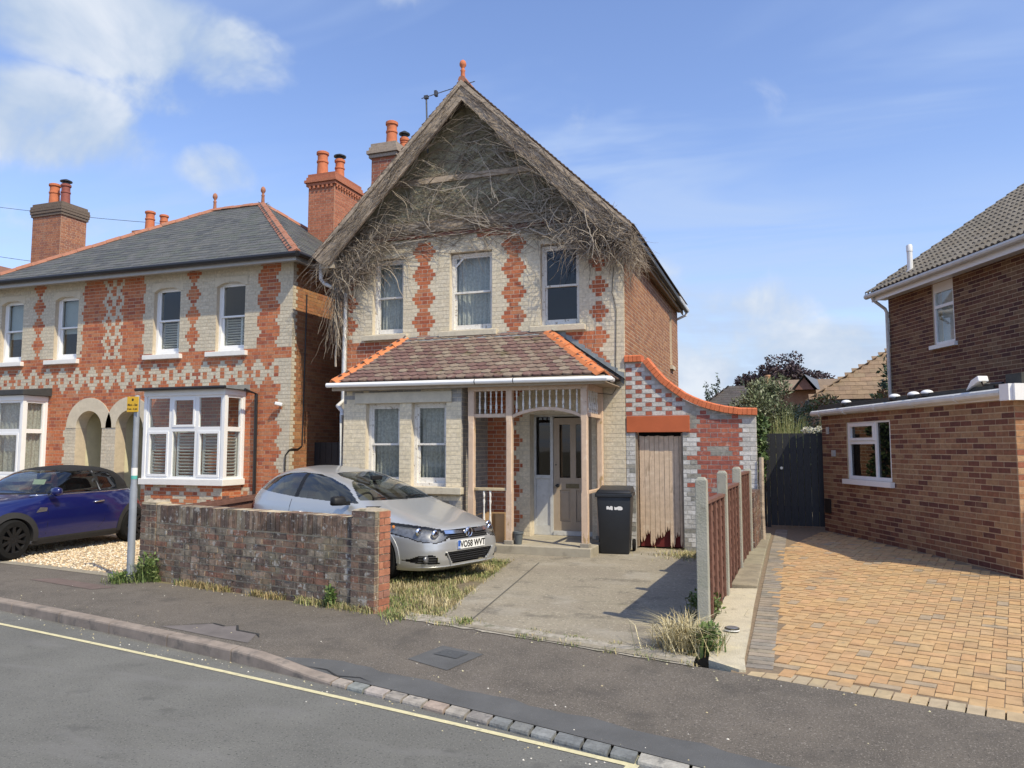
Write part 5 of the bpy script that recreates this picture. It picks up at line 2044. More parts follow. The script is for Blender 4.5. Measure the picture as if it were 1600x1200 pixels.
m_gateblk = mat('black_gate_paint', (0.016, 0.017, 0.019), 0.6, 0.2, 10)
for k in range(8):
    b = MB()
    b.box(-9.29 + k * 0.14, -9.29 + k * 0.14 + 0.132, 13.78, 13.80, 0.03, 1.82)
    b.build('plank', m_gateblk, gt)
b = MB()
b.box(-9.29, -8.18, 13.801, 13.84, 0.35, 0.45)
b.box(-9.29, -8.18, 13.801, 13.84, 1.5, 1.6)
b.build('ledge', m_gateblk, gt)

# ================================================================== THE NEIGHBOUR'S BRICK HOUSE ON THE RIGHT
nb = thing('brick_house', 'dark brown brick house with flat roofed extension along the paved drive', 'house', (RB.x, RB.y, 0), atan2(RD.y, RD.x))
BRN = [(0.215, 0.095, 0.055), (0.27, 0.145, 0.08), (0.15, 0.058, 0.040), (0.30, 0.18, 0.10), (0.235, 0.115, 0.065), (0.255, 0.135, 0.08), (0.115, 0.045, 0.036), (0.28, 0.16, 0.09), (0.18, 0.075, 0.05)]
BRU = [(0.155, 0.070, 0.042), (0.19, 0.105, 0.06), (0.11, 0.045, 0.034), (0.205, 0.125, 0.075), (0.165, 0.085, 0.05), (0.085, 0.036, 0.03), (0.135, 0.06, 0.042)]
m_brick_r = mat('brown_brick', attr=True, rough=0.9, var=0.28, scale=18, bump=0.5, bscale=120, stains=[((0.30, 0.20, 0.12), 1.6, 0.56, 0.72, 0.4), ((0.12, 0.075, 0.055), 3.0, 0.60, 0.74, 0.4)])
m_mortar_r = mat('brown_mortar', (0.46, 0.35, 0.235), 0.95, 0.2, 10)
EXL = 4.99
wz0, wz1 = 1.17, 2.17
rh = [(2.71, 4.08, wz0, wz1)]
b = MB()
wall_core(b, (0, 0, 0), (1, 0, 0), (0, 1, 0), EXL, -0.1, 2.36, rh, 0.25)
ext_wall = b.build('extension_wall', m_mortar_r, nb, recalc=False)
b = MB()
wall_core(b, (0, -3.4, 0), (0, 1, 0), (-1, 0, 0), 3.4 - 0.002, -0.1, 2.36, [], 0.25)
ext_end = b.build('extension_end_wall', m_mortar_r, nb, recalc=False)
NP = Pieces('brick', m_brick_r, 300)
brick_wall(NP, (0, 0, 0), (1, 0, 0), (0, 1, 0), EXL, 0.11, 2.36, None, lambda r, u, z: rng.choice(BRN), holes=rh, parent=ext_wall, joint=0.013)
brick_wall(NP, (0, -3.4, 0), (0, 1, 0), (-1, 0, 0), 3.4, 0.11, 2.36, None, lambda r, u, z: rng.choice([(0.33, 0.165, 0.085), (0.38, 0.21, 0.11), (0.27, 0.10, 0.06), (0.42, 0.26, 0.15)]), parent=ext_end, header=0.1125)
uh = [(4.97, 5.62, 3.72, 4.94)]
b = MB()
UY = -2.65
wall_core(b, (-3.0, UY, 0), (1, 0, 0), (0, 1, 0), 10.19, 2.2, 4.96, [(h[0] + 3, h[1] + 3, h[2], h[3]) for h in uh], 0.25)
up_wall = b.build('upper_wall', m_mortar_r, nb, recalc=False)
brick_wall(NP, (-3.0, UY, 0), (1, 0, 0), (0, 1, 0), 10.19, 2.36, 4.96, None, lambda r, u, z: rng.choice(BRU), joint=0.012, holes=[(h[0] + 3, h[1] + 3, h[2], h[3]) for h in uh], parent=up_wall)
NP.flush(nb, ext_wall)
b = MB()
b.box(6.95, 7.19, -9.0, UY - 0.26, 0.0, 4.96)
b.box(EXL - 0.25, EXL - 0.01, UY, -0.26, 0.0, 2.36)
b.box(EXL - 0.24, 7.18, UY - 0.24, UY - 0.01, 0.0, 2.36)
b.build('rear_walls', mat('plain_brown', (0.17, 0.085, 0.055), 0.9, 0.25, 9), nb)  # even brown for walls without single bricks
# flat roof, gutter, fascia
b = MB()
b.box(-0.10, EXL + 0.06, UY - 0.0, 0.04, 2.375, 2.44)
b.build('flat_roof', mat('roofing_felt', (0.05, 0.052, 0.05), 0.85, 0.25, 9), nb)
b = MB()
b.box(0.3, EXL + 0.05, 0.005, 0.03, 2.441, 2.485)
b.build('felt_kerb', MATS['roofing_felt'], nb)
b = MB()
b.box(-0.12, EXL + 0.08, 0.0072, 0.04, 2.29, 2.374)
b.build('fascia', m_upvc, nb)
b = MB()
b.tube([(0.05, 0.10, 2.372), (EXL + 0.15, 0.10, 2.335)], 0.055, 10)
g_ = b.build('gutter', mat('dull_upvc', (0.62, 0.62, 0.60), 0.45, 0.1, 8), nb)
for x in (0.9, 1.9, 2.9, 3.9, 4.8):
    b = MB()
    b.tube([(x, 0.10, 2.366 - 0.0075 * x), (x + 0.05, 0.10, 2.366 - 0.0075 * x)], 0.061, 10)
    b.build('gutter_bracket', MATS['dull_upvc'], g_)
b = MB()
b.box(-0.16, -0.121, -3.4, 0.10, 2.27, 2.47)
b.box(-0.12, 0.04, 0.041, 0.15, 2.27, 2.47)
b.build('end_fascia', m_upvc, nb)
b = MB()
b.box(-0.15, 0.12, -3.4, 0.0, 2.475, 2.60)
b.build('roof_upstand', MATS['roofing_felt'], nb)
# extension window
O3 = ((0, 0, 0), (1, 0, 0), (0, 1, 0))
b = MB()
rect_frame(b, *O3, 2.71, 4.08, wz0, wz1, 0.06, 0.02, 0.09)
pbox(b, *O3, 3.15, 3.21, wz0 + 0.06, wz1 - 0.06, 0.021, 0.089)
pbox(b, *O3, 3.21, 4.02, 1.765, 1.825, 0.021, 0.089)
rect_frame(b, *O3, 3.212, 4.018, 1.826, 2.108, 0.045, 0.005, 0.07)
win = b.build('window', m_upvc, nb)
for (a, c_, z0, z1) in ((2.77, 3.15, wz0 + 0.06, wz1 - 0.06), (3.21, 4.02, wz0 + 0.06, 1.765), (3.257, 3.973, 1.871, 2.063)):
    b = MB()
    pbox(b, *O3, a, c_, z0, z1, 0.05, 0.056)
    b.build('pane', m_glass_dk, win)
b = MB()
pbox(b, *O3, 2.64, 4.16, 1.085, 1.168, -0.07, 0.09)
b.build('sill', m_upvc, win)
b = MB()
z = 1.27
while z < 1.75:
    b.bar((3.25, -0.16, z), (3.8, -0.16, z), 0.04, 0.006, upv=(0, 0.7, 1))
    z += 0.05
ob = b.build('venetian_blind', mat('dark_blind', (0.16, 0.17, 0.18), 0.6, 0.05, 8))
ob.location = nb.location
ob.rotation_euler = nb.rotation_euler
tag(ob, 'dark slatted blind behind the window of the brick extension', 'blind')
b = MB()
b.box(0.26, 4.7, -0.6, -0.58, 0.1, 2.36)
b.build('dark_panel', m_dark, nb)  # black sheet added so the extension window reads as an unlit room
# upper window up to the soffit
O4 = ((0, UY, 0), (1, 0, 0), (0, 1, 0))
b = MB()
rect_frame(b, *O4, 4.97, 5.62, 3.72, 4.94, 0.05, 0.02, 0.08, top=0.19)
pbox(b, *O4, 5.02, 5.57, 4.44, 4.50, 0.021, 0.079)
win = b.build('window', m_upvc, nb)
for (z0, z1) in ((3.77, 4.44), (4.50, 4.75)):
    b = MB()
    pbox(b, *O4, 5.02, 5.57, z0, z1, 0.05, 0.056)
    b.build('pane', m_glass, win)
b = MB()
pbox(b, *O4, 4.90, 5.70, 3.64, 3.715, -0.07, 0.06)
b.build('sill', m_upvc, win)
b = MB()
b.box(5.0, 5.6, UY - 0.2, UY - 0.185, 3.75, 4.8)
ob = b.build('roller_blind', mat('white_blind', (0.62, 0.68, 0.70), 0.7, 0.05, 5))
ob.location = nb.location
ob.rotation_euler = nb.rotation_euler
tag(ob, 'pale blind in the upper window of the brown brick house', 'blind')
# eaves and tiled roof
b = MB()
b.box(-3, 7.27, UY + 0.0075, UY + 0.30, 4.945, 4.97)
b.build('soffit', m_upvc, nb)
b = MB()
b.box(-3, 7.28, UY + 0.301, UY + 0.325, 4.90, 5.10)
b.build('fascia', m_upvc, nb)
b = MB()
b.tube([(-3, UY + 0.385, 5.075), (7.40, UY + 0.385, 5.04)], 0.058, 10)
b.tube([(7.18, UY + 0.38, 5.02), (7.18, UY + 0.34, 4.93), (7.17, UY + 0.09, 4.74), (7.16, UY + 0.06, 4.66), (7.16, UY + 0.06, 2.4)], 0.036, 8)
b.build('gutter', MATS['dull_upvc'], nb)
RT = tan(radians(34))
ez2 = 5.10
yE, yT = UY + 0.37, UY - 4.6
b = MB()
b.prism([(yE, ez2), (yT, ez2 + RT * (yE - yT)), (yT, ez2 + RT * (yE - yT) - 0.1), (yE, ez2 - 0.06)], 'x', -3.0, 7.30)
nroof = b.build('roof', mat('tile_underlay', (0.05, 0.045, 0.04), 0.9, 0.1), nb)
cs_ = [(-0.5, 0.0), (-0.42, 0.0), (-0.30, 1.0), (-0.16, 1.0), (-0.04, 0.0), (0.08, 0.0), (0.2, 1.0), (0.34, 1.0), (0.46, 0.0), (0.5, 0.0)]
nv = len(cs_)
T_ROLL = ([(x, y - 0.2, z) for z in (-0.5, 0.5) for x, y in cs_] + [(x, y - 1.0, -0.5) for x, y in cs_],
          [(i, i + 1, nv + i + 1, nv + i) for i in range(nv - 1)] + [(i, 2 * nv + i, 2 * nv + i + 1, i + 1) for i in range(nv - 1)])
m_ctile = mat('concrete_tile', attr=True, rough=0.9, var=0.25, scale=14, bump=0.5, bscale=60, stains=[((0.20, 0.19, 0.15), 5, 0.56, 0.7, 0.5), ((0.07, 0.065, 0.06), 7, 0.58, 0.7, 0.5)])
CT = Pieces('roof_tile', m_ctile, 300, T_ROLL)
tcol = [(0.175, 0.158, 0.135), (0.155, 0.14, 0.12), (0.19, 0.172, 0.15), (0.165, 0.145, 0.12)]
rows = 18
wv = Vector((0, -cos(radians(34)), sin(radians(34))))
nvv = Vector((0, sin(radians(34)), cos(radians(34))))
for r in range(rows):
    s = -0.05 + r * 0.315
    for k in range(34):
        xx = 7.36 - 0.15 - k * 0.30
        c_ = Vector((xx, yE, ez2)) + wv * (s + 0.2) + nvv * 0.032
        th = 0.075
        w2 = wv * cos(th) - nvv * sin(th)
        n2 = nvv * cos(th) + wv * sin(th)
        CT.add(c_, Vector((1, 0, 0)), n2, w2, 0.298, 0.034, 0.40, rng.choice(tcol))
CT.flush(nb, nroof)
b = MB()
b.lathe([(0.055, -0.2), (0.055, 0.40), (0.062, 0.405), (0.062, 0.52), (0.05, 0.55)], (6.35, UY - 0.02, 5.40), 12)
b.lathe([(0.13, -0.14), (0.075, 0.02)], (6.35, UY - 0.02, 5.38), 12)
b.build('flue_pipe', m_upvc, nb, smooth=True, auto=0.5)
# little things fixed on the wall
b = MB()
pbox(b, *O3, 4.48, 4.56, 1.55, 1.66, -0.05, -0.006)
b.build('outside_light', mat('grey_fitting', (0.45, 0.45, 0.44), 0.5, 0.1, 9), nb)
b = MB()
pbox(b, *O3, 4.72, 4.94, 0.52, 0.78, -0.02, -0.006)
b.build('air_vent', m_black, nb)
b = MB()
pbox(b, *O3, 4.70, 4.78, 1.95, 2.08, -0.03, -0.006)
b.build('alarm_box', MATS['grey_fitting'], nb)


def to_world(x, y, z):
    return Vector((RB.x, RB.y, 0)) + RD * x + RN * y + Vector((0, 0, z))


for (x, lbl) in ((4.05, 'white dome light on the flat roof edge furthest from the road'), (2.55, 'white dome light on the flat roof edge above the extension window'), (2.05, 'white dome light on the flat roof edge, second from the floodlight'),
                 (1.72, 'white dome light on the flat roof edge next to the floodlight')):
    t = thing('dome_light', lbl, 'light', to_world(x, 0.0, 2.44), 0, 'dome lights along the flat roof')
    b = MB()
    b.lathe([(0.085, 0.035), (0.085, 0.055), (0.07, 0.075), (0.04, 0.09), (0.005, 0.095)], (0, 0, 0), 12)
    b.build('dome', m_upvc, t, smooth=True)
    b = MB()
    b.lathe([(0.095, 0.0), (0.095, 0.035)], (0, 0, 0), 12)
    b.build('base', m_black, t)
t = thing('floodlight', 'white floodlight tilted up on the flat roof edge', 'light', to_world(0.62, 0.0, 2.45), atan2(RD.y, RD.x))
b = MB()
vs = [(-0.11, -0.07, 0.10), (0.16, -0.07, -0.005), (0.16, 0.07, -0.005), (-0.11, 0.07, 0.10), (-0.09, -0.07, 0.175), (0.05, -0.07, 0.125), (0.05, 0.07, 0.125), (-0.09, 0.07, 0.175)]
b.add(vs, BOXF)
b.build('head', m_upvc, t, bevel=0.012)
b = MB()
b.bar((-0.08, 0, 0.12), (-0.14, 0, 0.03), 0.05, 0.03)
b.tube([(-0.12, 0, 0.05), (-0.45, 0, 0.04)], 0.025, 8)
b.build('bracket', m_black, t)

# ================================================================== GATE WALL BESIDE THE HOUSE
GY = 12.965
gw = thing('gate_wall', 'swept brick wall with orange coping and a boarded gate beside the house', 'wall', (-1.45, GY, 0), world=True)
botp = [(-2.525, 3.17), (-2.22, 3.17), (-2.14, 3.06), (-2.03, 2.925), (-1.92, 2.80), (-1.75, 2.66), (-1.57, 2.53), (-1.42, 2.45), (-1.26, 2.38), (-1.07, 2.32), (-0.88, 2.275), (-0.65, 2.24), (-0.38, 2.23)]


def gtop(x):
    for i in range(len(botp) - 1):
        if botp[i][0] <= x <= botp[i + 1][0]:
            t = (x - botp[i][0]) / (botp[i + 1][0] - botp[i][0])
            return botp[i][1] + (botp[i + 1][1] - botp[i][1]) * t
    return botp[-1][1] if x > 0 or x > botp[-1][0] else botp[0][1]


gx0, gx1 = -2.522, -0.40
door_h = (-2.36 - gx0, -1.57 - gx0, -0.1, 1.97)
b = MB()
poly = [(gx0, -0.1), (-2.36, -0.1), (-2.36, 1.97), (-1.57, 1.97), (-1.57, -0.1), (gx1, -0.1)] + [(min(x, gx1), z) for x, z in botp[::-1]]
poly[-1] = (gx0, 3.17)
# build in three convex-ish strips so that the outline stays simple
for i in range(len(botp) - 1):
    xa, xb = max(botp[i][0], gx0), min(botp[i + 1][0], gx1)
    b.prism([(xa, 1.97), (xb, 1.97), (xb, botp[i + 1][1]), (xa, botp[i][1])], 'y', GY, GY + 0.215)
b.box(gx0, -2.36, GY, GY + 0.215, -0.1, 1.97)
b.box(-1.57, gx1, GY, GY + 0.215, -0.1, 1.97)
gcore = b.build('wall_core', mat('gate_wall_mortar', (0.42, 0.40, 0.36), 0.95, 0.2, 10, stains=[((0.27, 0.25, 0.22), 5, 0.55, 0.7, 0.5)]), gw, recalc=False)
WHB = [(0.56, 0.55, 0.53), (0.52, 0.51, 0.49), (0.60, 0.59, 0.575), (0.47, 0.465, 0.45)]
GRB = [(0.29, 0.28, 0.25), (0.25, 0.245, 0.22), (0.33, 0.315, 0.28)]
RDB = [(0.33, 0.10, 0.07), (0.37, 0.115, 0.075), (0.29, 0.09, 0.07), (0.40, 0.13, 0.08)]
m_brick_g = mat('gate_wall_brick', attr=True, rough=0.9, var=0.25, scale=20, bump=0.6, bscale=90, stains=[((0.46, 0.45, 0.42), 8, 0.60, 0.70, 0.5), ((0.16, 0.145, 0.12), 6, 0.60, 0.72, 0.4)])
GP = Pieces('brick', m_brick_g, 300)


def gate_col(r, u, z):
    x = gx0 + u
    if x < -1.46:
        if z < 1.97:
            return rng.choice(WHB if rng.random() < 0.75 else GRB)
        return None
    d = abs(x + 0.96) / 0.46 + abs(((z + 0.32) % 0.75) - 0.375) / 0.375
    if x > -0.62:
        return rng.choice(WHB)
    if z < 0.85:
        return rng.choice(WHB) if rng.random() < 0.9 else rng.choice(GRB)
    if abs(x + 0.98) < 0.34 + 0.05 * ((r * 7) % 3) - 0.05 * ((r * 5) % 2):
        inner = abs(x + 0.96) / 0.17 + abs(((z - 1.32) % 0.62) - 0.31) / 0.14
        return rng.choice(RDB if inner > 1.0 else GRB)
    return rng.choice(GRB if rng.random() < 0.7 else WHB)


brick_wall(GP, (gx0, GY, 0), (1, 0, 0), (0, -1, 0), gx1 - gx0, 0.0, 3.17, None, lambda r, u, z: gate_col(r, u, z) if (gx0 + u > -1.57 or z < 1.97) else None, header=0.1125, holes=[door_h, (0.0, -1.57 - gx0, 1.95, 2.25)], top=lambda u: gtop(gx0 + u) - 0.03)
# chequered panel above the gate: red headers between white stretchers
for r in range(15):
    z = 2.25 + r * 0.075 + 0.0375
    x = gx0 + 0.003 + (0.0 if r % 2 == 0 else -0.168)
    head = True
    while x < -1.2:
        wdt = 0.1125 if head else 0.225
        a0, a1 = max(x, gx0 + 0.003), min(x + wdt, -1.2)
        xc = (a0 + a1) / 2
        if a1 - a0 > 0.04 and xc < -1.2 and z < gtop(xc) - 0.03 and not (z < 2.245 and xc < -1.4) and xc < -1.575:
            GP.add((xc, GY - 0.004 + 0.015, z), (1, 0, 0), (0, -1, 0), (0, 0, 1), a1 - a0 - 0.01, 0.03, 0.065, rng.choice(RDB if head else WHB))
        x += wdt
        head = not head
# right end of the wall
brick_wall(GP, (gx1, GY, 0), (0, 1, 0), (1, 0, 0), 0.215, 0.0, 2.2, None, lambda r, u, z: rng.choice(WHB if z > 0.8 else [(0.17, 0.10, 0.075), (0.14, 0.085, 0.07)]))
GP.flush(gw, gcore)
m_coping = mat('orange_coping', (0.56, 0.155, 0.062), 0.8, 0.15, 14, 0.3, 90, stains=[((0.42, 0.12, 0.055), 10, 0.56, 0.7, 0.5)])
# coping bricks on edge, following the sweep
path = [(-2.53, 3.17), (-2.20, 3.17)]
acc = []
pts = botp[1:]
# arc-length sample along the sweep
S_, L_ = [0.0], 0.0
for i in range(len(pts) - 1):
    L_ += hypot(pts[i + 1][0] - pts[i][0], pts[i + 1][1] - pts[i][1])
    S_.append(L_)


def sweep(s):
    for i in range(len(S_) - 1):
        if s <= S_[i + 1] or i == len(S_) - 2:
            t = (s - S_[i]) / (S_[i + 1] - S_[i])
            p = (pts[i][0] + (pts[i + 1][0] - pts[i][0]) * t, pts[i][1] + (pts[i + 1][1] - pts[i][1]) * t)
            return p


nb_ = int(L_ / 0.073)


def coping_brick(p, ang, ln, h=0.115):
    b = MB()
    ux_ = Vector((cos(ang), 0, sin(ang)))
    wz_ = Vector((-sin(ang), 0, cos(ang)))
    c_ = Vector((p[0], GY + 0.1, p[1])) + wz_ * (h / 2 + 0.004)
    hu = ln / 2 - 0.003
    prof = [(-0.165, -h / 2), (0.165, -h / 2), (0.165, h / 2 - 0.02), (0.13, h / 2), (-0.13, h / 2), (-0.165, h / 2 - 0.02)]
    vs = []
    for s in (-hu, hu):
        for (yy, ww) in prof:
            vs.append(c_ + ux_ * s + Vector((0, yy, 0)) + wz_ * ww)
    b.add(vs, [(0, 1, 2, 3, 4, 5)[::-1], (6, 7, 8, 9, 10, 11)] + [(j, (j + 1) % 6, 6 + (j + 1) % 6, 6 + j) for j in range(6)])
    return b.build('coping_brick', m_coping, gw)


x = -2.49
while x < -2.20:
    coping_brick((x, 3.17), 0, 0.073)
    x += 0.074
for i in range(nb_):
    s = (i + 0.5) * L_ / nb_
    p0, p1 = sweep(max(0, s - 0.04)), sweep(min(L_, s + 0.04))
    coping_brick(sweep(s), atan2(p1[1] - p0[1], p1[0] - p0[0]), L_ / nb_)
b = MB()
b.box(-2.505, -1.45, GY - 0.03, GY + 0.10, 1.965, 2.242)
b.build('lintel', mat('orange_lintel', (0.47, 0.115, 0.042), 0.75, 0.08, 5, 0.2, 60), gw, bevel=0.006)
# boarded gate with rotten feet
bg_ = thing('boarded_gate', 'old peach painted plank gate with rotten ragged bottom', 'gate', (-1.97, GY + 0.12, 0.05), world=True)
m_gate = mat('peeling_gate_paint', (0.60, 0.46, 0.335), 0.85, 0.15, 12, 0.5, 50, stains=[((0.30, 0.22, 0.15), 7, 0.60, 0.68, 0.7, (3, 1, 0.4)), ((0.68, 0.58, 0.46), 6, 0.58, 0.7, 0.5), ((0.16, 0.11, 0.075), 30, 0.67, 0.74, 0.8)])
x = -2.31
k = 0
feet = [0.16, 0.28, 0.10, 0.22, 0.24, 0.34, 0.08, 0.25, 0.10]
while x < -1.62 and k < 9:
    w_ = 0.078 + rng.uniform(-0.006, 0.006)
    b = MB()
    f0 = feet[k]
    jag = [(x, f0), (x + w_ * 0.25, f0 - 0.05), (x + w_ * 0.45, f0 + 0.06), (x + w_ * 0.7, f0 - 0.03), (x + w_, f0 + 0.03), (x + w_, 1.905 + rng.uniform(-.01, .01)), (x, 1.90 + rng.uniform(-.01, .01))]
    b.prism(jag, 'y', GY + 0.10 + rng.uniform(-.004, .004), GY + 0.125)
    b.build('plank', m_gate, bg_)
    x += w_ + 0.005
    k += 1
b = MB()
b.box(-2.33, -1.60, GY + 0.13, GY + 0.16, 0.42, 0.52)
b.box(-2.33, -1.60, GY + 0.13, GY + 0.16, 1.55, 1.65)
b.box(-1.60, -1.575, GY + 0.02, GY + 0.12, 0.05, 1.95)
b.box(-2.358, -2.33, GY + 0.02, GY + 0.12, 0.05, 1.95)
b.build('ledge', mat('gate_frame_old', (0.25, 0.19, 0.14), 0.9, 0.25, 10, 0.4), bg_)
b = MB()
b.box(-2.32, -1.61, GY + 0.165, GY + 0.18, 0.04, 0.5)
b.build('kick_board', mat('red_board', (0.12, 0.012, 0.012), 0.8, 0.3, 10), bg_)
b = MB()
b.box(-2.36, -1.57, GY + 0.3, GY + 0.32, 0, 1.97)
b.build('backing', m_dark, bg_)

# ================================================================== GARDEN WALL IN FRONT
ga = atan2(7.12 - 7.98, -4.02 + 8.03)
wl_ = thing('garden_wall', 'low weathered brick garden wall with soldier course along the pavement', 'wall', (-8.03, 7.98, 0), ga)
GWL = hypot(4.01, 0.86)
m_brick_w = mat('weathered_brick', attr=True, rough=0.95, var=0.35, scale=14, bump=0.9, bscale=60,
                stains=[((0.062, 0.05, 0.042), 3.2, 0.46, 0.66, 0.8), ((0.24, 0.225, 0.14), 2.2, 0.56, 0.70, 0.5), ((0.05, 0.04, 0.034), 7.0, 0.52, 0.66, 0.7, (2.5, 2.5, 0.4)), ((0.44, 0.42, 0.38), 13, 0.585, 0.66, 0.85), ((0.38, 0.36, 0.33), 34, 0.60, 0.68, 0.7)])
m_brick_wr = mat('pier_brick', attr=True, rough=0.9, var=0.25, scale=14, bump=0.6, bscale=80, stains=[((0.16, 0.10, 0.07), 6, 0.57, 0.7, 0.5), ((0.3, 0.25, 0.12), 3, 0.62, 0.74, 0.4)])
m_mortar_w = mat('old_mortar', (0.50, 0.42, 0.29), 0.95, 0.25, 12, 0.5, 80, stains=[((0.17, 0.14, 0.10), 6, 0.55, 0.7, 0.6)])
OLD = [(0.225, 0.145, 0.10), (0.26, 0.175, 0.125), (0.17, 0.11, 0.085), (0.30, 0.22, 0.16), (0.24, 0.125, 0.085), (0.285, 0.235, 0.175), (0.205, 0.165, 0.13), (0.14, 0.10, 0.08)]
OLDR = [(0.36, 0.145, 0.085), (0.40, 0.17, 0.10), (0.32, 0.125, 0.075), (0.29, 0.14, 0.10)]  # cleaner red bricks of the pier end; sunlit brightness put into the colour
b = MB()
b.box(0.012, GWL - 0.012, 0.006, 0.209, -0.1, 0.962)
b.box(GWL - 0.320, GWL - 0.007, -0.022, 0.209, -0.1, 1.04)
b.box(0.012, 0.318, -0.01, 0.209, -0.1, 0.99)
wcore = b.build('wall_core', m_mortar_w, wl_, recalc=False)
WP = Pieces('brick', m_brick_w, 300)
brick_wall(WP, (0.335, 0, 0), (1, 0, 0), (0, -1, 0), GWL - 0.335 - 0.345, -0.02, 0.73, None, lambda r, u, z: rng.choice(OLD), header=0.1125, depth=0.224, proud=0.005, jitter=0.005, joint=0.014)
x = 0.335
while x < GWL - 0.35:
    WP.add((x + 0.0365, 0.107, 0.852), (1, 0, 0), (0, -1, 0), (0, 0, 1), 0.064, 0.224 + rng.uniform(-.004, .006), 0.222 + rng.uniform(-.006, .006), rng.choice(OLD))
    x += 0.0745
WP.flush(wl_, wcore)
WP2 = Pieces('pier_brick', m_brick_wr, 300)
WP3 = Pieces('pier_brick', m_brick_w, 300)
X_, Y_, Z_ = Vector((1, 0, 0)), Vector((0, 1, 0)), Vector((0, 0, 1))
for r in range(14):
    z = -0.02 + r * 0.0755 + 0.0375
    sp = ((GWL - 0.328, GWL - 0.112), (GWL - 0.100, GWL)) if r % 2 else ((GWL - 0.328, GWL - 0.228), (GWL - 0.216, GWL))
    for (a, e) in sp:         # front skin of the pier next to the drive
        WP3.add(((a + e) / 2, 0.002, z), X_, -Y_, Z_, e - a, 0.062, 0.064, rng.choice(OLD))
    for (a, e) in (((0.046, 0.215),) if r % 2 else ((0.046, 0.110), (0.122, 0.215))):   # its end face
        WP2.add((GWL - 0.06, (a + e) / 2, z), Y_, X_, Z_, e - a, 0.125 + rng.uniform(-.004, .004), 0.064, rng.choice(OLDR))
    if r < 13:
        for (a, e) in (((0.0, 0.212), (0.224, 0.325)) if r % 2 else ((0.0, 0.10), (0.112, 0.325))):
            WP3.add(((a + e) / 2, 0.10, z), X_, -Y_, Z_, e - a, 0.226, 0.064, rng.choice(OLD))
WP3.flush(wl_, wcore)
WP2.flush(wl_, wcore)
# crumbling mortar caps on the piers
m_cap = mat('mortar_cap', (0.36, 0.31, 0.235), 0.95, 0.3, 9, 0.9, 40, stains=[((0.13, 0.12, 0.07), 7, 0.53, 0.68, 0.8)])
for (x0, x1, y0, y1, z, h) in ((0.0, 0.33, -0.015, 0.215, 0.962, 0.07), (GWL - 0.335, GWL - 0.005, -0.03, 0.215, 1.037, 0.032)):
    b = MB()
    n = 8
    for i in range(n + 1):
        for j in range(n + 1):
            t, s = i / n, j / n
            dd = min(t, 1 - t, s, 1 - s) * 4
            b.v.append((x0 + (x1 - x0) * t, y0 + (y1 - y0) * s, z + h * min(1, dd) ** 0.6 * (0.75 + 0.35 * mnoise.noise(Vector((t * 5 + x0, s * 5, 1))))))
    for i in range(n):
        for j in range(n):
            b.f.append((i * (n + 1) + j, (i + 1) * (n + 1) + j, (i + 1) * (n + 1) + j + 1, i * (n + 1) + j + 1))
            b.c.append(None)
    b.build('mortar_cap', m_cap, wl_, smooth=True)

# ================================================================== FENCES, BLACK GATE
m_fence = mat('brown_fence_stain', (0.155, 0.075, 0.055), 0.8, 0.2, 10, 0.5, 50, stains=[((0.09, 0.045, 0.035), 8, 0.56, 0.7, 0.6), ((0.235, 0.14, 0.105), 12, 0.6, 0.7, 0.4)])
m_postc = mat('concrete_post', (0.33, 0.325, 0.275), 0.92, 0.15, 6, 0.6, 70, stains=[((0.22, 0.235, 0.185), 3, 0.52, 0.7, 0.6), ((0.17, 0.15, 0.11), 9, 0.6, 0.72, 0.5)])
fn = thing('panel_fence', 'brown wooden panel fence with concrete posts beside the block paved drive', 'fence', (-0.72, 7.3, 0), radians(90) - math.atan(0.053))
# local x runs along the fence away from the road; local y to the left (over our drive)
py_ = [0.0, 1.48, 2.92, 4.30]
ph_ = [1.43, 1.45, 1.46, 1.40]
for x, h in zip(py_, ph_):
    b = MB()
    b.prism([(x - 0.05, -0.052), (x + 0.05, -0.052), (x + 0.05, 0.052), (x - 0.05, 0.052)], 'z', -0.2, h - 0.03)
    b.add([(x - 0.05, -0.052, h - 0.03), (x + 0.05, -0.052, h - 0.03), (x + 0.05, 0.052, h - 0.03), (x - 0.05, 0.052, h - 0.03), (x - 0.035, -0.03, h), (x + 0.035, -0.03, h), (x + 0.035, 0.03, h), (x - 0.035, 0.03, h)], BOXF[1:])
    b.build('post', m_postc, fn, bevel=0.006)
for k in range(3):
    x0, x1 = py_[k] + 0.052, py_[k + 1] - 0.052
    zb, zt = 0.10, (1.19, 1.25, 1.36)[k]
    z = zb
    i = 0
    while z < zt - 0.03:
        b = MB()
        b.add([(x0, -0.006, z), (x1, -0.006, z), (x1, 0.012, z), (x0, 0.012, z), (x0, 0.004, min(z + 0.12, zt - 0.02)), (x1, 0.004, min(z + 0.12, zt - 0.02)), (x1, 0.016, min(z + 0.12, zt - 0.02)), (x0, 0.016, min(z + 0.12, zt - 0.02))], BOXF)
        b.build('board', m_fence, fn)
        z += 0.108
        i += 1
    for q in range(5):
        xx = x0 + 0.02 + q * (x1 - x0 - 0.04) / 4
        b = MB()
        b.box(xx - 0.02, xx + 0.02, -0.028, -0.0065, zb - 0.02, zt - 0.02)
        b.build('batten', m_fence, fn)
    b = MB()
    b.box(x0, x1, -0.035, 0.035, zt - 0.019, zt + 0.012)
    b.build('capping', m_fence, fn)
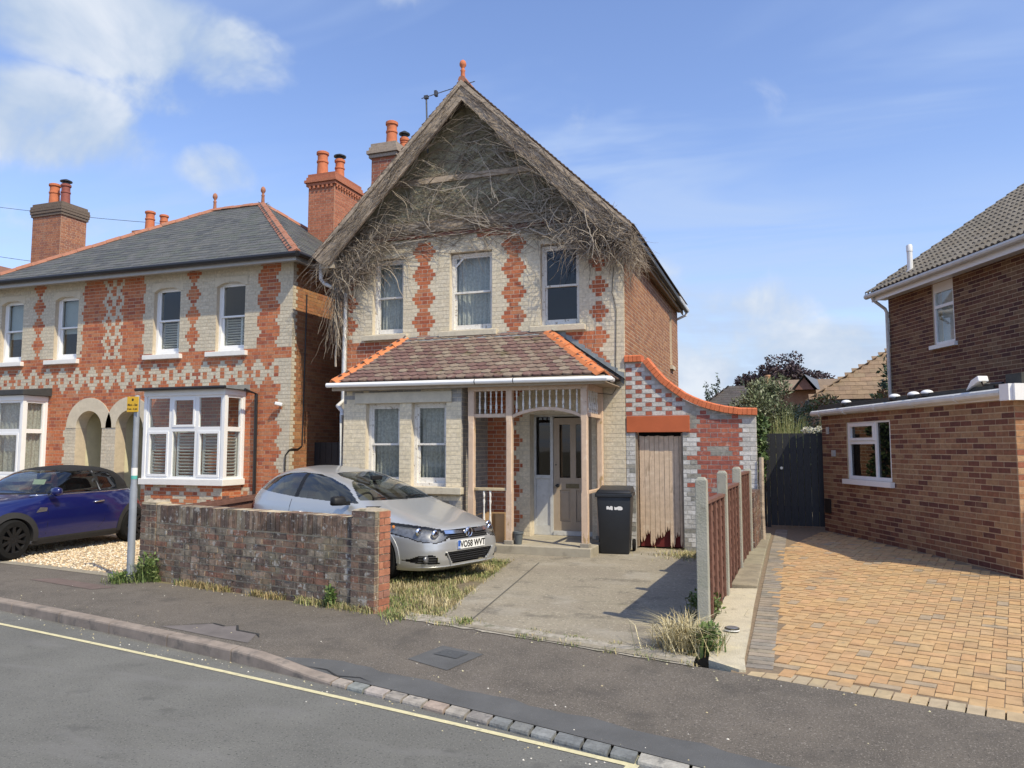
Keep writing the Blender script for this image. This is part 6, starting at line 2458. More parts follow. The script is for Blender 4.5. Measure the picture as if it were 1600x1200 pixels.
# dark brick pier and an old timber post where the fence meets the wall
pr = thing('brick_pier', 'short dark brick pier with an old timber post at the end of the brown fence', 'pier', (-0.5, 12.2, 0), radians(90) - math.atan(0.053))
PP = Pieces('brick', m_brick_w, 60)
for r in range(14):
    brick_wall(PP, (-0.45, -0.10, 0), (1, 0, 0), (0, -1, 0), 1.12, r * 0.075, r * 0.075 + 0.075, None, lambda rr, u, z: rng.choice([(0.16, 0.085, 0.06), (0.19, 0.10, 0.07), (0.13, 0.07, 0.055)]), depth=0.2)
b = MB()
b.box(-0.44, 0.66, -0.092, 0.09, -0.1, 1.04)
b.build('pier_core', m_mortar_w, pr)
PP.flush(pr)
b = MB()
b.tube([(0.75, -0.13, 0.0), (0.74, -0.12, 0.7), (0.76, -0.13, 1.55)], [0.05, 0.045, 0.04], 7)
b.build('timber_post', m_oldwood, pr)
# low brown fence between the two forecourts
lf = thing('low_fence', 'low brown wooden fence between the gravel forecourt and the silver car', 'fence', (-8.2, 8.35, 0), radians(90))
for k in range(30):
    b = MB()
    b.box(k * 0.15, k * 0.15 + 0.143, -0.012, 0.008, 0.05, 0.86 + 0.04 * k * 0.15)
    b.build('board', m_fence, lf)
b = MB()
b.bar((0, -0.03, 0.80), (4.5, -0.03, 0.98), 0.035, 0.06)
b.bar((0, -0.03, 0.25), (4.5, -0.03, 0.25), 0.035, 0.06)
b.build('rail', m_fence, lf)
for x in (0.0, 1.5, 3.0, 4.45):
    b = MB()
    b.box(x - 0.04, x + 0.04, 0.009, 0.08, -0.1, 0.95)
    b.build('post', m_fence, lf)
# black gate across the end of the neighbour's drive
bk = thing('black_gate', 'tall black boarded gate at the far end of the paved drive', 'gate', (0.15, 15.58, 0.2), world=True)
m_gb = mat('charcoal_gate', (0.022, 0.024, 0.029), 0.55, 0.12, 8, 0.2, 40)
k = 0
x = -0.24
while x < 0.66:
    b = MB()
    b.box(x, x + 0.118, 15.57, 15.592, 0.23, 1.98)
    b.build('plank', m_gb, bk)
    x += 0.123
b = MB()
b.box(-0.31, -0.245, 15.54, 15.62, 0.1, 2.02)
b.build('gate_post', m_gb, bk)
x = -0.56
while x < -0.33:
    b = MB()
    b.box(x, x + 0.118, 15.60, 15.62, 0.2, 1.97)
    b.build('plank', m_gb, bk)
    x += 0.123
b = MB()
b.box(-0.24, 0.73, 15.594, 15.63, 0.5, 0.6)
b.box(-0.24, 0.73, 15.594, 15.63, 1.6, 1.7)
b.build('ledge', m_gb, bk)
b = MB()
b.lathe([(0.018, 0.0), (0.018, -0.03), (0.028, -0.035), (0.028, -0.05)], (-0.03, 15.57, 1.32), 10, 'y')
b.build('handle', mat('steel', (0.55, 0.55, 0.55), 0.3, 0.05, 10, metal=0.9), bk)


# ================================================================== CARS
import numpy as np


def smooth_interp(zq, zk, vk, sig=0.02):
    zz = np.linspace(zk[0], zk[-1], 700)
    v = np.interp(zz, zk, vk)
    dz_ = zz[1] - zz[0]
    n = max(1, int(3 * sig / dz_))
    k = np.exp(-0.5 * (np.arange(-n, n + 1) * dz_ / sig) ** 2)
    k /= k.sum()
    pad_l = 2 * v[0] - v[1:n + 1][::-1]
    pad_r = 2 * v[-1] - v[-n - 1:-1][::-1]
    v = np.convolve(np.concatenate([pad_l, v, pad_r]), k, 'valid')
    return np.interp(zq, zz, v)


def inside(poly, x, y):
    r = False
    j = len(poly) - 1
    for i in range(len(poly)):
        xi, yi = poly[i]
        xj, yj = poly[j]
        if (yi > y) != (yj > y) and x < (xj - xi) * (y - yi) / (yj - yi) + xi:
            r = not r
        j = i
    return r


class CarShell:
    """Body as a stack of closed plan contours; faces are then sorted into parts."""

    def __init__(self, front, rear, width, expo, umid, NL=240, NQ=84):
        zk = sorted(set([p[0] for p in front] + [p[0] for p in rear]))
        z0, z1 = zk[0], zk[-1]
        zd = np.linspace(z0, z1, 2400)
        f = smooth_interp(zd, *zip(*front), sig=0.012)
        r = smooth_interp(zd, *zip(*rear), sig=0.012)
        w = smooth_interp(zd, *zip(*width), sig=0.014)
        m = smooth_interp(zd, *zip(*umid), sig=0.03)
        e = smooth_interp(zd, *zip(*expo), sig=0.03)
        cost = np.concatenate([[0], np.cumsum(np.abs(np.diff(zd)) * 1.4 + 0.55 * np.abs(np.diff(f)) + 0.3 * np.abs(np.diff(r)) + 0.6 * np.abs(np.diff(w)))])
        tq = np.linspace(0, cost[-1], NL)
        zs = np.interp(tq, cost, zd)
        self.pts = []
        self.zs = zs
        self.fn = (zd, f, r, w)
        for z in zs:
            ff, rr, ww, mm, ee = [float(np.interp(z, zd, q)) for q in (f, r, w, m, e)]
            ring = []
            quads = []
            for a in (ff - mm, mm - rr):
                th = np.linspace(0, pi / 2, 160)
                x = a * np.cos(th) ** (2 / ee)
                y = ww * np.sin(th) ** (2 / ee)
                s = np.concatenate([[0], np.cumsum(np.hypot(np.diff(x), np.diff(y)))])
                q = np.linspace(0, s[-1], NQ + 1)
                quads.append((np.interp(q, s, x), np.interp(q, s, y)))
            (fx_, fy_), (rx_, ry_) = quads
            ring += [(mm + fx_[i], fy_[i], z) for i in range(NQ)]                    # front centre -> left side
            ring += [(mm - rx_[NQ - i], ry_[NQ - i], z) for i in range(NQ)]           # left side -> rear centre
            ring += [(mm - rx_[i], -ry_[i], z) for i in range(NQ)]                    # rear centre -> right side
            ring += [(mm + fx_[NQ - i], -fy_[NQ - i], z) for i in range(NQ)]          # right side -> front centre
            self.pts.append(ring)
        self.n = len(self.pts[0])

    def half_width(self, z):
        return float(np.interp(z, self.fn[0], self.fn[3]))

    def front_u(self, z):
        return float(np.interp(z, self.fn[0], self.fn[1]))

    def sort(self, classify):
        parts = {}
        n = self.n
        P = self.pts
        for i in range(len(P) - 1):
            for k in range(n):
                q = (P[i][k], P[i][(k + 1) % n], P[i + 1][(k + 1) % n], P[i + 1][k])
                a = Vector(q[2]) - Vector(q[0])
                c_ = Vector(q[3]) - Vector(q[1])
                nr = a.cross(c_)
                if nr.length < 1e-10:
                    nr = Vector((0, 0, 1))
                nr.normalize()
                cx = sum(p[0] for p in q) / 4
                cy = sum(p[1] for p in q) / 4
                cz = sum(p[2] for p in q) / 4
                nm = classify(cx, cy, cz, nr)
                if nm:
                    parts.setdefault(nm, []).append((i, k))
        parts.setdefault('body', []).append('cap')
        return parts

    def mesh(self, name, faces, m, parent, inset=0.0, thick=0.0):
        n = self.n
        idx, vs, fs = {}, [], []

        def vid(i, k):
            k %= n
            if (i, k) not in idx:
                idx[(i, k)] = len(vs)
                vs.append(self.pts[i][k])
            return idx[(i, k)]
        for f in faces:
            if f == 'cap':
                L = len(self.pts) - 1
                fs.append(tuple(vid(L, k) for k in range(n)))
                continue
            i, k = f
            fs.append((vid(i, k), vid(i, k + 1), vid(i + 1, k + 1), vid(i + 1, k)))
        me = bpy.data.meshes.new(name)
        me.from_pydata(vs, [], fs)
        me.polygons.foreach_set('use_smooth', [True] * len(me.polygons))
        me.update()
        if inset:
            nor = [v.normal.copy() for v in me.vertices]
            for v, q in zip(me.vertices, nor):
                v.co -= q * inset
            me.update()
        me.materials.append(m)
        o = bpy.data.objects.new(name, me)
        COL.objects.link(o)
        o.parent = parent
        return o


m_tyre = mat('tyre_rubber', (0.012, 0.012, 0.012), 0.9, 0.2, 20, 0.3, 60, spec=0.15)
m_alloy = mat('alloy', (0.55, 0.55, 0.56), 0.35, 0.08, 8, metal=0.8)
m_blkplastic = mat('black_plastic', (0.012, 0.012, 0.013), 0.5, 0.1, 10, spec=0.3)
m_chrome = mat('chrome', (0.75, 0.76, 0.78), 0.12, 0.0, metal=1.0)
m_carglass = glass_mat('car_glass', (0.62, 0.68, 0.66), 0.06, (0.02, 0.022, 0.024), 1.25)
m_carglass_dk = glass_mat('tinted_car_glass', (0.30, 0.34, 0.35), 0.25, (0.012, 0.014, 0.016), 1.3)
m_lamp = glass_mat('lamp_glass', (0.93, 0.94, 0.95), 0.04, (0.3, 0.3, 0.3), 0.55)
m_lampbowl = mat('lamp_bowl', (0.20, 0.205, 0.215), 0.35, 0.35, 25, metal=0.5)
m_redlamp = mat('red_lamp', (0.16, 0.012, 0.010), 0.2, 0.1, 10, coat=1.0)
m_cabin = mat('cabin_dark', (0.022, 0.022, 0.024), 0.8, 0.2, 10)
m_seat = mat('seat_cloth', (0.22, 0.19, 0.16), 0.9, 0.2, 20)


def wheel(root, u, side, y, r, wd, m_rim, spokes, turn=0.0, double=False):
    b = MB()
    s = side
    b.lathe([(r * 0.66, -wd / 2), (r * 0.90, -wd / 2), (r * 0.985, -wd * 0.36), (r, -wd * 0.2), (r, wd * 0.2), (r * 0.985, wd * 0.36), (r * 0.90, wd / 2), (r * 0.66, wd / 2)], (0, 0, 0), 36, 'y', cap=False)
    w_ = b.build('wheel', m_tyre, root, smooth=True, auto=0.7)
    w_.location = (u, y, r)
    w_.rotation_euler = (0, 0, turn)
    b = MB()
    b.lathe([(r * 0.70, s * wd * 0.40), (r * 0.70, s * wd * 0.47), (r * 0.66, s * wd * 0.48), (r * 0.63, s * wd * 0.40), (r * 0.62, s * wd * 0.0), (r * 0.10, s * wd * 0.02)], (0, 0, 0), 36, 'y', cap=False)
    b.build('rim', m_rim, w_, smooth=True, auto=0.5)
    for k in range(spokes):
        a = 2 * pi * k / spokes + 0.3
        for off in ((-0.06, 0.06) if double else (0.0,)):
            b = MB()
            p0 = Vector((cos(a) * r * 0.12, s * wd * 0.36, sin(a) * r * 0.12))
            p1 = Vector((cos(a + off) * r * 0.655, s * wd * 0.42, sin(a + off) * r * 0.655))
            b.bar(p0, p1, 0.030 if double else 0.05, 0.03, upv=(0, 1, 0))
            b.build('spoke', m_rim, w_, bevel=0.005)
    b = MB()
    b.lathe([(r * 0.17, s * wd * 0.1), (r * 0.17, s * wd * 0.40), (r * 0.10, s * wd * 0.44), (0.004, s * wd * 0.44)], (0, 0, 0), 16, 'y')
    b.build('hub_cap', m_rim, w_, smooth=True, auto=0.6)
    return w_


def arch_ring(root, shell, u, r, side, m, wid, name='wheel_arch', z_c=0.31):
    """Lip round a wheel opening, riding on the body side, plus the dark liner behind."""
    b = MB()
    N = 26
    vs, fs = [], []
    for i in range(N + 1):
        a = -0.15 + (pi + 0.3) * i / N
        for (rr, dy) in ((r - 0.012, -0.05), (r - 0.012, 0.008), (r + wid, 0.010), (r + wid, -0.03)):
            x = u + rr * cos(a)
            z = max(z_c + rr * sin(a), 0.17)
            yw = shell.half_width(max(z, 0.18))
            # follow the plan rounding of the body
            yb = body_y(shell, x, max(z, 0.18))
            vs.append((x, side * (yb + dy), z))
    for i in range(N):
        for k in range(3):
            fs.append((i * 4 + k, i * 4 + k + 1, (i + 1) * 4 + k + 1, (i + 1) * 4 + k))
    b.add(vs, fs)
    o = b.build(name, m, root, smooth=True, auto=0.8)
    b = MB()
    vs, fs = [], []
    for i in range(N + 1):
        a = -0.25 + (pi + 0.5) * i / N
        for y in (0.50, body_y(shell, u, 0.5) - 0.045):
            vs.append((u + (r - 0.004) * cos(a), side * y, z_c + (r - 0.004) * sin(a)))
    for i in range(N):
        fs.append((i * 2, i * 2 + 1, i * 2 + 3, i * 2 + 2))
    nv_ = len(vs)
    b.add(vs, fs)
    b.add([(u + (r) * cos(-0.25 + (pi + 0.5) * i / N), side * 0.50, z_c + r * sin(-0.25 + (pi + 0.5) * i / N)) for i in range(N + 1)], [tuple(range(N + 1))])
    b.build('arch_liner', m_cabin, root, recalc=False)
    return o


def body_y(shell, x, z):
    """Half width of the shell at station x, height z (from the nearest ring)."""
    i = int(np.argmin(np.abs(shell.zs - z)))
    ring = shell.pts[i]
    n = shell.n // 2
    best = None
    prev = ring[0]
    for k in range(1, n + 1):
        p = ring[k % shell.n]
        if (prev[0] - x) * (p[0] - x) <= 0 and abs(prev[0] - p[0]) > 1e-9:
            t = (x - prev[0]) / (p[0] - prev[0])
            return prev[1] + (p[1] - prev[1]) * t
        prev = p
    return 0.0


def body_u(shell, y, z):
    """Foremost u of the shell at lateral y and height z."""
    i = int(np.argmin(np.abs(shell.zs - z)))
    ring = shell.pts[i]
    prev = ring[0]
    for k in range(1, shell.n // 4 + 1):
        p = ring[k]
        if prev[1] <= abs(y) <= p[1]:
            t = (abs(y) - prev[1]) / max(1e-9, p[1] - prev[1])
            return prev[0] + (p[0] - prev[0]) * t
        prev = p
    return prev[0]


def surf_strip(shell, pts, wd, lift, m, name, root, front=True, th=0.006):
    """A ribbon following the nose: pts are (y, z)."""
    vs, fs = [], []
    for (y, z) in pts:
        for dz_ in (-wd / 2, wd / 2):
            u = body_u(shell, y, z + dz_)
            vs.append((u + lift, y, z + dz_))
        for dz_ in (-wd / 2, wd / 2):
            u = body_u(shell, y, z + dz_)
            vs.append((u - th, y, z + dz_))
    for i in range(len(pts) - 1):
        a, c_ = i * 4, (i + 1) * 4
        fs += [(a, a + 1, c_ + 1, c_), (a + 1, a + 3, c_ + 3, c_ + 1), (a, c_, c_ + 2, a + 2)]
    b = MB()
    b.add(vs, fs)
    return b.build(name, m, root, smooth=True, auto=0.6)


def seat(root, u, y, m):
    b = MB()
    b.add([(u - 0.02, y - 0.22, 0.42), (u + 0.45, y - 0.22, 0.45), (u + 0.45, y + 0.22, 0.45), (u - 0.02, y + 0.22, 0.42), (u - 0.02, y - 0.23, 0.56), (u + 0.45, y - 0.22, 0.60), (u + 0.45, y + 0.22, 0.60), (u - 0.02, y + 0.23, 0.56)], BOXF)
    b.add([(u - 0.16, y - 0.22, 0.5), (u + 0.02, y - 0.22, 0.5), (u + 0.02, y + 0.22, 0.5), (u - 0.16, y + 0.22, 0.5), (u - 0.30, y - 0.18, 1.06), (u - 0.20, y - 0.18, 1.08), (u - 0.20, y + 0.18, 1.08), (u - 0.30, y + 0.18, 1.06)], BOXF)
    b.add([(u - 0.31, y - 0.12, 1.11), (u - 0.22, y - 0.12, 1.12), (u - 0.22, y + 0.12, 1.12), (u - 0.31, y + 0.12, 1.11), (u - 0.34, y - 0.10, 1.26), (u - 0.26, y - 0.10, 1.27), (u - 0.26, y + 0.10, 1.27), (u - 0.34, y + 0.10, 1.26)], BOXF)
    return b.build('seat', m, root, bevel=0.03, smooth=True)


def steering(root, u, y, z):
    b = MB()
    N = 22
    c_ = Vector((u, y, z))
    ax = Vector((-0.85, 0, 0.5)).normalized()
    s = Vector((0, 1, 0))
    t = ax.cross(s)
    b.tube([c_ + (s * cos(2 * pi * i / N) + t * sin(2 * pi * i / N)) * 0.18 for i in range(N + 1)], 0.015, 6, cap=False)
    b.bar(c_ - s * 0.17, c_ + s * 0.17, 0.04, 0.02)
    b.bar(c_, c_ - ax * 0.35, 0.05, 0.05)
    return b.build('steering_wheel', m_blkplastic, root)


# ---------------------------------------------------------------- silver hatchback
m_silver = mat('silver_car_paint', (0.52, 0.53, 0.535), 0.34, 0.03, 300, metal=0.55, coat=0.7, coords='object')
car = thing('silver_car', 'silver three door hatchback parked nose out behind the garden wall', 'car', (-4.71, 9.56, 0.0), radians(-19))
sh = CarShell(
    front=[(0.17, 0.80), (0.20, 0.87), (0.30, 0.90), (0.42, 0.915), (0.52, 0.90), (0.60, 0.87), (0.66, 0.845), (0.70, 0.80), (0.735, 0.70), (0.78, 0.54), (0.84, 0.32), (0.90, 0.08), (0.945, -0.10), (0.985, -0.24), (1.05, -0.41), (1.13, -0.62), (1.21, -0.85),
           (1.29, -1.12), (1.35, -1.37), (1.395, -1.64), (1.42, -1.88), (1.435, -2.05)],
    rear=[(0.17, -3.15), (0.24, -3.30), (0.40, -3.365), (0.60, -3.365), (0.78, -3.34), (0.92, -3.30), (1.0, -3.24), (1.08, -3.14), (1.17, -3.02), (1.25, -2.88), (1.31, -2.74), (1.36, -2.58), (1.40, -2.40), (1.42, -2.26), (1.435, -2.15)],
    width=[(0.17, 0.82), (0.24, 0.855), (0.36, 0.872), (0.58, 0.878), (0.74, 0.868), (0.86, 0.845), (0.93, 0.82), (1.0, 0.785), (1.10, 0.735), (1.20, 0.68), (1.29, 0.62), (1.35, 0.555), (1.395, 0.45), (1.42, 0.32), (1.435, 0.12)],
    expo=[(0.17, 5.0), (0.60, 4.6), (0.72, 3.6), (0.95, 3.4), (1.05, 3.6), (1.30, 3.2), (1.40, 2.6), (1.435, 2.2)],
    umid=[(0.17, -1.2), (0.95, -1.3), (1.25, -1.75), (1.435, -2.10)])
DLO = [(-0.46, 0.955), (-0.74, 1.10), (-1.02, 1.225), (-1.38, 1.315), (-1.85, 1.345), (-2.20, 1.325), (-2.52, 1.255), (-2.78, 1.15), (-2.90, 1.085), (-2.55, 1.055), (-1.75, 1.0)]
DLO2 = [(-0.40, 0.942), (-0.70, 1.105), (-0.99, 1.24), (-1.37, 1.335), (-1.85, 1.366), (-2.22, 1.345), (-2.56, 1.27), (-2.84, 1.155), (-2.97, 1.075), (-2.55, 1.038), (-1.75, 0.982)]
HL = [(0.36, 0.60), (0.44, 0.545), (0.58, 0.52), (0.71, 0.54), (0.81, 0.62), (0.862, 0.745), (0.80, 0.755), (0.62, 0.712), (0.46, 0.672)]
HL2 = [(0.345, 0.602), (0.436, 0.538), (0.58, 0.511), (0.72, 0.531), (0.823, 0.615), (0.874, 0.755), (0.80, 0.765), (0.62, 0.72), (0.45, 0.678)]
GR = [(-0.36, 0.545), (0.36, 0.545), (0.42, 0.665), (-0.42, 0.665)]
LG = [(-0.30, 0.245), (0.30, 0.245), (0.46, 0.375), (0.40, 0.40), (-0.40, 0.40), (-0.46, 0.375)]
FG = [(0.52, 0.255), (0.72, 0.265), (0.80, 0.30), (0.72, 0.36), (0.62, 0.375), (0.55, 0.34)]


def cls(u, y, z, n):
    ay = abs(y)
    for ua in (0.06, -2.56):
        if ay > 0.55 and (u - ua) ** 2 + (z - 0.31) ** 2 < 0.345 ** 2:
            return None
    if z > 0.94 and ay > 0.3:
        if inside(DLO, u, z) and abs(n.y) > 0.35:
            if -1.80 < u < -1.71:
                return 'pillar'
            return ('side_window_l' if y > 0 else 'side_window_r') if u > -1.75 else ('quarter_window_l' if y > 0 else 'quarter_window_r')
        if inside(DLO2, u, z) and abs(n.y) > 0.35:
            return 'window_trim'
    if n.x > 0.2 and 0.995 < z < 1.365 and u > -1.62:
        lim = 0.735 - (z - 0.985) * 0.52
        if ay < lim and not inside(DLO2, u, z):
            return 'windscreen'
        if ay < lim + 0.022 and not inside(DLO2, u, z):
            return 'screen_trim'
    if n.x < -0.2 and 1.03 < z < 1.33 and ay < 0.58 - (z - 1.03) * 0.3:
        return 'rear_window'
    if u > 0.2:
        if inside(HL, ay, z):
            return 'headlight_l' if y > 0 else 'headlight_r'
        if inside(HL2, ay, z) and not inside(GR, y, z):
            return 'lamp_surround_l' if y > 0 else 'lamp_surround_r'
        if inside(GR, y, z) and u > 0.5:
            return 'grille'
        if inside(LG, y, z) and u > 0.5:
            return 'lower_grille'
        if inside(FG, ay, z):
            return 'fog_recess_l' if y > 0 else 'fog_recess_r'
    if u < -2.9 and 0.72 < z < 1.02 and ay > 0.5 - (z - .72) * 0.1:
        return 'tail_light_l' if y > 0 else 'tail_light_r'
    if z < 0.195 and u < 0.45:
        return 'sill_trim'
    return 'body'


parts = sh.sort(cls)
mm_ = {'body': m_silver, 'windscreen': m_carglass, 'rear_window': m_carglass_dk, 'grille': m_blkplastic, 'lower_grille': m_blkplastic, 'window_trim': m_silver, 'screen_trim': m_blkplastic, 'pillar': m_blkplastic, 'sill_trim': m_silver, 'lamp_surround': m_blkplastic}
for nm, fs in parts.items():
    base = nm[:-2] if nm.endswith(('_l', '_r')) else nm
    m = mm_.get(base)
    if base in ('side_window', 'quarter_window'):
        m = m_carglass_dk
    elif base == 'headlight':
        m = m_lamp
    elif base == 'fog_recess':
        m = m_blkplastic
    elif base == 'tail_light':
        m = m_redlamp
    ins = {'grille': 0.02, 'lower_grille': 0.025, 'fog_recess': 0.02, 'side_window': 0.004, 'quarter_window': 0.004, 'windscreen': 0.004, 'pillar': 0.003}.get(base, 0.0)
    o = sh.mesh(base, fs, m, car, ins)
    if base == 'headlight':
        sgn = 1 if nm.endswith('_l') else -1
        hl = sh.mesh('reflector', fs, m_lampbowl, o, 0.035)
        for (yy, zz, rr) in ((0.53, 0.615, 0.062), (0.67, 0.645, 0.058)):
            b = MB()
            uu = body_u(sh, yy, zz) - 0.028
            b.lathe([(rr, 0.0), (rr * 0.95, 0.012), (rr * 0.5, 0.02), (0.004, 0.022)], (uu, sgn * yy, zz), 16, 'x')
            b.build('projector', m_chrome, o, smooth=True)
        b = MB()
        uu = body_u(sh, 0.775, 0.70) - 0.03
        b.lathe([(0.022, 0.0), (0.02, 0.015), (0.004, 0.02)], (uu, sgn * 0.775, 0.70), 12, 'x')
        b.build('indicator', mat('amber', (0.6, 0.22, 0.05), 0.3, 0.05, 9), o)
    if base == 'fog_recess':
        sgn = 1 if nm.endswith('_l') else -1
        b = MB()
        uu = body_u(sh, 0.66, 0.315) - 0.02
        b.lathe([(0.045, 0.0), (0.042, 0.02), (0.02, 0.026), (0.003, 0.026)], (uu, sgn * 0.66, 0.315), 16, 'x')
        b.build('fog_lamp', m_lampbowl, o, smooth=True)
        for zz in (0.285, 0.315, 0.345):
            surf_strip(sh, [(sgn * (0.56 + 0.02 * i), zz) for i in range(9)], 0.006, -0.006, m_lampbowl, 'fin', o)
# chrome wing bar with a round badge, slats in the grilles
bar_pts = [(-0.41 + 0.82 * i / 24, 0.640 - 0.016 * (1 - abs(i / 12 - 1))) for i in range(25)]
surf_strip(sh, bar_pts, 0.042, 0.006, m_chrome, 'chrome_bar', car)
for zz in (0.565, 0.590, 0.612):
    surf_strip(sh, [(-0.33 + 0.66 * i / 16, zz) for i in range(17)], 0.006, -0.008, mat('grey_slat', (0.10, 0.10, 0.105), 0.4, 0.0), 'grille_slat', car)
for zz in (0.27, 0.298, 0.326, 0.354, 0.38):
    surf_strip(sh, [(-(0.28 + (zz - .245) * 1.0) + 2 * (0.28 + (zz - .245) * 1.0) * i / 16, zz) for i in range(17)], 0.007, -0.012, MATS['grey_slat'], 'grille_slat', car)
for sgn in (-1, 1):
    b = MB()
    b.bar((body_u(sh, 0.44, 0.40) + 0.012, sgn * 0.445, 0.40), (body_u(sh, 0.33, 0.25) + 0.012, sgn * 0.34, 0.25), 0.018, 0.012)
    b.build('grille_trim', m_silver, car)
b = MB()
uu = body_u(sh, 0, 0.615)
b.lathe([(0.066, 0.0), (0.066, 0.012), (0.058, 0.018), (0.052, 0.014)], (uu + 0.004, 0, 0.615), 24, 'x')
bd = b.build('badge', m_chrome, car, smooth=True, auto=0.5)
b = MB()
b.lathe([(0.052, 0.0), (0.052, 0.004)], (uu + 0.012, 0, 0.615), 24, 'x')
b.build('badge_field', mat('badge_dark', (0.12, 0.12, 0.13), 0.3, 0.0, metal=0.6), bd)
b = MB()
b.bar((uu + 0.022, -0.018, 0.652), (uu + 0.022, 0.012, 0.612), 0.006, 0.02)
b.bar((uu + 0.022, 0.012, 0.620), (uu + 0.022, -0.006, 0.575), 0.006, 0.02)
b.bar((uu + 0.022, -0.03, 0.632), (uu + 0.022, 0.028, 0.62), 0.006, 0.012)
b.build('badge_emblem', m_chrome, bd)
# number plate
pz = 0.476
pu = sh.front_u(pz) + 0.012
b = MB()
b.box(pu, pu + 0.008, -0.26, 0.26, pz - 0.056, pz + 0.056)
plate = b.build('number_plate', mat('plate_white', (0.80, 0.80, 0.78), 0.35, 0.0), car, bevel=0.002)
b = MB()
b.box(pu + 0.0082, pu + 0.0095, -0.258, -0.213, pz - 0.054, pz + 0.054)
b.build('blue_band', mat('plate_blue', (0.02, 0.10, 0.42), 0.35, 0.0), plate)
text_mesh('registration', 'VO58 WVT', 0.112, mat('plate_black', (0.008, 0.008, 0.008), 0.5, 0.0), plate, (pu + 0.0095, 0.026, pz - 0.003), (pi / 2, 0, pi / 2), 0.001, offset=0.0028, sx=0.86)
text_mesh('country_mark', 'GB', 0.03, mat('plate_pale', (0.7, 0.75, 0.8), 0.5, 0), plate, (pu + 0.0102, -0.236, pz - 0.035), (pi / 2, 0, pi / 2), 0.0005, offset=0.0008)
# lip spoiler, mirrors, handles, wipers
surf_strip(sh, [(-0.80 + 1.60 * i / 40, 0.195) for i in range(41)], 0.045, 0.016, m_silver, 'front_lip', car, th=0.03)
for sgn in (-1,):
    b = MB()
    c_ = Vector((-0.60, sgn * 0.945, 0.995))
    vs = []
    for (x, yy, zz) in ((-0.05, -0.10, -0.07), (0.08, -0.09, -0.05), (0.05, 0.10, -0.05), (-0.06, 0.11, -0.06), (-0.05, -0.10, 0.07), (0.05, -0.09, 0.06), (0.03, 0.09, 0.055), (-0.06, 0.10, 0.065)):
        vs.append((c_.x + x, c_.y + sgn * yy, c_.z + zz))
    b.add(vs, BOXF)
    mir = b.build('wing_mirror', m_blkplastic, car, bevel=0.03, smooth=True)
    b = MB()
    b.bar((-0.54, sgn * 0.80, 0.965), (-0.58, sgn * 0.87, 0.965), 0.06, 0.05)
    b.build('mirror_arm', m_blkplastic, mir)
for sgn in (-1, 1):
    b = MB()
    yh = body_y(sh, -1.62, 0.80)
    b.tube([(-1.70, sgn * (yh - 0.005), 0.80), (-1.68, sgn * (yh + 0.03), 0.80), (-1.54, sgn * (yh + 0.03), 0.805), (-1.52, sgn * (yh - 0.005), 0.805)], 0.014, 8)
    b.build('door_handle', m_silver, car, smooth=True)
    # door shut line
    b = MB()
    pts_ = []
    for zz in (0.32, 0.45, 0.6, 0.75, 0.88, 0.97):
        uu_ = -1.83 + 0.10 * (0.97 - zz) * 0.5 - 0.14 * max(0, 0.5 - zz)
        pts_.append((uu_, sgn * (body_y(sh, uu_, zz) + 0.0), zz))
    b.tube(pts_, 0.005, 5)
    b.build('shut_line', m_blkplastic, car)
    b = MB()
    yb = body_y(sh, -2.35, 0.62)
for y0 in (0.45, -0.15):
    b = MB()
    b.tube([(sh.front_u(0.99) + 0.03, y0 + 0.1, 1.0), (sh.front_u(1.02) - 0.01, y0 - 0.15, 1.035), (sh.front_u(1.02) - 0.0, y0 - 0.42, 1.025)], 0.008, 5)
    b.build('wiper', m_blkplastic, car)
for (u_, sd_) in ((0.06, 1), (0.06, -1), (-2.56, 1), (-2.56, -1)):
    wheel(car, u_, sd_, sd_ * 0.755, 0.318, 0.215, m_alloy, 5, 0.10 if u_ > 0 else 0.0, double=True)
    arch_ring(car, sh, u_, 0.345, sd_, m_silver, 0.035)
b = MB()
b.add([(-3.2, -0.72, 0.30), (0.6, -0.62, 0.30), (0.6, 0.62, 0.30), (-3.2, 0.72, 0.30)], [(0, 1, 2, 3)])
b.build('floor_pan', m_cabin, car, recalc=False)
b = MB()
b.add([(-0.3, -0.72, 0.60), (0.0, -0.72, 0.60), (0.0, 0.72, 0.60), (-0.3, 0.72, 0.60), (-0.60, -0.70, 0.92), (-0.16, -0.72, 0.93), (-0.16, 0.72, 0.93), (-0.60, 0.70, 0.92)], BOXF)
b.build('dashboard', m_cabin, car)
seat(car, -1.35, 0.36, m_seat)
seat(car, -1.35, -0.36, m_seat)
b = MB()
b.box(-2.35, -2.15, -0.6, 0.6, 0.4, 0.95)
b.build('rear_seat', m_seat, car, bevel=0.03)
steering(car, -0.80, -0.36, 0.92)
b = MB()
b.box(-0.95, -0.90, -0.1, 0.1, 1.24, 1.30)
b.build('rear_view_mirror', m_blkplastic, car, bevel=0.01)

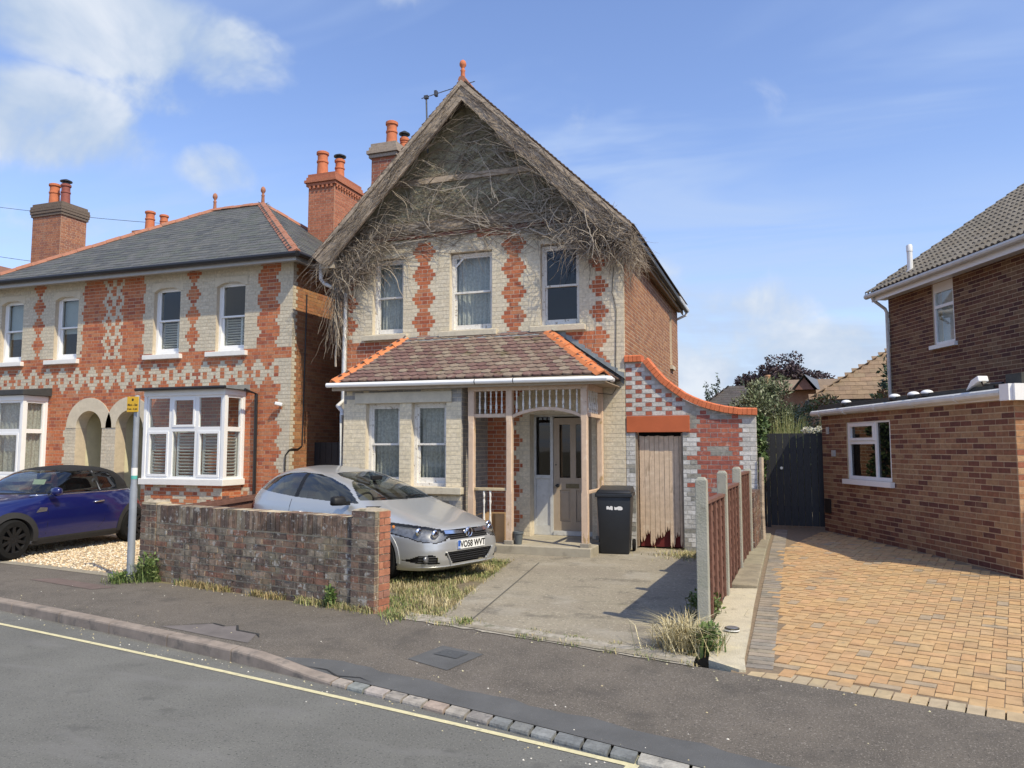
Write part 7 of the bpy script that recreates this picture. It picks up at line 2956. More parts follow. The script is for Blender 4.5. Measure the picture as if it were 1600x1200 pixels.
# ---------------------------------------------------------------- blue soft-top
m_blue = mat('blue_car_paint', (0.005, 0.010, 0.105), 0.3, 0.02, 300, metal=0.25, coat=1.0, coords='object')
m_soft = mat('soft_top_fabric', (0.010, 0.010, 0.011), 0.9, 0.15, 40, 0.4, 120, coords='object')
m_trimblk = mat('grey_black_cladding', (0.035, 0.035, 0.036), 0.75, 0.1, 12, spec=0.2)
mini = thing('blue_convertible', 'dark blue soft top car parked on the gravel, nose to the road', 'car', (-11.86, 8.47, 0.0), radians(-86))
ms = CarShell(
    front=[(0.18, 0.56), (0.24, 0.64), (0.36, 0.70), (0.50, 0.715), (0.64, 0.69), (0.74, 0.63), (0.80, 0.52), (0.85, 0.34), (0.895, 0.08), (0.93, -0.18), (0.955, -0.38), (1.0, -0.50), (1.10, -0.64), (1.20, -0.80), (1.28, -0.95), (1.335, -1.10), (1.37, -1.28), (1.39, -1.46), (1.40, -1.62)],
    rear=[(0.18, -2.82), (0.26, -2.95), (0.40, -3.01), (0.56, -3.02), (0.72, -2.99), (0.84, -2.95), (0.91, -2.88), (0.945, -2.80), (1.0, -2.70), (1.10, -2.62), (1.20, -2.52), (1.28, -2.40), (1.34, -2.24), (1.375, -2.06), (1.39, -1.90), (1.40, -1.78)],
    width=[(0.18, 0.78), (0.26, 0.815), (0.40, 0.838), (0.58, 0.845), (0.72, 0.835), (0.82, 0.81), (0.90, 0.775), (0.95, 0.735), (1.0, 0.70), (1.10, 0.665), (1.20, 0.63), (1.28, 0.585), (1.34, 0.51), (1.375, 0.40), (1.39, 0.27), (1.40, 0.12)],
    expo=[(0.18, 4.2), (0.60, 3.8), (0.80, 3.1), (0.93, 3.0), (1.05, 4.2), (1.30, 3.4), (1.40, 2.4)],
    umid=[(0.18, -1.2), (0.93, -1.2), (1.20, -1.6), (1.40, -1.70)])
MD = [(-0.66, 0.962), (-0.80, 1.09), (-0.98, 1.235), (-1.10, 1.30), (-1.62, 1.315), (-1.68, 1.20), (-1.70, 0.962)]
MD2 = [(-1.76, 0.962), (-1.74, 1.20), (-1.70, 1.305), (-2.02, 1.27), (-2.14, 1.14), (-2.16, 0.985)]


def cls2(u, y, z, n):
    ay = abs(y)
    for ua in (0.0, -2.467):
        if ay > 0.5 and (u - ua) ** 2 + (z - 0.30) ** 2 < 0.345 ** 2:
            return None
    if z > 0.955 and abs(n.y) > 0.35 and inside(MD, u, z):
        return 'side_window_l' if y > 0 else 'side_window_r'
    if z > 0.955 and abs(n.y) > 0.35 and inside(MD2, u, z):
        return 'quarter_window_l' if y > 0 else 'quarter_window_r'
    if n.x > 0.25 and 0.985 < z < 1.325 and ay < 0.655 - (z - 0.985) * 0.28 and u > -1.3:
        return 'windscreen'
    if n.x > 0.15 and 0.96 < z < 1.35 and u > -1.22 and ay < 0.72:
        return 'screen_frame'
    if z > 0.955:
        return 'soft_top' if u < -0.55 else 'body'
    if u > 0.15 and (ay - 0.56) ** 2 + (z - 0.72) ** 2 < 0.115 ** 2:
        return 'headlight_l' if y > 0 else 'headlight_r'
    if u > 0.4 and ay < 0.40 and 0.38 < z < 0.60:
        return 'grille'
    if u < -2.6 and ay > 0.5 and 0.66 < z < 0.90 and ay < 0.80:
        return 'tail_light_l' if y > 0 else 'tail_light_r'
    if z < 0.29:
        return 'sill_cladding'
    return 'body'


parts = ms.sort(cls2)
mm2 = {'body': m_blue, 'windscreen': m_carglass, 'soft_top': m_soft, 'screen_frame': m_blkplastic, 'grille': m_blkplastic, 'sill_cladding': m_trimblk, 'side_window': m_carglass_dk, 'quarter_window': m_carglass_dk, 'headlight': m_lamp, 'tail_light': m_redlamp}
for nm, fs in parts.items():
    if nm == 'body':
        fs = [f for f in fs if f != 'cap']
    if nm == 'soft_top':
        fs = fs + ['cap']
    base = nm[:-2] if nm.endswith(('_l', '_r')) else nm
    o = ms.mesh(base, fs, mm2[base], mini, 0.004 if 'window' in base else 0.0)
    if base == 'headlight':
        ms.mesh('reflector', fs, m_lampbowl, o, 0.04)
for (u_, sd_) in ((0, 1), (0, -1), (-2.467, 1), (-2.467, -1)):
    wheel(mini, u_, sd_, sd_ * 0.725, 0.305, 0.205, m_blkplastic, 10, 0.0)
    arch_ring(mini, ms, u_, 0.345, sd_, m_trimblk, 0.075, z_c=0.30)
for sgn in (-1, 1):
    b = MB()
    b.tube([(x, sgn * (body_y(ms, x, 0.945) + 0.003), 0.945 + (0.008 if x < -2.2 else 0)) for x in [-0.45 - 0.1 * i for i in range(22)]], 0.009, 6)
    b.build('belt_strip', m_chrome, mini, smooth=True)
    b = MB()
    b.lathe([(0.03, -0.075), (0.075, -0.07), (0.09, 0.0), (0.07, 0.075), (0.02, 0.085)], (-0.66, sgn * 0.89, 1.0), 14, 'y')
    mir = b.build('wing_mirror', m_blue, mini, smooth=True)
    mir.scale = (0.75, 1, 0.85)
    mir.location = (-0.165, 0, 0.15)
    b = MB()
    b.bar((-0.66, sgn * 0.74, 0.965), (-0.66, sgn * 0.86, 0.985), 0.05, 0.03)
    b.build('mirror_arm', m_blkplastic, mini)
    yh = body_y(ms, -1.6, 0.79)
    b = MB()
    b.tube([(-1.50, sgn * (yh + 0.002), 0.785), (-1.52, sgn * (yh + 0.03), 0.788), (-1.70, sgn * (yh + 0.03), 0.796), (-1.72, sgn * (yh + 0.002), 0.798)], 0.013, 8)
    b.build('door_handle', m_chrome, mini, smooth=True)
    b = MB()
    yv = body_y(ms, -0.42, 0.72)
    b.add([(-0.36, sgn * (yv + 0.006), 0.69), (-0.55, sgn * (body_y(ms, -0.55, 0.70) + 0.006), 0.70), (-0.57, sgn * (body_y(ms, -0.57, 0.755) + 0.006), 0.755), (-0.44, sgn * (body_y(ms, -0.44, 0.76) + 0.006), 0.765)], [(0, 1, 2, 3)])
    b.build('side_scuttle', m_chrome, mini, recalc=False)
    b = MB()
    b.tube([(u_, sgn * (body_y(ms, u_, z_) + 0.0), z_) for u_, z_ in ((-1.78, 0.94), (-1.80, 0.7), (-1.72, 0.45), (-1.6, 0.34))], 0.004, 5)
    b.tube([(u_, sgn * (body_y(ms, u_, z_) + 0.0), z_) for u_, z_ in ((-0.60, 0.93), (-0.58, 0.7), (-0.57, 0.5), (-0.55, 0.34))], 0.004, 5)
    b.build('shut_lines', m_blkplastic, mini)
    b = MB()
    b.bar((-1.73, sgn * (body_y(ms, -1.73, 0.97) + 0.002), 0.965), (-1.67, sgn * (body_y(ms, -1.67, 1.30) + 0.002), 1.30), 0.008, 0.022)
    b.build('window_divider', m_chrome, mini)
b = MB()
b.add([(-2.8, -0.7, 0.30), (0.5, -0.6, 0.30), (0.5, 0.6, 0.30), (-2.8, 0.7, 0.30)], [(0, 1, 2, 3)])
b.build('floor_pan', m_cabin, mini, recalc=False)
b = MB()
b.box(-0.72, -0.40, -0.66, 0.66, 0.6, 0.93)
b.build('dashboard', m_cabin, mini)
seat(mini, -1.30, 0.34, m_cabin)
seat(mini, -1.30, -0.34, m_cabin)
steering(mini, -0.85, -0.34, 0.92)
b = MB()
b.add([(-0.92, 0.15, 1.18), (-0.9, 0.42, 1.18), (-0.86, 0.42, 1.10), (-0.88, 0.15, 1.10)], [(0, 1, 2, 3)])
b.build('parking_permit', mat('permit_paper', (0.55, 0.62, 0.35), 0.7, 0.1, 20), mini, recalc=False)


# ================================================================== STREET THINGS AND SMALL THINGS
# parking sign on a grey pole
sg = thing('parking_sign', 'small yellow parking sign on a grey pole beside the garden wall', 'sign', (-7.92, 7.72, 0), 0)
m_pole = mat('galvanised_pole', (0.30, 0.325, 0.36), 0.55, 0.12, 7, metal=0.25, stains=[((0.2, 0.2, 0.2), 9, 0.6, 0.72, 0.4)])
b = MB()
b.lathe([(0.046, -0.1), (0.046, 1.16), (0.036, 1.24), (0.035, 2.37), (0.02, 2.385)], (0, 0, 0), 18)
b.build('pole', m_pole, sg, smooth=True, auto=0.6)
b = MB()
b.box(-0.115, 0.075, -0.055, -0.047, 2.165, 2.365)
pl_ = b.build('sign_plate', mat('sign_yellow', (0.72, 0.42, 0.02), 0.45, 0.04, 10), sg, bevel=0.003)
b = MB()
b.box(-0.02, 0.02, -0.046, -0.03, 2.2, 2.33)
b.build('bracket', m_pole, sg)
m_ink = mat('sign_ink', (0.02, 0.016, 0.01), 0.6, 0.0)
b = MB()
b.lathe([(0.017, 0.0), (0.017, -0.001)], (-0.02, -0.0555, 2.325), 14, 'y')
b.build('symbol', m_ink, pl_)
for (txt, zz, sz) in (('Mon - Sat', 2.258, 0.042), ('8 am - 6 pm', 2.205, 0.034)):
    text_mesh('lettering', txt, sz, m_ink, pl_, (-0.02, -0.0558, zz), (pi / 2, 0, 0), 0.0004, offset=0.0009)
b = MB()
N = 18
vs = []
for zz in (1.30, 1.345, 1.445):
    vs += [(0.0385 * cos(2 * pi * k / N), 0.0385 * sin(2 * pi * k / N), zz) for k in range(N)]
b.cur = (0.8, 0.8, 0.8)
b.add(vs, [(k, (k + 1) % N, N + (k + 1) % N, N + k) for k in range(N)], (0.10, 0.42, 0.36))
b.add(vs, [(N + k, N + (k + 1) % N, 2 * N + (k + 1) % N, 2 * N + k) for k in range(N)], (0.80, 0.78, 0.74))
b.build('sticker', mat('sticker', attr=True, rough=0.6, var=0.05), sg, recalc=False)

# wheelie bin
bn = thing('wheelie_bin', 'black wheelie bin with white painted marks beside the porch', 'bin', (-2.60, 12.42, 0.012), radians(6))
m_bin = mat('bin_plastic', (0.014, 0.017, 0.023), 0.45, 0.12, 6, 0.15, 40, stains=[((0.05, 0.05, 0.05), 8, 0.62, 0.75, 0.4)])
b = MB()
b.add([(-0.235, -0.25, 0.0), (0.235, -0.25, 0.0), (0.225, 0.20, 0.02), (-0.225, 0.20, 0.02), (-0.27, -0.33, 0.93), (0.27, -0.33, 0.93), (0.27, 0.30, 0.93), (-0.27, 0.30, 0.93)], BOXF)
b.build('body', m_bin, bn, bevel=0.025, smooth=True, auto=0.7)
b = MB()
b.box(-0.295, 0.295, -0.355, 0.325, 0.905, 0.965)
b.build('rim', m_bin, bn, bevel=0.012)
b = MB()
b.add([(-0.29, -0.36, 0.968), (0.29, -0.36, 0.968), (0.29, 0.33, 0.975), (-0.29, 0.33, 0.975), (-0.25, -0.30, 1.02), (0.25, -0.30, 1.02), (0.26, 0.31, 1.065), (-0.26, 0.31, 1.065)], BOXF)
b.build('lid', m_bin, bn, bevel=0.018, smooth=True, auto=0.7)
b = MB()
b.tube([(-0.24, 0.36, 1.0), (0.24, 0.36, 1.0)], 0.018, 8)
b.bar((-0.2, 0.30, 1.0), (-0.2, 0.37, 1.0), 0.03, 0.03)
b.bar((0.2, 0.30, 1.0), (0.2, 0.37, 1.0), 0.03, 0.03)
b.build('handle', m_bin, bn)
for s in (-1, 1):
    b = MB()
    b.lathe([(0.09, -0.025), (0.10, -0.015), (0.10, 0.015), (0.09, 0.025)], (s * 0.275, 0.20, 0.10), 18, 'x')
    b.build('wheel', m_tyre, bn)
m_mark = mat('white_mark', (0.8, 0.8, 0.8), 0.7, 0.05, 30)
r3 = random.Random(5)
for (x0, x1) in ((-0.115, -0.015), (0.01, 0.14)):
    b = MB()
    n = 7
    up_, lo_ = [], []
    for i in range(n):
        x = x0 + (x1 - x0) * i / (n - 1)
        zu, zl = 0.755 + r3.uniform(-0.012, 0.012), 0.705 + r3.uniform(-0.006, 0.008)
        yy = lambda z: -0.25 - 0.08 * z / 0.93 - 0.0025
        up_.append((x, yy(zu), zu))
        lo_.append((x, yy(zl), zl))
    b.add(lo_ + up_[::-1], [tuple(range(2 * n))])
    b.build('paint_mark', m_mark, bn, recalc=False)

# cardboard box and grey pot in the porch
cb = thing('cardboard_box', 'open brown cardboard box standing in the porch behind the balusters', 'box', (-4.57, 12.05, 0.15), radians(12))
m_card = mat('cardboard', (0.42, 0.265, 0.13), 0.9, 0.12, 8)
for (nm, q) in (('side', (-0.19, -0.186, -0.15, 0.15, 0, 0.47)), ('side', (0.186, 0.19, -0.15, 0.15, 0, 0.47)), ('side', (-0.185, 0.185, -0.15, -0.146, 0, 0.47)), ('side', (-0.185, 0.185, 0.146, 0.15, 0, 0.47)), ('base', (-0.185, 0.185, -0.145, 0.145, 0, 0.004))):
    b = MB()
    b.box(*q)
    b.build(nm, m_card, cb)
b = MB()
b.box(-0.03, 0.03, -0.1525, -0.1505, 0.0, 0.47)
b.build('tape', mat('brown_tape', (0.24, 0.13, 0.05), 0.35, 0.05, 8), cb)
b = MB()
b.bar((-0.19, 0, 0.47), (-0.29, 0, 0.44), 0.3, 0.004, upv=(0.3, 0, 1))
b.build('flap', m_card, cb)
pt = thing('plant_pot', 'small empty grey plant pot at the foot of the middle porch post', 'pot', (-4.07, 11.80, 0.15))
b = MB()
b.lathe([(0.055, 0.0), (0.078, 0.17), (0.088, 0.172), (0.088, 0.205), (0.076, 0.205), (0.07, 0.17), (0.05, 0.01)], (0, 0, 0), 18)
b.build('pot', mat('grey_pot', (0.10, 0.115, 0.125), 0.6, 0.1, 10), pt, smooth=True, auto=0.6)

# solar puck lights on the drive margin
for (x, y, z, lbl) in ((-0.475, 7.27, 0.058, 'round solar light on the pale concrete slab by the pavement'), (-0.33, 13.72, 0.205, 'round solar light at the far end of the drive margin by the black gate')):
    t = thing('solar_light', lbl, 'light', (x, y, z), 0, 'solar lights along the drive margin')
    b = MB()
    b.lathe([(0.062, 0.0), (0.066, 0.006), (0.066, 0.03), (0.060, 0.034)], (0, 0, 0), 20)
    b.build('body', m_blkplastic, t)
    b = MB()
    b.lathe([(0.0675, 0.009), (0.0675, 0.022)], (0, 0, 0), 20, cap=False)
    b.build('diffuser_band', mat('diffuser', (0.75, 0.75, 0.72), 0.4, 0.0), t)
    b = MB()
    b.lathe([(0.056, 0.0343), (0.05, 0.038), (0.004, 0.039)], (0, 0, 0), 20)
    b.build('panel', mat('solar_cell', (0.25, 0.26, 0.28), 0.3, 0.1, 20, metal=0.5), t)

# overhead wires far behind
for (p0, p1, lbl) in (((-47.0, 34, 17.1), (-20.0, 34, 12.95), 'upper overhead wire running behind the chimneys'), ((-47.0, 34, 13.9), (-33.0, 34, 12.3), 'lower overhead wire at the picture edge')):
    b = MB()
    b.tube([Vector(p0).lerp(Vector(p1), i / 12) - Vector((0, 0, 0.35 * sin(pi * i / 12))) for i in range(13)], 0.014, 4)
    tag(b.build('overhead_wire', m_black), lbl, 'wire', 'overhead wires')

# ================================================================== DEAD CREEPER ON THE GABLE
rv = random.Random(21)
vb = MB()
vb.cur = (0.3, 0.25, 0.2)
VC = [(0.235, 0.19, 0.15), (0.285, 0.24, 0.19), (0.185, 0.15, 0.12), (0.33, 0.285, 0.23), (0.15, 0.12, 0.10), (0.38, 0.335, 0.28)]


def stem(p, a, L, r, wob=0.5, droop=0.0, ydrift=0.0, ylim=(12.2, 12.93), seg=0.09, col=None, clip=None):
    pts = [p]
    x, y, z = p
    n = max(3, int(L / seg))
    da = rv.uniform(-wob, wob) * 0.25
    for i in range(n):
        a += da + rv.uniform(-wob, wob)
        x += cos(a) * L / n
        z += sin(a) * L / n - droop * L / n * (i / n)
        y = min(max(y + rv.uniform(-1, 1) * ydrift, ylim[0]), ylim[1])
        if clip and not clip(x, z):
            break
        if z > ZR + 0.03 - SL * abs(x - XC) and rv.random() < 0.93:
            break
        pts.append((x, y, z))
    if len(pts) > 2:
        m = len(pts)
        vb.tube(pts, [r * (1 - 0.7 * i / (m - 1)) for i in range(m)], 3, col or rv.choice(VC), cap=False)


inG = lambda x, z: 5.6 < z < ZR - 0.35 - SL * abs(x - XC)
for i in range(900):      # fine net over the rough render
    for _ in range(20):
        x, z = rv.uniform(FX0, FX1), rv.uniform(5.75, 7.9)
        if inG(x, z):
            break
    dens = 1.0
    stem((x, FY - 0.03, z), rv.choice((0.25, 2.9, 0.6, 2.5)) + rv.uniform(-0.5, 0.5), rv.uniform(0.3, 0.95), rv.uniform(0.0030, 0.0062), 0.35, 0.0, 0.008, (FY - 0.10, FY - 0.02), clip=inG, col=rv.choice(VC[1:4] + [VC[5], (0.12, 0.11, 0.08)]))
for sgn in (-1, 1):       # runners up the bargeboards
    base_a = atan2(-SL * sgn, 1) if sgn > 0 else atan2(-SL, -1)
    for i in range(230):
        s = rv.uniform(0.02, 1.0) ** 0.8 * 3.05
        off = rv.uniform(0.02, 0.40)
        x = XC + sgn * s
        z = ZR - SL * s - off * 1.35
        a = base_a + rv.choice((0, pi)) + rv.gauss(0, 0.16)
        stem((x, 12.53 - rv.uniform(0, 0.02), z), a, rv.uniform(0.25, 0.8), rv.uniform(0.003, 0.007), 0.2, 0.03, 0.006, (12.47, 12.535))
    for i in range(90):  # hanging off the lower edge, reaching inwards
        s = rv.uniform(0.25, 3.0)
        x = XC + sgn * s
        z = ZR - SL * s - rv.uniform(0.40, 0.55)
        stem((x, rv.uniform(12.6, 12.85), z), (pi if sgn > 0 else 0) + rv.gauss(0, 0.5) - 0.2 * sgn, rv.uniform(0.2, 0.75), rv.uniform(0.004, 0.010), 0.35, 0.15, 0.02, (12.56, 12.92), col=rv.choice(VC[1:4] + [VC[5]]))
for i in range(330):      # along the timber band
    x = rv.uniform(FX0, FX1)
    stem((x, FY - 0.07, rv.gauss(5.82, 0.13)), rv.choice((0, pi)) + rv.gauss(0, 0.18), rv.uniform(0.4, 1.3), rv.uniform(0.004, 0.009), 0.22, 0.0, 0.012, (FY - 0.16, FY - 0.06))
for i in range(95):       # older woody stems that fork
    t_ = rv.random()
    if t_ < 0.45:
        x, z = rv.gauss(-3.2, 0.55), rv.uniform(5.3, 6.4)
        a = rv.uniform(1.6, 3.6)
    elif t_ < 0.7:
        x, z = rv.gauss(-7.6, 0.4), rv.uniform(5.1, 6.0)
        a = rv.uniform(-0.4, 1.6)
    else:
        x, z = rv.uniform(-7.2, -3.6), rv.uniform(5.7, 7.6)
        a = rv.choice((0.4, 2.7)) + rv.gauss(0, 0.4)
    if not inG(x, max(z, 5.61)):
        continue
    yb = FY - rv.uniform(0.04, 0.2)
    stem((x, yb, z), a, rv.uniform(0.5, 1.3), rv.uniform(0.008, 0.014), 0.28, 0.0, 0.012, (FY - 0.3, FY - 0.03), col=VC[5] if rv.random() < 0.6 else VC[3])
    for q in range(3):
        stem((x + rv.uniform(-.1, .1), yb, z + rv.uniform(-.1, .1)), a + rv.uniform(-0.9, 0.9), rv.uniform(0.3, 0.8), rv.uniform(0.005, 0.008), 0.3, 0.05, 0.015, (FY - 0.3, FY - 0.03), col=VC[3])
for i in range(110):      # stray runners over the painted bricks
    x = rv.uniform(FX0 + 0.8, FX1 - 0.1)
    stem((x, FY - 0.02, rv.uniform(5.35, 5.75)), rv.choice((-0.4, pi + 0.4, -1.2)) + rv.gauss(0, 0.4), rv.uniform(0.3, 0.9), rv.uniform(0.003, 0.006), 0.3, 0.1, 0.006, (FY - 0.05, FY - 0.012))
for i in range(760):      # the mat in the left corner
    x, z = rv.gauss(-7.85, 0.33), rv.gauss(5.28, 0.26)
    if z < 4.7 + max(0, (x + 7.75)) * 1.1 or x > -6.9 + max(0, (z - 5.1)):
        continue
    stem((min(max(x, -8.45), -7.0), rv.uniform(12.62, 12.9), min(z, 5.65)), rv.uniform(0, 6.28), rv.uniform(0.2, 0.6), rv.uniform(0.0035, 0.008), 0.5, 0.35, 0.03, (12.56, 12.92))
for i in range(170):      # down the corner of the wall
    stem((rv.gauss(-8.17, 0.07), rv.uniform(12.72, 12.92), rv.uniform(4.2, 5.2)), -pi / 2 + rv.gauss(0, 0.25), rv.uniform(0.3, 1.0), rv.uniform(0.004, 0.009), 0.25, 0.1, 0.02, (12.7, 12.93))
for i in range(950):      # the big tangle on the right
    x, z = rv.gauss(-2.85, 0.36), rv.gauss(5.40, 0.22)
    if z < 5.05 - (0.35 if x > -2.6 else 0.1):
        continue
    stem((min(x, -2.3), rv.uniform(12.5, 12.9), min(z, 5.75 - 0.8 * max(0, x + 2.7))), rv.uniform(0, 6.28), rv.uniform(0.15, 0.55), rv.uniform(0.0035, 0.009), 0.5, 0.45, 0.04, (12.42, 12.93))
for i in range(340):      # sprays over the corner and along the side wall
    x, y, z = rv.uniform(-2.52, -2.3), rv.uniform(12.5, 13.7), rv.gauss(5.15, 0.14)
    stem((x, y, z), -pi / 2 + rv.gauss(0, 0.7), rv.uniform(0.15, 0.5), rv.uniform(0.003, 0.006), 0.4, 0.1, 0.05, (12.3, 14.1))
for (pts_, r_) in ([[(-3.75, 12.85, 5.62), (-3.45, 12.75, 5.30), (-3.3, 12.7, 5.42), (-3.0, 12.66, 5.25), (-2.9, 12.62, 5.0), (-2.75, 12.6, 5.08)], 0.013], [[(-4.2, 12.85, 5.66), (-3.9, 12.8, 5.50), (-3.6, 12.78, 5.58), (-3.2, 12.7, 5.66), (-2.8, 12.55, 5.60), (-2.5, 12.5, 5.40)], 0.015],
                   [[(-3.1, 12.5, 5.8), (-3.05, 12.5, 5.5), (-2.95, 12.5, 5.2), (-2.98, 12.52, 4.95), (-2.9, 12.54, 4.82)], 0.012], [[(-7.9, 12.8, 5.6), (-7.4, 12.82, 5.5), (-6.9, 12.84, 5.62), (-6.2, 12.86, 5.66), (-5.4, 12.86, 5.72)], 0.011],
                   [[(-8.2, 12.84, 3.9), (-8.17, 12.82, 4.5), (-8.1, 12.8, 5.0), (-7.8, 12.7, 5.4), (-7.2, 12.6, 5.8)], 0.017], [[(-8.23, 12.86, 3.3), (-8.22, 12.85, 4.2), (-8.2, 12.82, 4.9), (-8.1, 12.7, 5.3)], 0.02]):
    q = []
    for i in range(len(pts_) - 1):
        for k in range(4):
            v_ = Vector(pts_[i]).lerp(Vector(pts_[i + 1]), k / 4)
            q.append(v_ + Vector((rv.uniform(-.015, .015), rv.uniform(-.01, .01), rv.uniform(-.015, .015))))
    q.append(Vector(pts_[-1]))
    vb.tube(q, [r_ * (1 - 0.6 * i / len(q)) for i in range(len(q))], 5, VC[5], cap=False)
for i in range(5200):     # curled dead leaves and tendrils that thicken the mats
    t_ = rv.random()
    if t_ < 0.33:
        x, y, z = rv.gauss(-2.85, 0.30), rv.uniform(12.5, 12.92), rv.gauss(5.42, 0.17)
    elif t_ < 0.58:
        x, y, z = rv.gauss(-7.9, 0.26), rv.uniform(12.62, 12.92), rv.gauss(5.32, 0.26)
        if x > -7.1:
            continue
    elif t_ < 0.75:
        sgn = rv.choice((-1, 1))
        s = rv.uniform(0.05, 3.0)
        x, y, z = XC + sgn * s, rv.uniform(12.50, 12.535), ZR - SL * s - rv.uniform(0.05, 0.5)
    else:
        x, y, z = rv.uniform(FX0, FX1), FY - rv.uniform(0.03, 0.1), rv.gauss(5.9, 0.2)
    if z > ZR - 0.1 - SL * abs(x - XC):
        continue
    s_ = rv.uniform(0.012, 0.032)
    d1 = Vector((rv.uniform(-1, 1), rv.uniform(-1, 1), rv.uniform(-1, 1))).normalized() * s_
    d2 = Vector((rv.uniform(-1, 1), rv.uniform(-1, 1), rv.uniform(-1, 1))).normalized() * s_ * 0.5
    c_ = Vector((x, y, z))
    vb.add([c_ - d1, c_ + d2, c_ + d1], [(0, 1, 2)], rv.choice(VC[:3] + [(0.11, 0.085, 0.065)]))
cre = vb.build('creeper', mat('dead_creeper_bark', attr=True, rough=0.95, var=0.25, scale=30), recalc=False)
stuff(cre, 'tangle of dead leafless creeper stems over the gable and eaves', 'creeper')

# ================================================================== PLANTS
m_leaf = mat('leaf', attr=True, rough=0.6, var=0.2, scale=6)
m_bark = mat('bark', (0.09, 0.065, 0.045), 0.95, 0.3, 12, 0.6, 40)
m_blade = mat('grass_blade', attr=True, rough=0.7, var=0.15, scale=8)


def leaf_cloud(name, parent, clumps, n, size, cols, seed, aspect=0.5, up=0.0, shell=0.55, m=None):
    """Leaf-sized quads spread through a set of ellipsoid clumps (c, radii)."""
    r = random.Random(seed)
    b = MB()
    b.cur = cols[0]
    wts = [q[1][0] * q[1][1] * q[1][2] for q in clumps]
    wts = [w ** 0.7 for w in wts]
    for i in range(n):
        (c_, rad) = r.choices(clumps, wts)[0]
        d = Vector((r.gauss(0, 1), r.gauss(0, 1), r.gauss(0, 1))).normalized()
        k = (shell + (1 - shell) * r.random()) if r.random() < 0.8 else r.random()
        p = Vector((c_[0] + d.x * rad[0] * k, c_[1] + d.y * rad[1] * k, c_[2] + d.z * rad[2] * k))
        s = size * r.uniform(0.6, 1.35)
        a = (Vector((r.uniform(-1, 1), r.uniform(-1, 1), r.uniform(-1, 1) + up)) + d * 0.6).normalized() * s
        t = a.cross(Vector((r.uniform(-1, 1), r.uniform(-1, 1), r.uniform(-1, 1)))).normalized() * s * aspect * 0.5
        b.add([p, p + a * 0.5 + t, p + a, p + a * 0.5 - t], [(0, 1, 2, 3)], jit(r.choice(cols), 0.15, r))
    return stuff(b.build(name, m or m_leaf, parent, recalc=False))


def tree(name, label, loc, h, clumps, n, size, cols, seed, group=None, trunk_r=0.2, cat='tree'):
    t = thing(name, label, cat, loc, 0, group)
    b = MB()
    top = h * 0.55
    b.tube([(0, 0, -0.2), (0.03 * h * 0.2, 0, top * 0.5), (0, 0.02 * h, top), (0, 0, h * 0.8)], [trunk_r, trunk_r * 0.75, trunk_r * 0.5, trunk_r * 0.2], 8)
    r = random.Random(seed + 1)
    for (c_, rad) in clumps:
        s = Vector((0, 0, h * r.uniform(0.25, 0.5)))
        e = Vector(c_)
        b.tube([s, s.lerp(e, 0.5) + Vector((0, 0, -0.1 * h * 0.2)), e], [trunk_r * 0.4, trunk_r * 0.25, trunk_r * 0.08], 5)
    b.build('trunk', m_bark, t)
    leaf_cloud('crown', t, clumps, n, size, cols, seed)
    return t


# copper beech far behind
cl_ = []
r5 = random.Random(9)
for i in range(46):
    a = r5.uniform(0, 2 * pi)
    rr = r5.random() ** 0.5 * 4.3
    zz = 9.6 + r5.uniform(-1.5, 3.0) * (1 - (rr / 4.6) ** 2) - 0.5 * (rr / 4.3)
    cl_.append(((rr * cos(a), rr * sin(a), zz), (r5.uniform(0.7, 1.3), r5.uniform(0.7, 1.3), r5.uniform(0.5, 0.9))))
tree('copper_beech', 'large dark purple copper beech tree beyond the rooftops', (0.15, 92, 0), 12.5, cl_, 9000, 0.34, [(0.045, 0.022, 0.030), (0.032, 0.017, 0.024), (0.06, 0.032, 0.036), (0.035, 0.024, 0.026)], 31, trunk_r=0.45)
# conifers left of it
for k, (x, y, h, lbl) in enumerate(((-6.35, 72, 7.6, 'small dark conifer above the dark roof, nearest the house wall'), (-5.55, 72, 8.4, 'pointed dark conifer above the dark roof, second from the house wall'), (-3.5, 74, 8.2, 'pointed conifer top above the dark roof, nearest the bush'))):
    cl2 = []
    for i in range(14):
        t_ = i / 13
        cl2.append(((r5.uniform(-.15, .15), r5.uniform(-.15, .15), h * (0.25 + 0.72 * t_)), (0.95 * (1 - t_) + 0.12, 0.95 * (1 - t_) + 0.12, 0.45)))
    tree('conifer', lbl, (x, y, 0), h, cl2, 1500, 0.26, [(0.035, 0.06, 0.032), (0.05, 0.075, 0.04), (0.028, 0.05, 0.03)], 40 + k, 'conifers beyond the dark roof', 0.18)
cl2 = [((r5.uniform(-3.5, 3.5), r5.uniform(-0.6, 0.6), 4.2 + r5.uniform(-0.8, 0.9)), (1.0, 0.8, 0.8)) for i in range(16)]
tree('garden_tree', 'low green trees in a distant garden behind the dark roof', (-2.2, 66, 0), 5.5, cl2, 2600, 0.25, [(0.06, 0.085, 0.04), (0.045, 0.07, 0.035), (0.08, 0.10, 0.05)], 47)
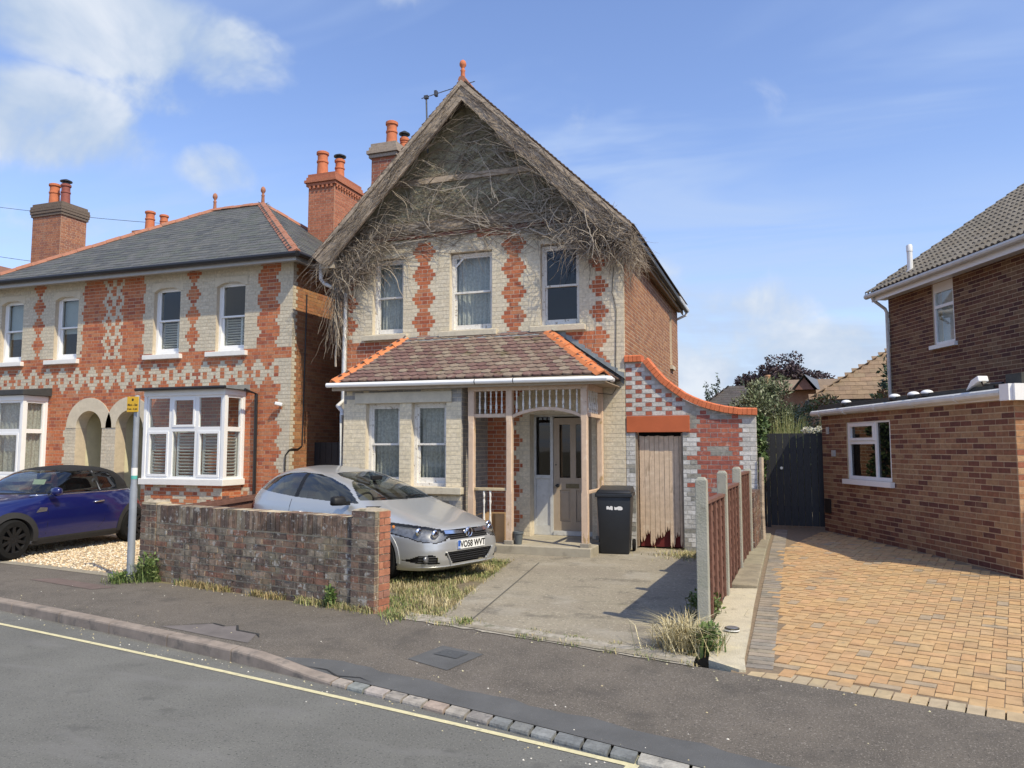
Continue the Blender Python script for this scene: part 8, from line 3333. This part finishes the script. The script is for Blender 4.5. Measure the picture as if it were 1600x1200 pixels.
# big grey-green bush behind the black gate
cl3 = []
for i in range(30):
    a = r5.uniform(0, 2 * pi)
    rr = r5.random() ** 0.5
    cl3.append(((rr * 0.95 * cos(a), rr * 0.7 * sin(a), 2.05 + r5.uniform(-0.9, 1.1) * (1 - rr * rr * 0.5)), (0.36, 0.32, 0.32)))
bush = thing('grey_green_bush', 'big grey green leafy bush behind the swept wall and black gate', 'bush', (-0.22, 19.0, 0.0))
b = MB()
for i in range(7):
    a = i * 0.9
    b.tube([(0, 0, 0), (0.2 * cos(a), 0.2 * sin(a), 0.9), (0.6 * cos(a), 0.5 * sin(a), 1.9)], [0.04, 0.03, 0.012], 5)
b.build('stems', m_bark, bush)
leaf_cloud('foliage', bush, cl3, 19000, 0.085, [(0.155, 0.19, 0.105), (0.12, 0.155, 0.08), (0.20, 0.235, 0.145), (0.09, 0.12, 0.06), (0.235, 0.26, 0.17)], 52, 0.35, 0.5, 0.35)
# ornamental grass with pale plumes
og = thing('ornamental_grass', 'tall pale green ornamental grass showing above the black gate', 'grass plant', (0.12, 17.2, 0.0))
b = MB()
b.cur = (0.2, 0.25, 0.1)
r6 = random.Random(61)
for i in range(900):
    x0, y0 = r6.gauss(0, 0.2), r6.gauss(0, 0.15)
    a = r6.uniform(0, 2 * pi)
    L = r6.uniform(1.5, 2.55)
    lean = abs(r6.gauss(0.15, 0.16))
    c_ = r6.choice([(0.22, 0.28, 0.10), (0.30, 0.34, 0.14), (0.17, 0.22, 0.08), (0.42, 0.40, 0.20), (0.35, 0.38, 0.16)])
    prev = None
    wv_ = 0.008
    pts_ = []
    for k in range(5):
        t_ = k / 4
        d_ = lean * L * (t_ ** 2)
        pts_.append(Vector((x0 + cos(a) * d_, y0 + sin(a) * d_, L * t_ * (1 - 0.25 * lean * t_))))
    s_ = Vector((-sin(a), cos(a), 0)) * wv_
    vs = []
    for k, p in enumerate(pts_):
        w_ = (1 - 0.8 * k / 4)
        vs += [p - s_ * w_, p + s_ * w_]
    b.add(vs, [(2 * k, 2 * k + 1, 2 * k + 3, 2 * k + 2) for k in range(4)], c_)
stuff(b.build('blades', m_blade, og, recalc=False))
# white flower heads by the extension corner, ivy on the old post, photinia and conifer beyond the flat roof
wf = thing('white_flower_bush', 'white flower heads showing above the black gate beside the extension', 'bush', (0.62, 16.6, 0))
leaf_cloud('foliage', wf, [((0, 0, 1.5), (0.28, 0.25, 0.5))], 900, 0.09, [(0.10, 0.14, 0.06), (0.13, 0.17, 0.07)], 71)
leaf_cloud('flower_heads', wf, [((-0.12, -0.1, 2.05), (0.12, 0.1, 0.07)), ((0.12, 0.0, 2.08), (0.12, 0.1, 0.07))], 500, 0.035, [(0.62, 0.62, 0.52), (0.7, 0.7, 0.62)], 72, 0.9)
iv = thing('ivy', 'green ivy climbing between the swept wall and the black gate', 'ivy', (-0.42, 14.9, 0.0))
b = MB()
b.tube([(0, 0, 0), (0.02, 0.05, 1.0), (0, 0, 2.0)], 0.015, 5)
b.build('stem', m_bark, iv)
leaf_cloud('foliage', iv, [((0.0, 0, 1.75), (0.14, 0.3, 0.35)), ((0.02, 0.1, 2.1), (0.16, 0.3, 0.25)), ((0, 0.2, 1.3), (0.1, 0.25, 0.3))], 1500, 0.075, [(0.07, 0.115, 0.035), (0.10, 0.155, 0.05), (0.05, 0.085, 0.03)], 75, 0.8)
ph = thing('red_tipped_shrub', 'red tipped shrub showing above the flat roof against the bungalow', 'shrub', (1.55, 19.6, 0))
cl4 = [((r5.uniform(-0.85, 0.75), r5.uniform(-0.3, 0.3), 2.35 + r5.uniform(-0.5, 0.55)), (0.28, 0.28, 0.22)) for i in range(18)]
leaf_cloud('foliage', ph, cl4, 5200, 0.085, [(0.16, 0.20, 0.06), (0.20, 0.23, 0.08), (0.30, 0.13, 0.06), (0.36, 0.20, 0.10), (0.12, 0.16, 0.05), (0.42, 0.33, 0.19)], 81, 0.5, 0.4)
b = MB()
b.tube([(0, 0, 0), (0.1, 0, 1.2), (-0.2, 0, 2.3)], 0.03, 5)
b.tube([(0, 0, 0), (-0.1, 0, 1.2), (0.4, 0, 2.3)], 0.03, 5)
b.build('stems', m_bark, ph)
cl5 = []
for i in range(16):
    t_ = i / 15
    cl5.append(((r5.uniform(-.2, .2), r5.uniform(-.2, .2), 1.0 + 3.2 * t_), (0.85 * (1 - t_) + 0.15, 0.7 * (1 - t_) + 0.15, 0.35)))
tree('conifer', 'dark green conifer tucked behind the corner of the brown brick house', (3.05, 24.0, 0), 4.4, cl5, 2600, 0.16, [(0.035, 0.07, 0.035), (0.05, 0.09, 0.045), (0.025, 0.05, 0.028)], 88, None, 0.12)

# grass and weeds
gb = MB()
gb.cur = (0.2, 0.2, 0.1)
r7 = random.Random(101)
GC = [(0.30, 0.29, 0.115), (0.38, 0.34, 0.16), (0.22, 0.25, 0.085), (0.45, 0.39, 0.21), (0.17, 0.21, 0.065), (0.33, 0.26, 0.13)]
GG = [(0.10, 0.16, 0.04), (0.13, 0.19, 0.05), (0.08, 0.13, 0.035), (0.17, 0.21, 0.07)]
GD = [(0.50, 0.43, 0.24), (0.42, 0.35, 0.18), (0.58, 0.51, 0.31), (0.34, 0.27, 0.13)]


def blade(b, x, y, z, h, lean, w_, col, r):
    a = r.uniform(0, 2 * pi)
    d = Vector((cos(a), sin(a), 0))
    s = Vector((-sin(a), cos(a), 0)) * w_
    p = Vector((x, y, z))
    q = p + d * lean * h * 0.4 + Vector((0, 0, h * 0.65))
    e = p + d * lean * h + Vector((0, 0, h * (1.0 - 0.3 * min(1, lean))))
    b.add([p - s, p + s, q + s * 0.6, q - s * 0.6], [(0, 1, 2, 3)], col)
    b.add([q - s * 0.6, q + s * 0.6, e], [(0, 1, 2)], col)


def dedge(y):     # left edge of the concrete drive
    return -3.25 - 0.165 * min(max(y - 6.95, 0), 3.9)


for i in range(15000):
    y = r7.uniform(7.05, 11.0)
    xl = -5.6
    x = r7.uniform(xl, dedge(y) + 0.06)
    if x > dedge(y) - 0.02 and r7.random() < 0.6:
        continue
    if y < backY(x) + 0.05:
        continue
    dry = mnoise.noise(Vector((x * 1.6, y * 1.6, 3)))
    pal = GD if dry > 0.18 else (GC if dry > -0.22 else GG + GC[:3])
    if mnoise.noise(Vector((x * 2.3, y * 2.3, 9))) > 0.42:
        continue
    blade(gb, x, y, -0.005, r7.uniform(0.025, 0.085) * (1.0 + 0.5 * dry), r7.uniform(0.2, 1.1), r7.uniform(0.003, 0.006), r7.choice(pal), r7)
stuff(gb.build('grass', m_blade, recalc=False), 'patchy dry grass of the front garden around the silver car', 'grass')
wb_ = MB()
wb_.cur = (0.2, 0.2, 0.1)
gd = Vector((cos(ga), sin(ga), 0))
gn = Vector((sin(ga), -cos(ga), 0))
for i in range(2600):     # foot of the garden wall
    s = r7.uniform(0.0, GWL)
    if mnoise.noise(Vector((s * 2.2, 4, 0))) < -0.12:
        continue
    p = Vector((-8.03, 7.98, 0)) + gd * s + gn * (abs(r7.gauss(0, 0.05)) + 0.005)
    pal = GG if s < 0.9 else ([(0.36, 0.27, 0.13), (0.42, 0.33, 0.17), (0.30, 0.23, 0.11), (0.22, 0.22, 0.08)] if s < 2.8 else GC)
    blade(wb_, p.x, p.y, -0.01, r7.uniform(0.03, 0.12), r7.uniform(0.2, 1.0), r7.uniform(0.003, 0.006), r7.choice(pal), r7)
for i in range(1500):     # cracks along the drive lip and the back of the pavement
    x = r7.uniform(-3.8, -0.35)
    if mnoise.noise(Vector((x * 3.0, 14, 0))) < 0.02:
        continue
    y = backY(x) + r7.choice((0.0, 0.22)) + r7.gauss(0, 0.035)
    blade(wb_, x, y, 0.0, r7.uniform(0.015, 0.05), r7.uniform(0.3, 1.2), r7.uniform(0.003, 0.005), r7.choice(GC + GG + GD), r7)
for i in range(900):      # inside edge of the fence and below the gate
    y = r7.uniform(7.4, 12.8)
    x = -0.72 + 0.053 * (y - 7.3) - 0.06 - abs(r7.gauss(0, 0.05))
    blade(wb_, x, y, 0.01, r7.uniform(0.03, 0.12), r7.uniform(0.3, 1.2), r7.uniform(0.003, 0.006), r7.choice(GC + GD), r7)
for i in range(1500):
    x, y = r7.gauss(-1.25, 0.28), r7.gauss(12.35, 0.22)
    if y > 12.93 or x > -0.6:
        continue
    blade(wb_, x, y, 0.01, r7.uniform(0.02, 0.10), r7.uniform(0.6, 1.6), r7.uniform(0.003, 0.006), r7.choice(GD + GC), r7)
stuff(wb_.build('weeds', m_blade, recalc=False), 'scattered weeds in cracks along walls, pavement and drive', 'weeds')


def weed_plant(name, label, loc, n, h, spread, cols, seed, leafy=0, lean=0.6):
    t = thing(name, label, 'weed', loc)
    r = random.Random(seed)
    b = MB()
    b.cur = cols[0]
    for i in range(n):
        a = r.uniform(0, 2 * pi)
        rr = abs(r.gauss(0, spread * 0.4))
        blade(b, rr * cos(a), rr * sin(a), 0.0, h * r.uniform(0.4, 1.1), r.uniform(0.2, lean * 2), r.uniform(0.003, 0.006), r.choice(cols), r)
    stuff(b.build('blades', m_blade, t, recalc=False))
    if leafy:
        leaf_cloud('leaves', t, [((0, 0, h * 0.55), (spread * 0.6, spread * 0.6, h * 0.5))], leafy, 0.05, GG, seed + 1, 0.5, 0.4, 0.1)
    return t


weed_plant('weed_clump', 'tall green weed at the end of the garden wall by the pole', (-7.70, 7.80, 0.0), 160, 0.34, 0.22, GG, 201, 420)
weed_plant('weed_clump', 'low green weeds at the foot of the sign pole', (-7.98, 7.66, 0.0), 300, 0.12, 0.3, GG, 203, 260)
weed_plant('weed_clump', 'small green weed growing at the foot of the garden wall near the brick pier', (-4.62, 7.21, 0.0), 50, 0.22, 0.07, GG, 205, 160)
weed_plant('weed_clump', 'big tuft of straw coloured dry grass at the foot of the fence post', (-0.83, 6.72, 0.0), 620, 0.34, 0.34, GD + [(0.62, 0.56, 0.36)], 207, 0, 0.9)
weed_plant('weed_clump', 'green weed among the dry tuft at the foot of the fence post', (-0.62, 6.62, 0.0), 120, 0.26, 0.16, GG, 209, 220)
weed_plant('weed_clump', 'dark leafy weeds along the inside of the brown fence', (-0.78, 7.9, 0.01), 120, 0.28, 0.3, [(0.09, 0.10, 0.045), (0.14, 0.13, 0.06)], 211, 420)
weed_plant('weed_clump', 'scrubby weeds in the corner of fence and gate wall', (-0.88, 12.4, 0.01), 160, 0.45, 0.3, [(0.12, 0.12, 0.06), (0.2, 0.18, 0.09)], 213, 420)
weed_plant('weed_clump', 'tuft of green grass on the broken lip of the concrete drive', (-2.95, 6.98, 0.01), 220, 0.06, 0.2, GC + GG, 215)
weed_plant('weed_clump', 'grass tuft between the pier of the garden wall and the drive lip', (-3.72, 6.98, 0.0), 260, 0.07, 0.25, GC + GG, 217)

# litter of small stones and petals by the kerb
lb = MB()
lb.cur = (0.5, 0.5, 0.5)
for i in range(320):
    x = r7.uniform(-8.5, 1.0)
    side = r7.random()
    if side < 0.55:
        y = kerbY(x) - abs(r7.gauss(0, 0.14)) - 0.01
        z = -0.118
    elif side < 0.8:
        y = kerbY(x) + 0.13 + r7.random() ** 2 * 1.2
        z = on_pave(x, y, 0.002)[2]
    else:
        y = backY(x) - abs(r7.gauss(0, 0.10))
        z = on_pave(x, y, 0.002)[2]
    s = r7.uniform(0.004, 0.011)
    c_ = r7.choice([(0.65, 0.62, 0.55), (0.5, 0.42, 0.25), (0.6, 0.55, 0.35), (0.3, 0.27, 0.22)])
    lb.add([(x - s, y, z), (x, y - s * 0.7, z), (x + s, y, z), (x, y + s * 0.8, z), (x, y, z + s * 0.8)], [(0, 1, 4), (1, 2, 4), (2, 3, 4), (3, 0, 4)], c_)
stuff(lb.build('litter', mat('litter_bits', attr=True, rough=0.9, var=0.1), recalc=False), 'tiny stones and petals scattered along kerb and pavement', 'litter')

# ================================================================== HOUSES BEYOND THE GARDENS
m_fartile = mat('far_tile', attr=True, rough=0.9, var=0.25, scale=5, stains=[((0.13, 0.10, 0.075), 1.5, 0.55, 0.7, 0.5)])


def hip_roof(root, x0, x1, y0, y1, ze, zr, inset, col, gauge=0.3, tiles=True, m=None):
    """Hipped roof with stepped tile courses on front and left slopes."""
    ym = (y0 + y1) / 2
    rl, rr = (x0 + inset, ym, zr), (x1 - inset, ym, zr)
    b = MB()
    b.add([(x0, y0, ze), (x1, y0, ze), (x1, y1, ze), (x0, y1, ze), rl, rr], [(0, 1, 5, 4), (1, 2, 5), (2, 3, 4, 5), (3, 0, 4), (0, 3, 2, 1)])
    ro = b.build('roof', mat('far_underlay', (0.07, 0.055, 0.045), 0.9, 0.1), root)
    P = Pieces('roof_tile', m or m_fartile, 0, T_SLATE)
    roof_field(P, (x0, y0, ze), (x1, y0, ze), rl, rr, 0.33, gauge, gauge * 1.35, 0.022, lambda r, u: jit(col, 0.12), tilt=0.035)
    roof_field(P, (x0, y1, ze), (x0, y0, ze), rl, rl, 0.33, gauge, gauge * 1.35, 0.022, lambda r, u: jit(col, 0.12), tilt=0.035)
    rest = MB()
    rest.cur = col
    for (c, u, n, w, su, sn, sw, cc_, par) in P.list:
        rest.add([c + u * (p[0] * su) + n * (p[1] * sn) + w * (p[2] * sw) for p in T_SLATE[0]], T_SLATE[1], cc_)
    stuff(rest.build('tile_courses', m_fartile, ro, recalc=False))
    return ro


bu = thing('bungalow', 'bungalow with brown tiled hipped roof behind the black gate', 'bungalow', (5, 27, 0), world=True)
hip_roof(bu, 0.72, 13.0, 25.0, 34.0, 3.15, 5.75, 3.9, (0.235, 0.165, 0.105))
b = MB()
b.box(1.15, 12.5, 25.5, 33.5, 0, 3.14)
b.build('wall', mat('bungalow_brick', (0.24, 0.13, 0.08), 0.9, 0.2, 6), bu)
b = MB()
rect_frame(b, (0, 25.5, 0), (1, 0, 0), (0, -1, 0), 1.25, 2.6, 1.6, 3.0, 0.07, -0.04, 0.0)
pbox(b, (0, 25.5, 0), (1, 0, 0), (0, -1, 0), 1.32, 2.53, 2.55, 2.61, -0.04, -0.001)
w_ = b.build('window', m_upvc, bu)
b = MB()
pbox(b, (0, 25.5, 0), (1, 0, 0), (0, -1, 0), 1.32, 2.53, 1.67, 2.93, -0.02, -0.01)
b.build('pane', mat('blue_pane', (0.10, 0.17, 0.20), 0.1, 0.05, 5), w_)
b = MB()
b.box(0.70, 13.0, 24.93, 24.99, 3.02, 3.14)
b.build('gutter', m_black, bu)
dk = thing('dark_roofed_house', 'house with a dark tiled roof behind the swept wall', 'house', (-1.5, 42, 0), world=True)
hip_roof(dk, -4.4, -0.2, 38.5, 46.0, 3.2, 4.95, 1.7, (0.075, 0.066, 0.062), 0.33)
b = MB()
b.box(-4.1, -0.5, 39, 45.5, 0, 3.19)
b.build('wall', MATS['bungalow_brick'], dk)
sg2 = thing('slate_gabled_house', 'distant house with slate roof and small brick gable', 'house', (1.5, 50, 0), world=True)
b = MB()
b.box(-0.6, 4.5, 47, 53, 0, 5.05)
b.build('wall', MATS['bungalow_brick'], sg2)
b = MB()
b.add([(-0.9, 46.7, 5.0), (4.8, 46.7, 5.0), (4.8, 50, 5.9), (-0.9, 50, 5.9), (4.8, 53.3, 5.0), (-0.9, 53.3, 5.0)], [(0, 1, 2, 3), (3, 2, 4, 5), (0, 3, 5), (1, 4, 2)])
b.build('roof', mat('far_brown_roof', (0.21, 0.15, 0.10), 0.9, 0.2, 3, 0.4, 6), sg2)
b = MB()
b.prism([(0.75, 5.0), (1.75, 5.0), (1.25, 5.68)], 'y', 46.0, 46.2)
b.build('gable', mat('far_gable', (0.22, 0.11, 0.08), 0.9, 0.2, 6), sg2)
b = MB()
for s in (-1, 1):
    b.add([(1.25, 45.8, 5.86), (1.25 + s * 0.68, 45.8, 5.0), (1.25 + s * 0.68 + 0.9, 50, 5.0), (1.25 + 0.9, 50, 5.86)], [(0, 1, 2, 3)])
b.build('gable_roof', mat('far_slate', (0.12, 0.13, 0.145), 0.6, 0.15, 5), sg2, recalc=False)
b = MB()
b.lathe([(0.16, 0), (0.14, 0.5), (0.17, 0.52), (0.17, 0.6)], (-0.75, 49, 5.55), 10)
b.build('chimney_pot', mat('far_pot', (0.5, 0.28, 0.15), 0.8, 0.1, 5), sg2)
